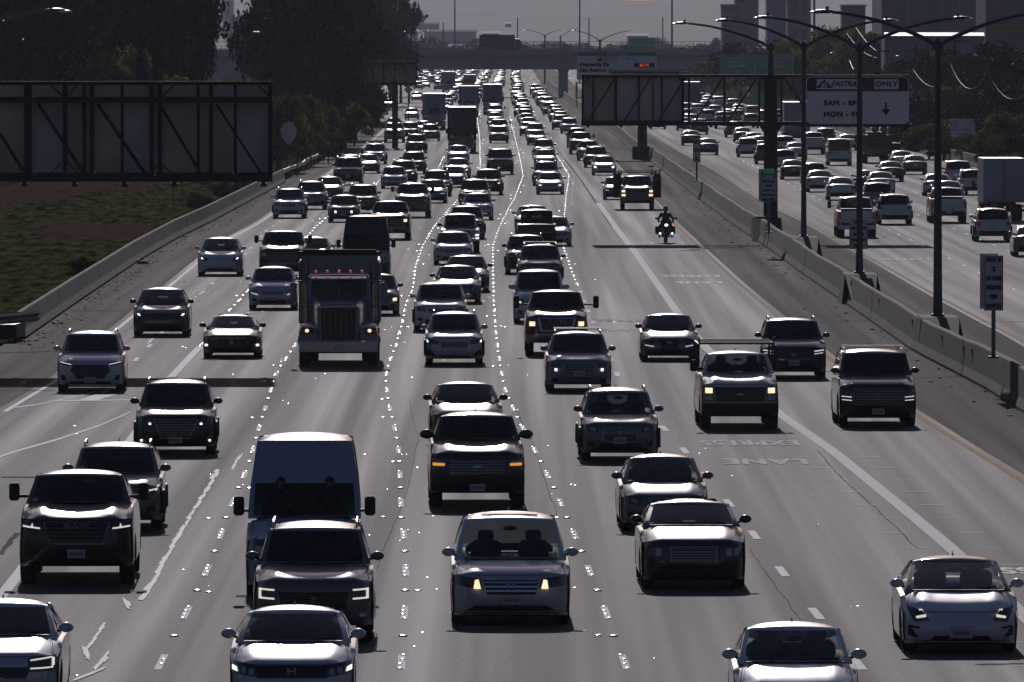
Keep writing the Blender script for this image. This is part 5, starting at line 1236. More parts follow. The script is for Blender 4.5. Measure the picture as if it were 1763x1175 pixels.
    # wheels
    for c0 in (0,wb):
        for sx in (-1,1):
            xo=sx*(W/2-.02-p.get('win',0)); t_=MB(); prof_=[(-tw,R*.62),(-tw,R*.9),(-tw*.86,R*.985),(-tw*.5,R),(-tw*.14,R*.985),(0,R*.9),(0,R*.62)]
            t_.lathe_x((xo,c0,R),[(sx*a,b) for a,b in prof_],M['tyre'],n=28 if lod==0 else 14)
            rm=MB(); rm.lathe_x((xo,c0,R),[(sx*(-tw*.9),R*.64),(-sx*.03,R*.64),(-sx*.03,R*.58),(-sx*.12,R*.5),(-sx*.12,.02)],M['gloss'],n=20 if lod==0 else 10)
            if lod==0:
                for k in range(5):
                    a=2*math.pi*k/5; rm.tube([(xo-sx*.05,c0+.04*math.cos(a),R+.04*math.sin(a)),(xo-sx*.03,c0+R*.6*math.cos(a),R+R*.6*math.sin(a))],[.035,.03],M[p.get('rimmat','rim')],n=6)
            parts.append(Part('wheel',rm,[Part('tyre',t_)]))
    # interior
    if lod==0:
        it=MB(); ys=hood+wsr*.95+.25-foh
        it.box((0,hood+.45-foh,cz-.06),(W*.80,.55,.14),M['black'],bev=.05); it.box((0,ys+.5,cz-.42),(W*.86,1.8,.3),M['black'])
        for sx in (-.38,.38):
            it.box((sx*W/2*1.05,ys+.35,cz-.08),(.52,.16,.66),M['seat'],bev=.07,rx=-.25); it.box((sx*W/2*1.05,ys+.42,cz+.32),(.27,.10,.19),M['seat'],bev=.045)
        if roofend-hood-wsr>1.0:
            it.box((0,ys+1.2,cz-.12),(W*.74,.16,.55),M['seat'],bev=.07,rx=-.2)
            for sx in (-.42,.42): it.box((sx*W/2,ys+1.28,cz+.18),(.25,.09,.14),M['seat'],bev=.04)
        it.ell((0,hood+wsr*.80-foh,min(H-.17,wz-.14)),(.12,.03,.04),M['black'])
        st=[]; 
        for k in range(13):
            a=2*math.pi*k/12; st.append((.38*W/2*1.05*p.get('drv',1)+.18*math.cos(a),ys-.32+.05*math.sin(a),cz+.01+.16*math.sin(a)))
        it.tube(st,.016,M['black'],n=6)
        parts.append(Part('interior',it))
        if p.get('wipers',True):
            h=MB()
            for sx,x0 in ((1,-.45),(1,.12)):
                a=(x0,hood+.03-foh,cz+.0); b=(x0+.5,hood+.13-foh,cz+.055); h.tube([a,b],.010,M['black'],n=5)
            parts.append(Part('wiper',h))
    for e in p.get('extra',[]): parts += e(p)
    return parts
M['sblue2']=pm('plate characters',(.03,.05,.12),.5)
NM={}
def resolve(mb,color,clear):
    mb2=MB(); mb2.v=mb.v; mb2.f=mb.f; mb2.m=mb.m
    mb2.mats=[paint(color) if m_=='PAINT' else (M['clear' if clear else 'glass'] if m_=='GLASS' else m_) for m_ in mb.mats]
    return mb2
def realise(parts,name,color,clear,parent=None):
    root=empty(name)
    for p in parts:
        if not p.mb.v: continue
        o=resolve(p.mb,color,clear).obj(p.name,root)
        for s_ in p.sub: resolve(s_.mb,color,clear).obj(s_.name,o)
    return root
def merged(parts,name,color):
    q=MB()
    def put(mb):
        off=len(q.v); q.v+=mb.v
        for f,mi in zip(mb.f,mb.m):
            q.f.append(tuple(a+off for a in f)); m_=mb.mats[mi]; m_=paint(color) if m_=='PAINT' else (M['glass'] if m_=='GLASS' else m_); q.m.append(q.mi(m_))
    for p in parts:
        if p.mb.v: put(p.mb)
        for s_ in p.sub: put(s_.mb)
    return q.mesh(name)
# ---- front styles ------------------------------------------------------
FR={}
FR['generic']=dict(grille=[[(-.42,.58),(.42,.58),(.50,.70),(-.50,.70)]],slats=[((.48,.59),(.50,.70),3)],intake=[[(-.55,.30),(.55,.30),(.50,.42),(-.50,.42)]],side_intake=[[(.66,.34),(.84,.36),(.82,.46),(.68,.44)]],
   lamp=[[(.55,.58),(.90,.62),(.93,.74),(.58,.70)]],refl=[[(.62,.61),(.74,.63),(.75,.69),(.64,.68)]],plate=True)
def style(nz,cl,**k):
    """scaled copy of the generic face: z given as fraction between clearance and nose height"""
    f=dict(k)
    for key in ('grille','intake','side_intake','lamp','refl','drl','amber','beam','wbeam'):
        if key in f: f[key]=[[(x,cl+(nz-cl)*z) for x,z in poly] for poly in f[key]]
    if 'slats' in f: f['slats']=[((a[0],cl+(nz-cl)*a[1]),(b[0],cl+(nz-cl)*b[1]),n_) for a,b,n_ in f['slats']]
    if 'frame' in f: a,b,z0,z1,tk=f['frame']; f['frame']=(a,b,cl+(nz-cl)*z0,cl+(nz-cl)*z1,tk)
    for key in ('fog','ring'):
        if key in f: a,b,c=f[key]; f[key]=(a,cl+(nz-cl)*b,c)
    if 'platez' in f: f['platez']=cl+(nz-cl)*f['platez']
    if 'logo' in f: f['logo']=(f['logo'][0],cl+(nz-cl)*f['logo'][1])
    if 'bumper' in f: a,b,c=f['bumper']; f['bumper']=(cl+(nz-cl)*a,cl+(nz-cl)*b,c)
    return f
SED=dict(L=4.75,W=1.84,H=1.45,hood=1.25,cz=.97,nz=.74,cl=.17,ws=.85,rr=.95,roofend=3.15,R=.335,wb=2.8,foh=.92,gb=.89,gt=.70,dz=1.02)
SUV=dict(L=4.65,W=1.87,H=1.67,hood=1.15,cz=1.12,nz=.93,cl=.22,ws=.72,rr=.45,roofend=3.95,R=.36,wb=2.7,foh=.92,gb=.89,gt=.74,dz=1.12,clad=True,rails=True)
HAT=dict(L=4.1,W=1.77,H=1.5,hood=1.0,cz=1.0,nz=.80,cl=.18,ws=.75,rr=.4,roofend=3.5,R=.32,wb=2.55,foh=.82,gb=.89,gt=.72,dz=1.03)
BIG=dict(L=5.3,W=2.03,H=1.93,hood=1.35,cz=1.33,nz=1.12,cl=.24,ws=.62,rr=.3,roofend=4.85,R=.41,wb=3.1,foh=.95,gb=.91,gt=.80,dz=1.22,rails='chrome',cb=.34)
PIC=dict(L=5.85,W=2.04,H=1.95,hood=1.42,cz=1.42,nz=1.20,cl=.34,ws=.62,rr=.22,roofend=3.6,R=.42,wb=3.6,foh=.98,gb=.88,gt=.73,dz=1.40,bed=True,cb=.30,crown=.05,mir=1.5,tw=.27,hs=.03)
MIN=dict(L=5.1,W=2.0,H=1.74,hood=1.15,cz=1.06,nz=.88,cl=.16,ws=.95,rr=.4,roofend=4.5,R=.35,wb=3.0,foh=.95,gb=.91,gt=.75,dz=1.12)
VAN=dict(L=5.9,W=2.06,H=2.72,hood=.95,cz=1.38,nz=1.05,cl=.22,ws=.50,wz=1.98,fore=[(.06,2.05),(.22,2.58),(.34,2.69)],rr=.12,roofend=5.7,R=.36,wb=3.7,foh=1.0,gb=.95,gt=.80,gexp=1.6,dz=1.15,mir=1.7,norear=True,nosideglass=1.2,fin=False,wbul=.12,hp=1.0)
CVN=dict(L=4.8,W=1.85,H=1.86,hood=1.0,cz=1.18,nz=.92,cl=.17,ws=.75,rr=.15,roofend=4.55,R=.33,wb=3.05,foh=.9,gb=.92,gt=.80,dz=1.15,mir=1.25,fin=False)
JEE=dict(L=4.4,W=1.87,H=1.85,hood=1.45,cz=1.22,nz=1.10,cl=.38,ws=.22,rr=.08,roofend=4.15,R=.42,wb=2.6,foh=.62,gb=.80,gt=.75,dz=1.15,cb=.16,crown=.02,tw=.28,fin=False,mirmat=None,hs=.0,wbul=.03)
JEE['mirmat']=M['black']
def G(base,**k): d=dict(base); d.update(k); return d
def st_generic(b,**k):
    d=dict(grille=[[(-.40,.62),(.40,.62),(.48,.84),(-.48,.84)]],slats=[((.44,.62),(.46,.84),4)],intake=[[(-.58,.10),(.58,.10),(.50,.32),(-.50,.32)]],side_intake=[[(.66,.22),(.84,.26),(.82,.42),(.68,.38)]],
      lamp=[[(.54,.68),(.93,.74),(.95,.95),(.58,.88)]],refl=[[(.60,.73),(.74,.75),(.75,.86),(.62,.84)]],platez=.42); d.update(k)
    return style(b['nz'],b['cl'],**d)
FCOL=['white','silver','grey','black','grey','silver','white','black','navy','steel','pearl','black']
TYPES={}
def T(name,base,front=None,**k): TYPES[name]=G(base,front=front or st_generic(base),**k)
T('sedan',SED); T('suv',SUV); T('hatch',HAT); T('big',BIG); T('minivan',MIN)
T('sedan_beam',SED,st_generic(SED,beam=[[(.60,.72),(.74,.74),(.75,.88),(.62,.86)]]))
T('suv_drl',SUV,st_generic(SUV,drl=[[(.55,.84),(.9,.92),(.9,.96),(.55,.88)]]))
T('suv_beam',SUV,st_generic(SUV,beam=[[(.66,.74),(.80,.76),(.80,.86),(.66,.84)]]))
T('sedan_drl',SED,st_generic(SED,drl=[[(.56,.72),(.85,.76),(.85,.80),(.56,.76)]]))
T('pickup',PIC,st_generic(PIC,grille=[[(-.60,.48),(.60,.48),(.62,.90),(-.62,.90)]],slats=[((.6,.5),(.6,.88),3)],lamp=[[(.64,.60),(.94,.62),(.95,.92),(.64,.90)]],refl=[[(.68,.66),(.86,.68),(.86,.84),(.68,.82)]],bumper=(.08,.36,'dchrome'),intake=[[(-.4,.12),(.4,.12),(.4,.24),(-.4,.24)]],side_intake=[],platez=.2))
T('pickup_beam',PIC,st_generic(PIC,grille=[[(-.60,.48),(.60,.48),(.62,.90),(-.62,.90)]],slats=[((.6,.5),(.6,.88),3)],lamp=[[(.64,.60),(.94,.62),(.95,.92),(.64,.90)]],beam=[[(.68,.66),(.84,.68),(.84,.84),(.68,.82)]],bumper=(.08,.36,'dchrome'),intake=[],side_intake=[],platez=.2))
T('cvan',CVN,st_generic(CVN)); T('van',VAN,st_generic(VAN,grille=[[(-.45,.55),(.45,.55),(.5,.80),(-.5,.80)]],lamp=[[(.60,.62),(.92,.66),(.95,1.0),(.66,.95)]],refl=[[(.68,.68),(.82,.7),(.82,.84),(.70,.82)]]))
T('jeep',JEE,style(JEE['nz'],JEE['cl'],grille=[[(-.50,.42),(.50,.42),(.50,.92),(-.50,.92)]],lamp=[[(.52,.52),(.72,.52),(.72,.88),(.52,.88)]],refl=[[(.54,.58),(.70,.58),(.70,.84),(.54,.84)]],wbeam=[[(.80,.62),(.96,.62),(.96,.72),(.80,.72)],[(.80,.42),(.96,.42),(.96,.50),(.80,.50)]],bumper=(.02,.26,'black'),plate=False))
# ---- truck builders -----------------------------------------------------
def wheels_truck(parts,xs,ys,R,tw):
    for y in ys:
        for sx in (-1,1):
            t_=MB(); xo=sx*xs; t_.lathe_x((xo,y,R),[(sx*a,b) for a,b in [(-tw,R*.55),(-tw,R*.93),(-tw*.8,R),(-tw*.2,R),(0,R*.93),(0,R*.55)]],M['tyre'],n=24)
            rm=MB(); rm.lathe_x((xo,y,R),[(-sx*tw*.9,R*.57),(-sx*.02,R*.57),(-sx*.12,R*.3),(-sx*.06,.02)],M['rim'],n=16); parts.append(Part('wheel',rm,[Part('tyre',t_)]))
def dump_truck(p):
    W=2.5; P_='PAINT'; parts=[]
    b=MB(); # long-nose cab: hood, cab, fenders
    rows=[]
    for y,wd,z0,z1 in ((-.95,.62,.78,1.88),(-.9,.66,.72,1.93),(-.3,.70,.8,2.0),(.5,.78,.8,2.10),(.95,.86,.8,2.16)):
        rows.append([(-wd,y,z0),(-wd,y,z1-.16),(-wd+.10,y,z1-.03),(-wd*.4,y,z1+.02),(0,y,z1+.035),(wd*.4,y,z1+.02),(wd-.10,y,z1-.03),(wd,y,z1-.16),(wd,y,z0)])
    b.grid(rows,P_); b.add(rows[0],[tuple(range(9))],P_); parts.append(Part('hood',b))
    g=MB(); g.box((0,-.99,1.33),(1.0,.08,.94),M['gloss'],bev=.02)
    for k in range(6): g.box((-.42+k*.168,-1.04,1.33),(.018,.02,.90),M['dchrome'])
    for a in (-.56,.56): g.box((a,-1.0,1.33),(.06,.1,1.06),M['dchrome'],bev=.01)
    g.box((0,-1.0,1.86),(1.16,.1,.06),M['chrome'],bev=.01); parts.append(Part('grille',g))
    for sx in (-1,1):
        f=MB(); rows=[]
        for y,z1 in ((-1.0,1.0),(-.95,1.22),(-.7,1.33),(0,1.36),(.45,1.2),(.62,.8)):
            rows.append([(sx*.62,y,z1-.02),(sx*.95,y,z1),(sx*1.16,y,z1-.05),(sx*1.22,y,z1-.18),(sx*1.22,y,max(.62,z1-.55))])
        f.grid(rows,P_); f.box((sx*.93,-1.0,.93),(.58,.10,.42),P_,bev=.05); parts.append(Part('fender',f))
        h=MB(); h.box((sx*.98,-1.06,1.12),(.40,.06,.20),M['lens'],bev=.03); hb=MB(); hb.ell((sx*.97,-1.11,1.12),(.06,.03,.055),M['beam']); ha=MB(); ha.box((sx*1.15,-1.08,1.13),(.08,.08,.13),pm('amber marker',(.35,.06,.02),.4),bev=.02)
        parts.append(Part('headlight',h,[Part('bulb',hb),Part('turn_signal',ha)]))
        m=MB(); m.box((sx*1.42,1.1,2.25),(.2,.12,.62),M['dchrome'],bev=.04); m.tube([(sx*.98,1.2,2.62),(sx*1.42,1.1,2.6),(sx*1.42,1.1,1.85),(sx*1.0,1.2,1.8)],.022,M['chrome'],n=6); parts.append(Part('mirror',m))
        ex=MB(); ex.tube([(sx*1.05,2.75,1.0),(sx*1.05,2.75,3.2)],.10,M['dchrome'],n=10); ex.tube([(sx*1.05,2.75,1.3),(sx*1.05,2.75,2.5)],.14,M['chrome'],n=12); parts.append(Part('exhaust_stack',ex))
        tk=MB(); tk.tube([(sx*.98,1.2,.75),(sx*.98,2.5,.75)],.32,M['dchrome'],n=16); parts.append(Part('fuel_tank',tk))
    c=MB(); rows=[]
    for y,zt,wd in ((.95,2.05,.98),(1.0,2.14,1.0),(1.08,2.62,.98),(1.2,2.78,.95),(1.5,2.86,.95),(2.4,2.86,.97)):
        rows.append([(-wd,y,.85 if y<1.05 else 1.0),(-wd,y,zt-.1),(-wd+.1,y,zt),(0,y,zt+.02),(wd-.1,y,zt),(wd,y,zt-.1),(wd,y,.85 if y<1.05 else 1.0)])
    c.grid(rows,P_); c.box((0,1.7,1.5),(1.94,1.4,1.2),P_,bev=.05)
    parts.append(Part('cab',c))
    w_=MB()
    for sx in (-1,1): w_.add([(sx*.03,.975,2.12),(sx*.88,1.0,2.12),(sx*.84,1.055,2.62),(sx*.03,1.03,2.62)],[(0,1,2,3)],'GLASS')
    parts.append(Part('windshield',w_))
    v=MB(); v.box((0,.98,2.70),(1.75,.28,.05),M['chrome'],bev=.02,rx=.25); parts.append(Part('sun_visor',v))
    for k in range(5): m=MB(); m.ell((-.72+k*.36,1.18,2.90),(.05,.08,.045),pm('roof marker red',(.6,.05,.03),.3,emit=(1,.15,.05),estr=.5)); parts.append(Part('marker_lamp',m))
    bm=MB(); bm.box((0,-1.12,.62),(2.44,.20,.40),M['chrome'],bev=.05); bm.box((0,-1.23,.60),(.34,.01,.16),M['plate']); parts.append(Part('front_bumper',bm))
    bx=MB(); z0,z1=1.15,3.42
    bx.box((0,2.95,(z0+z1)/2),(2.42,.10,z1-z0),P_); bx.box((0,8.0,(z0+1.9)/2+.3),(2.3,.1,1.6),P_)
    for sx in (-1,1):
        bx.box((sx*1.2,5.5,(z0+z1)/2-.1),(.08,5.2,z1-z0-.2),P_)
        for k in range(8): bx.box((sx*1.25,3.05+k*.7,2.2),(.06,.10,1.9),P_)
    for k in range(6): bx.box((-1.0+k*.4,2.88,2.3),(.07,.05,2.1),P_)
    bx.box((0,2.93,z1+.02),(2.55,.24,.12),M['dsteel'],bev=.02); bx.box((0,5.5,z0),(2.3,5.1,.1),P_)
    bx.box((0,2.8,z1+.08),(2.3,.12,.12),M['dsteel'],bev=.03)
    parts.append(Part('dump_body',bx,label='dark steel tipping body'))
    ch=MB(); ch.box((0,3.2,.75),(.9,7.6,.35),M['black']); ch.box((0,-.3,.62),(1.7,.9,.3),M['black'],bev=.05); parts.append(Part('chassis',ch))
    wheels_truck(parts,1.22,[0],.52,.30); wheels_truck(parts,1.24,[5.0,6.3],.52,.55)
    return parts
def box_truck(p,away=False):
    """cab-over-ish straight truck with a tall cargo box; semis use it too"""
    W=p.get('W',2.45); Hh=p.get('H',3.6); cabw=2.1; P_='PAINT'; parts=[]; L_=p.get('L',8.5); bo=p.get('bo',1.15); boxmat=M[p.get('boxmat','truckbox')]
    c=MB(); rows=[]; ch=p.get('cabh',2.5)
    for y,z0,z1,wd in ((-1.0,.55,1.30,.95),(-.98,.5,1.45,1.02),(-.75,.5,1.55,1.04),(-.1,.5,1.68,1.05),(.0,.5,1.72,1.05),(.38,.9,ch-.15,.98),(.5,.9,ch,.93),(1.2,.9,ch+.05,.93),(bo,.9,ch+.03,.93)):
        rows.append([(-wd,y,z0),(-wd-.02,y,(z0+z1)/2),(-wd,y,z1-.12),(-wd+.10,y,z1-.02),(-wd*.4,y,z1+.02),(0,y,z1+.03),(wd*.4,y,z1+.02),(wd-.1,y,z1-.02),(wd,y,z1-.12),(wd+.02,y,(z0+z1)/2),(wd,y,z0)])
    c.grid(rows,P_); c.add(rows[0],[tuple(range(11))],P_); parts.append(Part('cab',c))
    w_=MB(); g=[]
    for t in (0,.33,.66,1):
        y=.03+.33*t; z=1.78+(ch-.22-1.78)*t; g.append([(s*(.96-.05*t),y-.035+.10*abs(s)**3,z) for s in (-1,-.6,-.2,.2,.6,1)])
    w_.grid(g,'GLASS'); parts.append(Part('windshield',w_))
    gm=MB(); gm.box((0,-1.03,1.0),(1.0,.06,.42),M['gloss'],bev=.02); 
    for k in range(4): gm.box((0,-1.07,.86+k*.1),(.96,.02,.025),M['chrome'])
    parts.append(Part('grille',gm))
    for sx in (-1,1):
        h=MB(); h.box((sx*.78,-1.0,.98),(.34,.08,.24),M['lens'],bev=.03); hb=MB(); hb.ell((sx*.78,-1.05,.98),(.07,.02,.07),M['refl']); parts.append(Part('headlight',h,[Part('bulb',hb)]))
        m=MB(); m.box((sx*1.33,.35,1.95),(.18,.12,.45),M['black'],bev=.04); m.tube([(sx*.98,.4,1.9),(sx*1.3,.37,1.9)],.025,M['black'],n=6); parts.append(Part('mirror',m))
    bm=MB(); bm.box((0,-1.08,.52),(2.05,.16,.28),M[p.get('bumpmat','dchrome')],bev=.04); parts.append(Part('front_bumper',bm))
    bx=MB(); bx.box((0,bo+.15+L_/2,(1.05+Hh)/2),(W,L_,Hh-1.05),boxmat,bev=.05)
    if p.get('fairing'):
        rows=[]
        for y,z1,wd in ((.45,ch,.9),(.75,(ch+Hh)/2+.2,.98),(1.05,Hh-.1,1.05),(1.25,Hh,1.1)): rows.append([(-wd,y,ch-.1),(-wd,y,z1-.15),(-wd+.15,y,z1),(wd-.15,y,z1),(wd,y,z1-.15),(wd,y,ch-.1)])
        fm=MB(); fm.grid(rows,P_); parts.append(Part('wind_deflector',fm))
    subs=[]
    d=MB(); yb=bo+.15+L_; 
    for sx in (-1,1): d.box((sx*W/4,yb+.015,(1.15+Hh-.15)/2),(W/2-.08,.03,Hh-1.35),boxmat,bev=.01)
    d.box((.0,yb+.03,(1.1+Hh)/2),(.05,.04,Hh-1.3),M['steelg']); subs.append(Part('rear_door',d))
    parts.append(Part('cargo_box',bx,subs))
    fr=MB(); fr.box((0,bo+L_/2,.85),(.9,L_+1.2,.3),M['black']); fr.box((0,yb+.05,.62),(2.2,.10,.14),M['black']); parts.append(Part('chassis',fr))
    for sx in (-1,1): t_=MB(); t_.box((sx*.98,yb+.1,.85),(.22,.04,.12),M['redl']); parts.append(Part('tail_light',t_))
    wheels_truck(parts,1.05,[0],.46,.28); wheels_truck(parts,W/2-.03,p.get('rw',[bo+L_*.72]),.46,.52)
    return parts
M['truckbox']=pm('truck box panel',(.33,.35,.42),.45,.1,noise=.08,nscale=.8)
M['trailerblue']=pm('trailer panel blue',(.12,.15,.25),.45,.1)
M['darkbox']=pm('dark trailer panel',(.02,.02,.025),.4)
def fire_truck(p):
    P_='PAINT'; parts=[]; b=MB(); b.box((0,1.2,1.5),(2.4,2.6,2.0),P_,bev=.1); b.box((0,5.2,1.45),(2.45,5.2,1.7),P_,bev=.05); parts.append(Part('body',b))
    t=MB(); t.box((0,7.86,1.9),(1.5,.04,1.2),M['dsteel'],bev=.02)
    for k in range(4): t.box((0,7.9,1.4+k*.3),(1.4,.04,.05),M['steelg'])
    parts.append(Part('rear_panel',t))
    for sx in (-.55,.15): l=MB(); l.tube([(sx,4.5,2.75),(sx,7.6,2.75)],.28,M['dchrome'],n=12); l.ell((sx,7.62,2.75),(.28,.1,.28),M['steelg']); parts.append(Part('hose_reel',l))
    r=MB()
    for sx in (-1.1,-.95,.95,1.1): r.box((sx,5.2,2.6),(.05,5.0,.7),M['dsteel'])
    parts.append(Part('side_rack',r))
    for sx in (-1,1):
        l=MB(); l.box((sx*1.08,7.85,.75),(.16,.04,.3),M['redl']); parts.append(Part('tail_light',l)); m=MB(); m.box((sx*1.42,.2,2.0),(.2,.1,.45),M['black'],bev=.03); m.tube([(sx*1.15,.3,2.1),(sx*1.4,.2,2.1)],.025,M['black'],n=6); parts.append(Part('mirror',m))
    bm=MB(); bm.box((0,7.95,.62),(2.4,.2,.2),M['dsteel'],bev=.03); parts.append(Part('rear_bumper',bm)); w=MB(); w.box((0,-.11,1.9),(2.1,.04,.8),'GLASS'); parts.append(Part('windshield',w))
    wheels_truck(parts,1.2,[.6],.5,.3); wheels_truck(parts,1.2,[5.9],.5,.52); return parts
# ---- roof racks ---------------------------------------------------------
def rack(p):
    h=MB(); H=p['H']; W=p['W']; y0=1.55; y1=4.6; zt=H+.17
    for sx in (-1,1):
        h.box((sx*(W/2-.05),(y0+y1)/2,zt),(.05,y1-y0,.05),M['black'])
        for y in (y0+.05,2.9,y1-.1): h.box((sx*(W/2-.04),y,(zt+p['dz'])/2),(.05,.05,zt-p['dz']),M['black'],bev=.01)
        h.tube([(sx*(W/2-.04),y1,zt),(sx*(W/2-.02),y1+.9,p['dz'])],.03,M['black'],n=6)
        h.box((sx*(W/2-.05),y0,zt+.10),(.04,.04,.2),M['black'])
    for y in (y0,2.4,3.5,y1): h.box((0,y,zt+.03),(W-.1,.06,.05),M['black'])
    return [Part('ladder_rack',h)]
def worktruck(p):
    h=MB(); H=p['H']; 
    for sx in (-1,1):
        h.box((sx*1.18,3.6,1.35),(.5,3.0,1.3),M['dsteel'],bev=.03); h.box((sx*1.18,2.05,1.8),(.42,.3,.7),M['dsteel'],bev=.03); h.box((sx*1.1,2.0,H-.05),(.1,.1,.6),M['dsteel'])
        h.tube([(sx*1.3,2.0,H-.2),(sx*1.36,2.0,H+.35)],.05,M['dsteel'],n=6)
    h.box((0,1.9,H+.17),(2.5,.08,.06),M['dsteel']); h.box((0,3.4,H+.17),(2.5,.08,.06),M['dsteel'])
    h.tube([(.85,1.9,H),(.85,1.9,H+.52)],.02,M['black'],n=6); h.box((.85,1.9,H+.53),(.36,.1,.09),M['black'],bev=.02)
    out=[Part('utility_bed',h)]
    for sx in (-.95,.92):
        b=MB(); b.ell((sx,1.85,H+.12),(.07,.07,.14),M['chrome']); out.append(Part('beacon',b))
    return out
def letters(st,size,z,off=.05,mat='chrome',sx=1.2):
    def f(p):
        Fs=p['_fns'][0]; cu=bpy.data.curves.new('t','FONT'); cu.body=st; cu.size=size; cu.align_x='CENTER'; cu.align_y='CENTER'; cu.extrude=.008; cu.resolution_u=3; cu.space_character=1.25
        o=bpy.data.objects.new('t',cu); me=bpy.data.meshes.new_from_object(o); bpy.data.objects.remove(o); q=MB()
        c=Fs(0,z,off); q.add([(v.co.x*sx,c[1]-v.co.z,z+v.co.y) for v in me.vertices],[tuple(pl.vertices) for pl in me.polygons],M[mat]); bpy.data.meshes.remove(me); return [Part('emblem',q)]
    return f
def flag(p):
    q=MB(); x=p['W']/2*.55; y=p['L']-p['foh']-.3
    q.tube([(x,y,1.2),(x+.05,y,2.0)],.02,M['wood'],n=6); q.grid([[(x+.05,y,1.95),(x+.3,y+.05,1.75),(x+.5,y,1.5)],[(x+.04,y,1.6),(x+.2,y+.05,1.45),(x+.35,y,1.3)]],M['syel']); return [Part('flag',q)]
# ================================================================== the traffic
CACHE={}
KIND={'sedan':('car','car'),'hatch':('car','car'),'suv':('suv','suv'),'big':('suv','suv'),'pickup':('pickup_truck','pickup truck'),'minivan':('minivan','van'),'cvan':('van','van'),'van':('van','van'),'jeep':('suv','suv'),'dump':('dump_truck','truck'),'box':('box_truck','truck'),'fire':('fire_truck','truck')}
def parts_for(p,lod):
    if p.get('builder'): return p['builder'](p)
    return build_car(p,lod)
NALL=[0]
def V(ty,col,xc,yb,label,away=False,clear=False,group=None,lod=0,XY=None,name=None,cat=None,sc=None,**kw):
    base=dict(TYPES[ty]) if ty in TYPES else {'builder':{'dump':dump_truck,'box':box_truck,'fire':fire_truck}[ty]}
    base.update(kw)
    if away: base['away']=True
    key=(ty,col,clear,away,lod,repr(sorted((k,str(v)) for k,v in kw.items())))
    k0=ty.split('_')[0]; nm,ct=KIND[k0]; nm=name or nm; ct=cat or ct
    Yg=gp(xc,yb)[1] if XY is None else XY[1]; X_=gp(xc,yb)[0] if XY is None else XY[0]
    kk='yelR' if away else 'l2'; sl_=(X(kk,Yg+25)-X(kk,Yg-25))/50.0; rz=-math.atan(sl_)
    s_=sc or (1+.045*max(0,min(1,(yb-650)/350)))
    wb=base.get('wb',0 if not away else {'fire':6.0,'box':6.5}.get(k0,5)); 
    if away: oy=Yg+wb*s_; ox=X_+sl_*wb; rz+=math.pi
    else: oy=Yg+ (0 if 'wb' in base else 0); ox=X_
    if lod==2:
        if key not in CACHE: CACHE[key]=merged(parts_for(base,2),nm,col)
        o=bpy.data.objects.new(nm,CACHE[key]); C.objects.link(o); o.location=(ox,oy,0); o.rotation_euler=(0,0,rz)
        root=o
    else:
        if key not in CACHE: root=CACHE[key]=realise(parts_for(base,lod),nm,col,clear); root.location=(ox,oy,0); root.rotation_euler=(0,0,rz)
        else: root=copy_tree(CACHE[key],(ox,oy,0),rz)
    root.scale=(s_,s_,s_); tag(root,label,ct,group); NALL[0]+=1; return root
GL='traffic coming towards the camera'; GR='traffic driving away on the right'
# ---- nearest row, modelled one by one
b=G(SED,L=4.7,W=1.86,H=1.44,hood=1.0,cz=.96,nz=.70,cl=.15,ws=1.1,roofend=3.1,hs=.03,gt=.69)
TYPES['esedan']=b; KIND['esedan']=('car','car')
V('esedan','white',1650,1121,'white sedan with smooth grille-less nose and dark rose glass roof at the lower right',clear=True,W=1.86,
  front=style(.70,.15,side_intake=[[(.72,.20),(.90,.26),(.90,.50),(.86,.50)],[(.70,.46),(.90,.50),(.88,.56),(.70,.52)]],intake=[[(-.52,.12),(.52,.12),(.46,.26),(-.46,.26)]],lamp=[[(.54,.72),(.80,.66),(.93,1.12),(.66,.98)]],drl=[[(.60,.80),(.76,.76),(.77,.82),(.60,.88)],[(.60,.80),(.64,.80),(.72,1.02),(.66,1.02)]],refl=[],platez=.36),roofmat=pm('rose tinted roof glass',(.10,.02,.035),.12,coat=1.0),extra=[lambda p:[Part('licence_frame',(lambda q:(q.box((0,p['_fns'][0](0,.35,.04)[1],.35),(.37,.012,.20),M['chrome'],bev=.004),q)[1])(MB()))]])
V('sedan','silver',1370,1262,'silver older sedan with rear headrests visible cut by the bottom edge at the right',clear=True,W=1.76,H=1.46,gt=.73,sunroof=False)
MINF=style(.86,.16,grille=[[(-.40,.52),(.40,.52),(.46,.86),(-.46,.86)]],slats=[((.42,.56),(.45,.86),3)],slatmat='chrome',lamp=[[(.48,.66),(.92,.74),(.93,.98),(.50,.90)]],beam=[[(.50,.66),(.62,.66),(.60,.86),(.54,.88)]],intake=[[(-.74,.14),(.74,.14),(.60,.26),(-.60,.26)]],platez=.40,logo=('H',.74),refl=[])
minr=V('minivan','silver',879,1073,'silver minivan with amber inner lamps and sunroof in the centre foreground',clear=True,front=MINF,sunroof=True,group=None)
TF=style(1.14,.30,grille=[[(-.56,.50),(.56,.50),(.60,.90),(-.60,.90)]],slats=[((.56,.52),(.58,.88),5)],slatmat='dchrome',lamp=[[(.64,.62),(.94,.64),(.96,.94),(.64,.92)]],refl=[[(.70,.70),(.88,.70),(.88,.86),(.70,.84)]],amber=[[(.67,.74),(.92,.74),(.92,.81),(.67,.80)]],bumper=(.10,.40,'black'),intake=[[(-.42,.14),(.42,.14),(.42,.26),(-.42,.26)]],plate=True,platez=.20,logo=('oval',.70))
V('pickup','black',821,874,'black pickup with glowing amber turn signals behind the silver minivan',clear=False,front=TF,mir=1.35)
V('sedan','maroon',802,762,'maroon sedan with headrests visible just behind the black amber lit pickup',clear=True,cz=1.0,H=1.46)
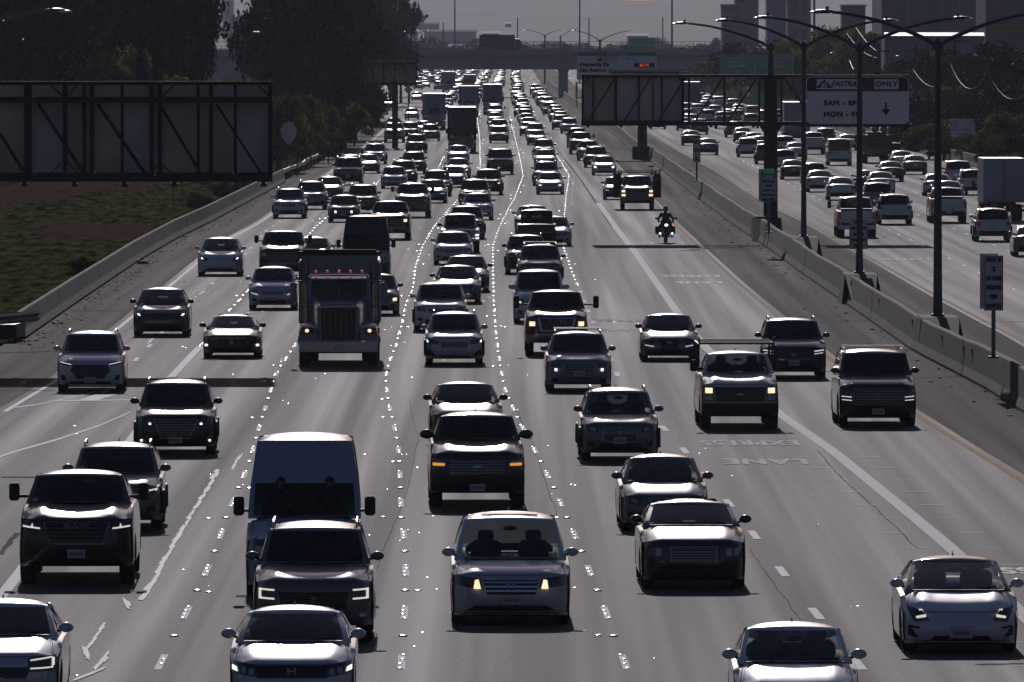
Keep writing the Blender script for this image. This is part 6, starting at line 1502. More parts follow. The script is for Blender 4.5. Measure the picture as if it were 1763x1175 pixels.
CF=style(.88,.17,grille=[[(-.42,.46),(.42,.46),(.44,.84),(-.44,.84)]],slats=[((.42,.48),(.43,.82),5)],slatmat='dchrome',frame=(.45,.44,.44,.86,.03),framemat='dchrome',lamp=[[(.56,.56),(.90,.58),(.92,.86),(.56,.86)]],refl=[[(.62,.62),(.72,.62),(.72,.80),(.62,.80)],[(.76,.62),(.86,.62),(.86,.80),(.76,.80)]],intake=[[(-.60,.12),(.60,.12),(.5,.28),(-.5,.28)]],platez=.3,plate=False)
V('sedan','black',1192,1012,'black square nosed sedan with bright hood glints right of the silver minivan',L=5.0,W=1.88,H=1.49,cz=1.08,nz=.88,hood=1.45,gt=.71,roofend=3.3,wb=3.05,front=CF,rimmat='chrome')
V('sedan','grey',1142,913,'grey sedan with clear rear window directly behind the black square nosed sedan',clear=True,W=1.77,H=1.46,front=st_generic(SED,frame=(.38,.26,.25,.92,.035),logo=('round',.70),slats=[((.34,.3),(.36,.88),5)],grille=[[(-.26,.25),(.26,.25),(.38,.92),(-.38,.92)]],lamp=[[(.50,.66),(.88,.70),(.90,.98),(.52,.92)]]))
V('sedan','silver',504,1222,'silver compact sedan with dark grille band cut by the bottom edge left of centre',W=1.83,H=1.42,nz=.74,clear=False,front=style(.74,.17,grille=[[(-.56,.60),(.56,.60),(.60,.92),(-.60,.92)]],lamp=[[(.54,.62),(.92,.72),(.95,1.04),(.56,.92)]],refl=[[(.60,.68),(.68,.68),(.68,.84),(.60,.84)],[(.72,.72),(.80,.72),(.80,.88),(.72,.88)]],wbeam=[[(.86,.76),(.95,.80),(.95,.92),(.88,.88)]],intake=[[(-.6,.10),(.6,.10),(.5,.34),(-.5,.34)]],logo=('H',.78),platez=.4))
RUN=style(.98,.28,grille=[[(-.52,.42),(.52,.42),(.58,.82),(-.58,.82)]],slats=[((.52,.44),(.56,.80),6)],slatmat='black',lamp=[[(.62,.58),(.94,.60),(.95,.90),(.62,.88)]],drl=[[(.64,.84),(.90,.86),(.90,.90),(.64,.88)],[(.64,.64),(.90,.66),(.90,.70),(.64,.68)],[(.86,.66),(.90,.66),(.90,.88),(.86,.88)]],refl=[],fog=(.80,.26,.07),intake=[[(-.6,.06),(.6,.06),(.55,.22),(-.55,.22)]],logo=('T',.64),plate=False)
V('suv','grey',541,1105,'grey off-road suv with square lit running lights in front of the tall blue van',L=4.85,W=1.97,H=1.83,cz=1.25,nz=1.05,cl=.30,gt=.74,R=.40,hood=1.35,ws=.6,roofend=4.4,wb=2.8,tw=.27,front=G({},**RUN),win=.02,clad=False,hs=.03)
vanr=V('van','vanblue',524,1026,'tall blue grey cargo van with big black mirrors in the left foreground',clear=True,drv=-1)
RAM=style(1.20,.34,grille=[[(-.44,.50),(.44,.50),(.56,.92),(-.56,.92)]],slats=[((.5,.55),(.54,.88),4)],slatmat='black',frame=(.58,.46,.46,.94,.02),framemat='dchrome',lamp=[[(.62,.76),(.95,.80),(.96,1.0),(.60,.96)]],drl=[[(.62,.78),(.92,.82),(.92,.855),(.62,.81)],[(.74,.82),(.78,.82),(.76,.90),(.75,.90)]],refl=[],intake=[[(-.6,.08),(.6,.08),(.6,.2),(-.6,.2)]],side_intake=[[(.68,.30),(.82,.30),(.82,.44),(.68,.44)]],plate=True,platez=.27)
V('pickup','black',134,1004,'big black pickup with slim lit eyebrow lamps at the lower left',front=RAM,W=2.08,mir=1.6,mirmat=M['chrome'],hs=.045,extra=[letters('RAM',.17,1.06,mat='dchrome')])
V('suv','grey',200,912,'grey suv with hooked daytime lamp partly hidden behind the big black pickup',W=1.9,front=st_generic(SUV,drl=[[(.60,.80),(.85,.86),(.86,.90),(.60,.84)],[(.84,.84),(.88,.84),(.93,1.0),(.89,1.0)]]))
CHG=style(.82,.16,grille=[[(-.50,.48),(.50,.48),(.56,.72),(-.56,.72)]],lamp=[[(.52,.62),(.93,.64),(.94,.98),(.52,.92)]],drl=[[(.56,.68),(.90,.70),(.90,.73),(.56,.71)],[(.56,.86),(.88,.92),(.88,.95),(.56,.89)],[(.88,.72),(.92,.76),(.92,.92),(.88,.94)]],refl=[],intake=[[(-.6,.12),(.6,.12),(.5,.38),(-.5,.38)]])
V('sedan','silver',-6,1218,'silver sedan with looped lit running light cut by the lower left corner',L=5.0,W=1.9,H=1.48,nz=.82,cz=1.02,hood=1.4,wb=3.0,roofend=3.4,front=CHG)
CX9=style(.98,.22,grille=[[(-.34,.30),(.34,.30),(.52,.84),(-.52,.84)]],slats=[((.38,.34),(.5,.82),6)],slatmat='dchrome',frame=(.56,.36,.26,.88,.03),framemat='dchrome',lamp=[[(.56,.70),(.92,.74),(.93,.90),(.56,.86)]],wbeam=[[(.60,.70),(.66,.70),(.66,.76),(.60,.76)]],refl=[],fog=(.84,.20,.03),fogmat='whitebeam',intake=[[(-.8,.06),(.8,.06),(.7,.18),(-.7,.18)]],platez=.22)
V('suv','black',303,783,'black suv with round small headlamps ahead of the grey partly hidden suv',L=5.0,W=1.95,H=1.73,cz=1.17,nz=.98,hood=1.3,front=CX9,roofend=4.3,wb=2.93)
EQ=style(.90,.20,grille=[[(-.40,.28),(.40,.28),(.60,.62),(-.60,.62)],[(-.60,.60),(.60,.60),(.50,.84),(-.50,.84)]],lamp=[[(.54,.78),(.92,.88),(.93,1.0),(.54,.90)]],drl=[[(.56,.84),(.90,.94),(.90,.97),(.56,.87)]],refl=[],side_intake=[[(.70,.22),(.84,.20),(.88,.42),(.76,.42)]],intake=[[(-.62,.06),(.62,.06),(.60,.16),(-.60,.16)]],platez=.22)
V('suv','white',157,674,'white suv with hexagonal dark nose panel in the left exit lane',L=4.85,W=1.94,H=1.68,nz=.90,front=EQ,clad=False,rails='dchrome',roofend=4.2)
TY=dict(L=4.75,W=1.92,H=1.62,hood=1.0,cz=1.08,nz=.80,cl=.17,ws=1.0,rr=1.0,roofend=3.7,R=.37,wb=2.89,foh=.88,gb=.89,gt=.69,dz=1.12,rexp=1.4)
TYPES['esuv']=TY; KIND['esuv']=('suv','suv')
TYF=style(.80,.17,lamp=[[(.52,.80),(.78,.76),(.93,1.10),(.62,.98)]],wbeam=[[(.72,.86),(.82,.90),(.84,1.0),(.76,.98)]],refl=[],intake=[[(-.62,.10),(.62,.10),(.56,.26),(-.56,.26)]],plate=False)
V('esuv','black',278,579,'black rounded electric suv in the left lane below the white one',front=TYF)
V('esuv','white',379,475,'white rounded electric suv in the left lane with starry glints',front=TYF)
V('sedan','black',400,616,'low black sporty car with wide grille and round driving lamps left of the dump truck',L=4.6,W=1.86,H=1.34,cz=.92,gt=.66,nz=.72,roofend=2.9,rr=1.1,clear=False,front=style(.72,.15,grille=[[(-.42,.34),(.42,.34),(.52,.84),(-.52,.84)]],lamp=[[(.60,.66),(.92,.72),(.93,1.0),(.62,.94)]],wbeam=[[(.83,.42),(.93,.42),(.93,.54),(.83,.54)]],refl=[],intake=[[(-.7,.08),(.7,.08),(.6,.24),(-.6,.24)]],logo=('star',.62),plate=False))
V('hatch','silver',470,533,'silver small suv with lit corner lamp just left of the dump truck',W=1.82,H=1.58,cz=1.06,nz=.86,front=st_generic(HAT,drl=[[(.60,.62),(.88,.72),(.88,.76),(.60,.66)]]))
V('pickup','black',487,477,'black pickup with towing mirrors partly hidden behind the dump truck',mir=1.6)
V('sedan','silver',536,466,'pale small car peeping out right of the black pickup with towing mirrors')
V('dump','steel',583,630,'blue grey long nosed dump truck with five red roof markers')
V('van','black',630,484,'black tall cargo van right behind the dump truck',sc=1.0,extra=[lambda p:[Part('emblem',(lambda q:(q.ell((.62,p['_fns'][0](.62,.95,.05)[1],.95),(.17,.02,.17),M['chrome'],n=16,m=6),q.ell((.62,p['_fns'][0](.62,.95,.08)[1],.95),(.12,.02,.12),M['gloss'],n=16,m=6),q)[2])(MB()))]])
V('hatch','steel',646,543,'blue grey small car with one amber lit lamp squeezed right of the dump truck',W=1.78,front=st_generic(HAT,beam=[[(.74,.58),(.90,.60),(.90,.78),(.74,.76)]]))
# right of centre
V('suv','grey',1066,794,'grey suv with sunglint on its left headlamp right of the maroon sedan',clear=True,W=1.86,front=st_generic(SUV,grille=[[(-.40,.40),(.40,.40),(.44,.84),(-.44,.84)]],frame=(.46,.42,.36,.86,.03),framemat='dchrome',logo=('bar',.66)))
F15=style(1.20,.34,grille=[[(-.62,.44),(.62,.44),(.64,.88),(-.64,.88)]],lamp=[[(.66,.44),(.94,.46),(.95,.92),(.66,.92)]],beam=[[(.70,.70),(.88,.70),(.88,.86),(.70,.86)]],refl=[[(.70,.50),(.88,.50),(.88,.64),(.70,.64)]],logo=('oval',.66),intake=[],bumper=(.0,.40,'black'),plate=False)
V('pickup','white',1272,738,'white pickup with black ladder rack over the cab in the express lane',clear=True,front=F15,extra=[rack],hs=.03,mir=1.5)
HP=style(.98,.22,grille=[[(-.58,.56),(.58,.56),(.60,.82),(-.60,.82)]],lamp=[[(.60,.66),(.94,.70),(.95,.90),(.60,.86)]],drl=[[(.62,.80),(.92,.84),(.92,.88),(.62,.84)],[(.62,.70),(.88,.74),(.88,.765),(.62,.725)]],refl=[],logo=('H',.70),platez=.36,intake=[[(-.8,.06),(.8,.06),(.7,.22),(-.7,.22)]])
V('suv','navy',1365,652,'dark navy suv behind the white ladder rack pickup',L=4.9,W=1.98,H=1.76,nz=.98,cz=1.19,front=HP,clad=False)
LN_=style(1.12,.26,grille=[[(-.60,.40),(.60,.40),(.60,.86),(-.60,.86)]],slats=[((.56,.42),(.56,.84),5)],slatmat='dchrome',frame=(.62,.62,.38,.88,.02),framemat='dchrome',lamp=[[(.66,.56),(.94,.58),(.95,.84),(.66,.82)]],drl=[[(.68,.60),(.93,.62),(.93,.645),(.68,.625)],[(.68,.50),(.92,.52),(.92,.545),(.68,.525)]],refl=[],logo=('bar',.62),intake=[[(-.8,.04),(.8,.04),(.8,.14),(-.8,.14)]],platez=.18)
V('big','black',1509,734,'large black suv with chrome roof rails beside the yellow line',front=LN_,crossbar=True)
LX=style(.72,.15,grille=[[(-.26,.56),(.26,.56),(.36,.92),(-.36,.92)],[(-.50,.08),(.50,.08),(.26,.56),(-.26,.56)]],lamp=[[(.50,.66),(.90,.76),(.92,.98),(.54,.90)]],drl=[[(.54,.54),(.84,.62),(.84,.66),(.54,.58)]],refl=[],side_intake=[[(.66,.18),(.84,.20),(.80,.40),(.70,.36)]],intake=[],logo=('round',.76),plate=False)
V('sedan','grey',1152,621,'dark grey sporty sedan with slim lit slashes alone in the open lane',nz=.72,front=LX,W=1.84)
JG=style(.93,.21,grille=[[(-.40,.24),(.40,.24),(.42,.80),(-.42,.80)]],slats=[((.40,.28),(.40,.78),6)],slatmat='dchrome',lamp=[[(.54,.68),(.90,.74),(.92,.92),(.54,.86)]],wbeam=[[(.66,.56),(.74,.56),(.74,.66),(.66,.66)]],refl=[],side_intake=[[(.62,.10),(.84,.10),(.80,.30),(.66,.26)]],intake=[],platez=.46)
V('suv','steel',996,674,'blue grey suv with roof crossbars in front of the maroon heavy pickup',front=JG,crossbar=True,clad=False,W=1.9)
RH=style(1.30,.42,grille=[[(-.46,.46),(.46,.46),(.56,.90),(-.56,.90)]],frame=(.60,.50,.42,.93,.05),framemat='chrome',lamp=[[(.62,.56),(.92,.58),(.94,.86),(.62,.84)]],beam=[[(.68,.62),(.86,.62),(.86,.78),(.68,.78)]],refl=[],bumper=(.02,.34,'chrome'),intake=[[(-.5,.06),(.5,.06),(.5,.2),(-.5,.2)]],plate=False)
V('pickup','maroon',958,612,'maroon heavy pickup with chrome bumper and a wide towing mirror',nz=1.30,cl=.42,cz=1.51,H=2.06,front=RH,mir=2.0,R=.44,extra=[letters('RAM',.2,1.10,mat='dchrome')])
SB=style(.93,.21,grille=[[(-.44,.50),(.44,.50),(.46,.74),(-.46,.74)]],slats=[((.4,.5),(.42,.72),3)],slatmat='dchrome',lamp=[[(.50,.62),(.92,.70),(.94,.92),(.54,.80)]],wbeam=[[(.88,.72),(.94,.74),(.94,.84),(.90,.82)]],refl=[],side_intake=[[(.62,.12),(.94,.16),(.92,.44),(.72,.30)]],intake=[[(-.56,.06),(.56,.06),(.5,.16),(-.5,.16)]],platez=.34)
V('suv','silver',782,629,'pale silver small suv with roof rails leading the centre lane above the dash line',H=1.62,W=1.82,cz=1.08,nz=.90,front=SB)
V('suv','white',758,571,'white suv glinting strongly, just behind and left of the pale silver small suv',rails=False)
V('sedan','grey',787,523,'dark grey sedan behind the white glinting suv',clear=True,W=1.85)
V('sedan','black',803,503,'black sedan peeping out to the right behind the dark grey sedan')
V('hatch','white',780,456,'white hatchback with shallow hood ahead of the silver jeep',H=1.48)
V('jeep','silver',792,436,'silver boxy jeep with square stacked lamps in the second lane left of centre')
V('suv','grey',803,412,'grey suv right behind the silver boxy jeep')
V('hatch','white',822,379,'white small car in the second lane left of centre, behind the grey suv')
V('suv_drl','maroon',817,357,'maroon suv with lit curved lamps behind the white small car')
V('suv_beam','black',841,336,'black suv with one amber lamp behind the maroon suv')
V('sedan_drl','black',744,350,'dark sedan with one yellow green lit lamp slash left of the maroon suv')
V('suv','grey',752,338,'grey suv just behind the dark sedan with yellow lamp')
V('sedan','navy',780,323,'navy sedan between the grey suv and the maroon suv')
V('sedan_beam','silver',789,307,'silver sedan behind the navy sedan with one amber lamp')
V('sedan','white',789,281,'white sedan just in front of the dark flat nosed lorry')
V('big','black',861,301,'black broad suv in the centre lane with a flat bright roof line')
V('cvan','white',928,556,'white compact van behind the maroon heavy pickup',front=st_generic(CVN,beam=[[(.70,.74),(.80,.76),(.80,.84),(.70,.82)]]))
V('suv','grey',930,492,'grey suv with roof rack bars behind the white compact van',crossbar=True)
V('suv','black',906,472,'black suv half hidden left behind the suv with rack bars',W=1.84)
BR=style(1.14,.34,grille=[[(-.78,.56),(.78,.56),(.78,.92),(-.78,.92)]],ring=(.70,.74,.13),ringbar=True,refl=[],lamp=[],bumper=(.04,.34,'black'),intake=[],plate=False)
V('jeep','black',924,427,'black boxy off-roader with two glowing ring headlamps',W=1.92,front=BR,nz=1.14,ws=.34,gt=.78)
V('sedan','white',952,424,'white car tucked right behind the ring lamped off-roader')
V('sedan','pearl',916,402,'pearl coloured sedan with clear rear window behind the ring lamped off-roader',clear=True)
V('sedan_beam','white',947,335,'white sedan with two amber lamps alone right of centre',clear=True,front=st_generic(SED,beam=[[(.60,.70),(.80,.72),(.80,.86),(.60,.84)]]))
V('suv','white',940,320,'white suv behind the white sedan with amber lamps')
V('sedan','silver',939,289,'silver sedan third in the column right of centre')
V('suv_drl','grey',936,274,'grey suv with yellow tinted lamps fourth in the column right of centre')
V('sedan','white',1040,302,'white sedan with bright headlamps leading the express lane queue',front=st_generic(SED,wbeam=[[(.62,.68),(.82,.70),(.82,.90),(.62,.88)]]))
V('suv','tan',1026,289,'brownish suv second in the express lane queue')
V('suv','white',1013,277,'white suv third in the express lane queue'); V('pickup','navy',1000,266,'navy pickup fourth in the express lane queue'); V('cvan','navy',993,255,'dark van fifth in the express lane queue')
WF=style(1.30,.40,grille=[[(-.56,.46),(.56,.46),(.58,.92),(-.58,.92)]],slats=[((.54,.5),(.56,.9),3)],lamp=[[(.64,.50),(.95,.50),(.96,.94),(.64,.92)]],beam=[[(.70,.74),(.90,.74),(.90,.88),(.70,.88)],[(.68,.48),(.90,.48),(.90,.62),(.68,.62)]],refl=[],bumper=(.02,.30,'dchrome'),intake=[],plate=False)
V('pickup','grey',1097,362,'grey utility work truck with beacons and racks behind the motorcycle',nz=1.3,cl=.42,cz=1.51,H=2.04,front=WF,extra=[worktruck],bed=False)
V('sedan_drl','black',1063,344,'dark car hidden left behind the utility work truck')
# left lanes, middle distance
V('suv','white',498,376,'white suv first of three abreast at the left near the wall top')
V('suv','steel',535,361,'blue grey suv between two others at the left',front=st_generic(SUV,side_intake=[[(.66,.14),(.86,.14),(.86,.44),(.66,.44)]]))
V('sedan','black',566,344,'black car behind the blue grey suv at the left')
V('hatch','black',592,383,'black small hatchback with round lit lamps left of the black van roof',front=st_generic(HAT,wbeam=[[(.44,.56),(.56,.56),(.56,.76),(.44,.76)]]))
V('suv','black',624,368,'black suv to the right behind the hatchback with round lamps')
V('big','black',599,319,'big black suv with glints along its hood at the left'); V('suv','silver',604,306,'silver suv right behind the big black glinting suv')
V('sedan','red',633,299,'red hooded car in the left lanes'); V('suv_beam','white',646,283,'white suv behind the red hooded car')
V('pickup_beam','black',672,413,'black pickup with an amber lamp behind the black cargo van',mir=1.5)
V('pickup','grey',710,375,'grey pickup right of the black pickup'); V('hatch','silver',678,325,'silver hatchback in the third lane from the left'); V('suv_beam','black',694,318,'black suv with an amber lamp behind the silver hatchback'); V('suv','black',712,300,'black suv two behind the silver hatchback'); V('suv','navy',717,264,'navy suv with flat front in the third lane'); V('pickup','white',679,246,'white pickup far in the left lane'); V('sedan','red',678,226,'red car behind the far white pickup'); V('suv','black',706,239,'black car right of the far white pickup'); V('suv','grey',741,243,'grey suv below the white box truck'); V('sedan','black',730,232,'dark car just left under the white box truck'); V('sedan','white',709,206,'white car alone in the left lane beside the box truck')
V('sedan','silver',718,174,'silver car entering at the far slip road end',lod=0)
V('sedan','white',645,165,'white car farthest on the slip road',lod=0); V('sedan','grey',647,182,'grey car left on the slip road',lod=0); V('sedan','black',668,187,'black car right on the slip road',lod=0)
# trucks in the distance
V('box','steel',747,224,'grey semi truck with tall box in the left lane, nearest of the distant trucks',H=4.0,W=2.55,fairing=True,L=13,name='semi_truck',cabh=2.7,rw=[10,11.3])
V('box','black',795,264,'dark semi truck with a flat black windshield behind the white sedan',H=4.05,W=2.55,boxmat='darkbox',fairing=True,L=13,name='semi_truck',cabh=2.9,rw=[10,11.3],cat='truck')
V('box','steel',807,202,'pale blue semi truck in the middle of the distant pack',H=4.0,W=2.55,fairing=True,L=13,name='semi_truck',boxmat='trailerblue',rw=[10,11.3])
V('box','blue',848,198,'blue semi truck with greenish windshield right of the pale blue one',H=4.0,W=2.55,fairing=True,L=13,name='semi_truck',boxmat='trailerblue',clear=True,rw=[10,11.3])
V('box','steel',772,160,'small far box truck behind the semi trucks',H=3.9,W=2.5,boxmat='trailerblue',L=10,rw=[7])
V('box','maroon',808,158,'far truck with a red band beside the far box truck',H=3.2,W=2.5,L=10,rw=[7],boxmat='truckbox')
x_,_,z_=at(869,73,BY+4)
tb=V('box','grey',0,0,'box truck crossing on top of the overpass',XY=(x_+3,BY+5),H=3.2,W=2.4,L=6,rw=[4.5],boxmat='darkbox',sc=1.0); tb.location=(x_+3,BY+6,zs+.25); tb.rotation_euler=(0,0,math.pi/2)
# ---- right carriageway, driving away
def A(ty,col,xc,yb,label,**k): return V(ty,col,xc,yb,label,away=True,**k)
A('pickup','white',1474,409,'white lifted pickup with dual rear wheels behind the violation notice',cl=.5,nz=1.3,cz=1.45,H=2.08,R=.46,tw=.4,rear=dict(lamp=[[(.80,.95),(.96,.95),(.96,1.30),(.80,1.30)]],pz=.8),dz=1.42,mir=1.9,clear=True)
A('suv','white',1540,387,'white suv with lit red tail lamps right of the lifted pickup',rear=dict(lamp=[[(.66,.88),(.95,.86),(.95,1.04),(.70,.98)]]),W=1.92)
A('suv','grey',1511,363,'grey suv roof behind the white suv with red lamps')
A('pickup','silver',1632,384,'silver pickup with a yellow flag in the bed',extra=[flag],rear=dict(lamp=[[(.84,.85),(.97,.85),(.97,1.2),(.84,1.2)]],pz=.62))
A('sedan','silver',1633,352,'silver sedan just ahead of the pickup with the flag'); A('sedan','white',1614,338,'white sedan left of the lamp post and ahead of the flag pickup'); A('minivan','silver',1649,320,'silver minivan farther ahead right of the lamp post'); A('suv','white',1674,336,'white suv just left of the big box truck')
V('box','white',1724,380,'white box truck with closed rear doors at the right edge',away=True,H=3.5,W=2.35,L=6.5,rw=[4.6],boxmat='truckbox',wb=4.6)
A('suv','pearl',1709,416,'pearl suv with black rear glass below the box truck',clad=True); A('sedan','grey',1778,442,'car cut by the right edge')
A('sedan','silver',1448,345,'silver sedan with a star glint on its left side'); A('sedan','pearl',1412,331,'pearl sedan with one amber lamp'); A('hatch','grey',1401,317,'grey hatchback half behind the third lamp post'); A('sedan','black',1366,310,'black sedan left of the third lamp post'); A('suv','white',1351,295,'white suv right of the gantry post'); A('suv','black',1320,283,'dark suv mostly hidden behind the gantry post'); A('suv','white',1288,271,'white suv left of the gantry post with red lamps'); A('sedan','navy',1219,267,'navy sedan right of the slim weathered notice'); A('sedan','black',1190,251,'black sedan left of the slim weathered notice')
A('suv','black',1204,232,'black suv behind the gantry sign corner'); A('sedan','grey',1179,225,'grey car at the gantry sign corner'); A('suv','navy',1264,237,'navy suv under the gantry truss'); A('sedan','black',1279,245,'black low car under the gantry truss'); A('sedan','silver',1298,255,'silver sedan just left of the gantry post'); A('sedan','grey',1310,262,'grey car touching the gantry post at the left')
A('hatch','silver',1352,263,'silver hatchback right of the gantry post, farther'); A('sedan','white',1371,275,'white sedan between gantry post and third lamp'); A('pickup','silver',1401,266,'silver pickup below the purple sign'); A('suv','navy',1422,251,'navy suv below the purple sign'); A('van','white',1445,285,'white panel van with two rear windows',H=2.15,wz=1.9,fore=[(.1,2.0),(.3,2.12)],W=2.0,norear=False,roofend=5.5,rr=.1,dz=1.25,gt=.86,mir=1.3,L=5.6)
A('sedan','white',1460,259,'white car ahead of the white panel van'); V('fire','firered',1508,281,'dark red fire engine with hose reels under the purple sign',away=True,wb=5.9)
A('suv','maroon',1536,281,'maroon suv right of the fire engine'); A('sedan','silver',1553,292,'silver sedan right of the fire engine, middle one'); A('sedan','grey',1575,301,'grey sedan right of the fire engine, nearest'); A('sedan','maroon',1534,313,'maroon sedan below the fire engine'); A('sedan','pearl',1517,334,'pearl sedan ahead of the grey suv roof',rear=dict(lamp=[[(.62,.80),(.93,.78),(.93,.92),(.66,.88)]])); A('sedan','black',1494,331,'black sedan left of the pearl sedan')
V('box','white',1370,247,'white semi trailer with closed doors seen behind the third lamp',away=True,H=4.0,W=2.5,L=13,name='semi_truck',rw=[9.5,10.8],wb=9.5,boxmat='truckbox')
V('box','blue',1190,192,'blue trailer far off beyond the gantry sign',away=True,H=4.1,W=2.5,L=13,name='semi_truck',rw=[9.5,10.8],wb=9.5,boxmat='trailerblue')
# ---- distant traffic, one object each
LANES=[('express lane queue',5.4,1110,1950,50),('column right of centre',1.8,990,3050,50),('centre column',-1.8,1010,3050,52),('column left of centre',-5.4,1560,3050,56),('second column left of centre',-9.0,1430,3050,60),('third column left of centre',-12.6,1950,3050,66),('fourth column left of centre',-16.2,2050,3050,75),('outer left column',-19.8,2150,3000,90)]
occ=[(gp(x,y)[0],gp(x,y)[1]) for x,y in ((747,224),(795,264),(807,202),(848,198),(772,160),(808,158),(861,301),(936,274),(741,243))]
cN={}
for ln,off,y0,y1,gap in LANES:
    Y=y0; i=0
    while Y<y1:
        i+=1; x=X('l2',Y)+off*(1.0 if Y<2000 else 1.05)+rnd.gauss(0,.22); col=rnd.choice(FCOL); ty=rnd.choice(['sedan','suv','suv','sedan','hatch','pickup','suv_drl','minivan'])
        if not any(abs(x-a)<2.6 and -12<Y-b<22 for a,b in occ):
            kd=KIND[ty.split('_')[0]][1]; kn={'car':'car','suv':'suv','pickup truck':'pickup','van':'minivan'}[kd]
            c_=cN[(ln,col,kn)]=cN.get((ln,col,kn),0)+1
            V(ty,col,0,0,'distant %s %s, %s such from the front in the %s'%(col if col!='pearl' else 'pearl white',kn,ordn[min(c_-1,11)],ln),lod=2,XY=(x,Y),group='far off oncoming traffic',sc=1.0)
        Y+=gap*rnd.uniform(.75,1.3)*(1 if Y<2200 else 1.25)
cN={}
for k in range(5):
    Y=1150+rnd.uniform(0,60)
    while Y<1900:
        x=X('yelR',Y)+1.8+3.5*k+rnd.gauss(0,.2)
        if not any(abs(x-a)<2.4 and abs(Y-b)<18 for a,b in [(gp(a_,b_)[0],gp(a_,b_)[1]) for a_,b_ in ((1190,192),(1204,232),(1264,237),(1370,247),(1422,251))]):
            col=rnd.choice(FCOL); ty=rnd.choice(['sedan','suv','suv','hatch','pickup']); kn={'car':'car','suv':'suv','pickup truck':'pickup'}[KIND[ty][1]]; c_=cN[(k,col,kn)]=cN.get((k,col,kn),0)+1
            V(ty,col,0,0,'distant departing %s %s, %s such one in the %s lane right of the median'%(col if col!='pearl' else 'pearl white',kn,ordn[min(c_-1,11)],ordn[k]),lod=2,XY=(x,Y),away=True,group='far off departing traffic',sc=1.0)
        Y+=rnd.uniform(38,75)
# ================================================================== motorcycle and rider
mx,my=gp(1147,419); rzm=.02
mo=empty('motorcycle',(mx,my,0),rzm); tag(mo,'dark touring motorcycle with two bright low lamps in the express lane','motorcycle')
def wheel_(y,R,nm):
    t_=MB(); t_.lathe_x((0,y,R),[(-.06,R*.75),(-.065,R*.92),(-.03,R),(.03,R),(.065,R*.92),(.06,R*.75)],M['tyre'],n=24); r_=MB(); r_.lathe_x((0,y,R),[(-.05,R*.76),(-.05,R*.68),(.05,R*.68),(.05,R*.76)],M['rim'],n=20)
    for k in range(5): a=k*1.2566; r_.tube([(0,y,R),(0,y+R*.7*math.cos(a),R+R*.7*math.sin(a))],.02,M['rim'],n=5)
    o=r_.obj('wheel',mo); t_.obj('tyre',o)
wheel_(0,.31,'f'); wheel_(1.52,.31,'r')
q=MB(); q.ell((0,.75,.62),(.27,.50,.28),M['gloss'],n=16,m=10); q.ell((0,.62,.88),(.20,.34,.16),M['gloss'],n=14,m=8); q.box((0,.8,.42),(.42,.5,.3),M['black'],bev=.08); q.box((0,1.35,.86),(.30,.6,.14),M['seat'],bev=.05); q.obj('body',mo)
q=MB(); rows=[]
for z,wd,y in ((.55,.16,.05),(.75,.26,-.10),(.95,.30,-.14),(1.08,.26,-.08),(1.30,.16,.10)): rows.append([(s*wd,y+.22*abs(s)**2.5,z) for s in (-1,-.7,-.35,0,.35,.7,1)])
q.grid(rows[:4],M['gloss']); f_=q.obj('fairing',mo); q=MB(); q.grid(rows[3:],M['glass']); q.obj('windscreen',mo)
for sx in (-1,1):
    q=MB(); q.tube([(sx*.09,0,.31),(sx*.10,.22,.95)],.03,M['chrome'],n=8); q.obj('fork',mo)
    q=MB(); q.tube([(sx*.05,.25,1.02),(sx*.28,.35,1.06),(sx*.40,.45,1.02)],.016,M['black'],n=6); q.obj('handlebar',mo)
    q=MB(); q.tube([(sx*.24,.2,1.08),(sx*.42,.1,1.20)],.012,M['black'],n=5); q.ell((sx*.47,.1,1.22),(.09,.03,.055),M['black']); q.obj('mirror',mo)
    q=MB(); q.ell((sx*.30,.02,.48),(.055,.03,.055),M['whitebeam']); q.box((sx*.30,.06,.48),(.14,.06,.14),M['black'],bev=.03); q.obj('fog_lamp',mo)
    q=MB(); q.box((sx*.38,1.5,.62),(.24,.5,.42),M['black'],bev=.06); q.obj('pannier',mo)
    q=MB(); q.ell((sx*.34,.05,.90),(.05,.04,.03),M['amber'] if sx>0 else M['lens']); q.obj('turn_signal',mo)
    q=MB(); q.tube([(sx*.14,.5,.3),(sx*.36,.55,.30)],.03,M['chrome'],n=6); q.tube([(sx*.36,.3,.5),(sx*.36,.3,.28),(sx*.36,.75,.28)],.02,M['dchrome'],n=6); q.obj('crash_bar',mo)
q=MB(); q.ell((0,-.17,.90),(.09,.04,.07),M['whitebeam']); q.obj('headlight',mo)
jk=pm('dark riding suit',(.012,.014,.022),.6)
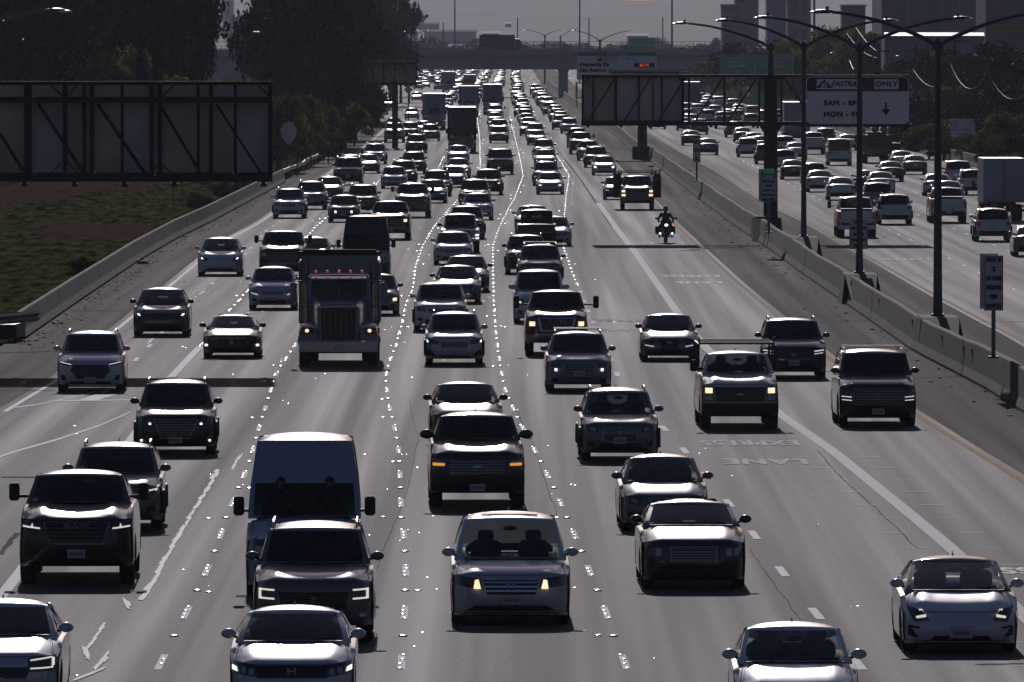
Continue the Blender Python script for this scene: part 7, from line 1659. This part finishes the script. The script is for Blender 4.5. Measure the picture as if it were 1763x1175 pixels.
per=tubes_body('person',[([(0,1.08,.92),(0,1.02,1.15),(0,.96,1.38),(0,.95,1.50)],[.17,.17,.19,.09]),([(-.19,.98,1.40),(.19,.98,1.40)],[.085,.085]),
  ([(-.20,.97,1.42),(-.36,.80,1.20),(-.37,.48,1.06)],[.085,.06,.045]),([(.20,.97,1.42),(.36,.80,1.20),(.37,.48,1.06)],[.085,.06,.045]),
  ([(-.10,1.08,.90),(-.30,.72,.80),(-.29,.86,.38),(-.30,.70,.30)],[.12,.085,.06,.05]),([(.10,1.08,.90),(.30,.72,.80),(.29,.86,.38),(.30,.70,.30)],[.12,.085,.06,.05]),
  ([(0,.95,1.48),(0,.94,1.56)],[.06,.06]),([(0,.92,1.62),(0,.92,1.68)],[.09,.08])]+
  [([(sx*(.345+.02*k),.47,1.06),(sx*(.34+.02*k),.41,1.07),(sx*(.34+.02*k),.41,1.03),(sx*(.34+.02*k),.45,1.01)],[.013,.012,.011,.010]) for sx in (-1,1) for k in range(4)]+[([(sx*.34,.5,1.05),(sx*.30,.45,1.02)],[.014,.011]) for sx in (-1,1)],jk)
per.location=(mx,my,0); per.rotation_euler=(0,0,rzm); tag(per,'person in dark riding suit and helmet sitting on the motorcycle','person')
q=MB(); q.ell((0,.91,1.69),(.135,.155,.155),pm('helmet shell',(.05,.055,.07),.2,coat=1.0),n=20,m=14); q.add([(s*.11,.91-.135*math.cos(s*.9),z) for s in (-1,-.5,0,.5,1) for z in (1.64,1.74)],[(0,2,3,1),(2,4,5,3),(4,6,7,5),(6,8,9,7)],M['gloss']); q.obj('helmet',per)
def occupant(root,xo,y,z,label,hands=True):
    ch=[([(0,.05,0),(0,.02,.28),(0,-.01,.46)],[.14,.15,.12]),([(-.17,0,.46),(.17,0,.46)],[.07,.07]),([(0,-.01,.5),(0,-.02,.60)],[.055,.055]),([(0,-.03,.68),(0,-.03,.76)],[.085,.09]),([(-.08,.03,0),(-.10,-.42,.06)],[.09,.07]),([(.08,.03,0),(.10,-.42,.06)],[.09,.07])]
    for sx in (-1,1): ch+= [([(sx*.18,0,.46),(sx*.23,-.16,.22),(sx*.15,-.42,.34)],[.06,.048,.035])]+[([(sx*(.11+.022*k),-.42,.36),(sx*(.11+.022*k),-.47,.37),(sx*(.11+.022*k),-.47,.33)],[.011,.010,.009]) for k in range(4)]+[([(sx*.13,-.43,.33),(sx*.09,-.46,.35)],[.012,.010])]
    b=tubes_body('person',ch,pm('dark clothes',(.02,.02,.03),.8)); h=MB(); h.ell((0,-.02,.745),(.098,.115,.10),pm('dark hair',(.012,.010,.009),.6),n=14,m=9); h.obj('hair',b)
    M4=root.matrix_basis; b.matrix_world=M4@Matrix.Translation((xo,y,z)); tag(b,label,'person')
    f_=MB(); f_.ell((0,-.115,.70),(.055,.03,.07),M['skin'],n=12,m=8); f_.ell((0,-.15,.69),(.012,.015,.02),M['skin'],n=8,m=5); f_.obj('face',b)
occupant(vanr,-.42,.55,1.22,'person behind the left side of the windshield of the tall blue grey van')
occupant(vanr,.44,.55,1.22,'person sitting on the right side behind the windshield of the tall blue grey van')
occupant(minr,.40,.95,.62,'person in dark clothes driving the silver minivan')
print('vehicles',NALL[0],'objects',len(bpy.data.objects))
# ================================================================== haze
hz=bpy.data.materials.new('haze air'); hz.use_nodes=True; t=hz.node_tree; t.nodes.remove(t.nodes['Principled BSDF']); pv=t.nodes.new('ShaderNodeVolumePrincipled')
pv.inputs['Color'].default_value=(.80,.80,1.0,1); pv.inputs['Density'].default_value=.000043; pv.inputs['Anisotropy'].default_value=.25
t.links.new(pv.outputs[0],t.nodes['Material Output'].inputs['Volume'])
q=MB(); q.box((0,4180,64),(2900,8560,134),hz); h=q.obj('haze',smooth=False); h['kind']='stuff'; tag(h,'thin grey violet haze filling the air over the whole freeway','haze')
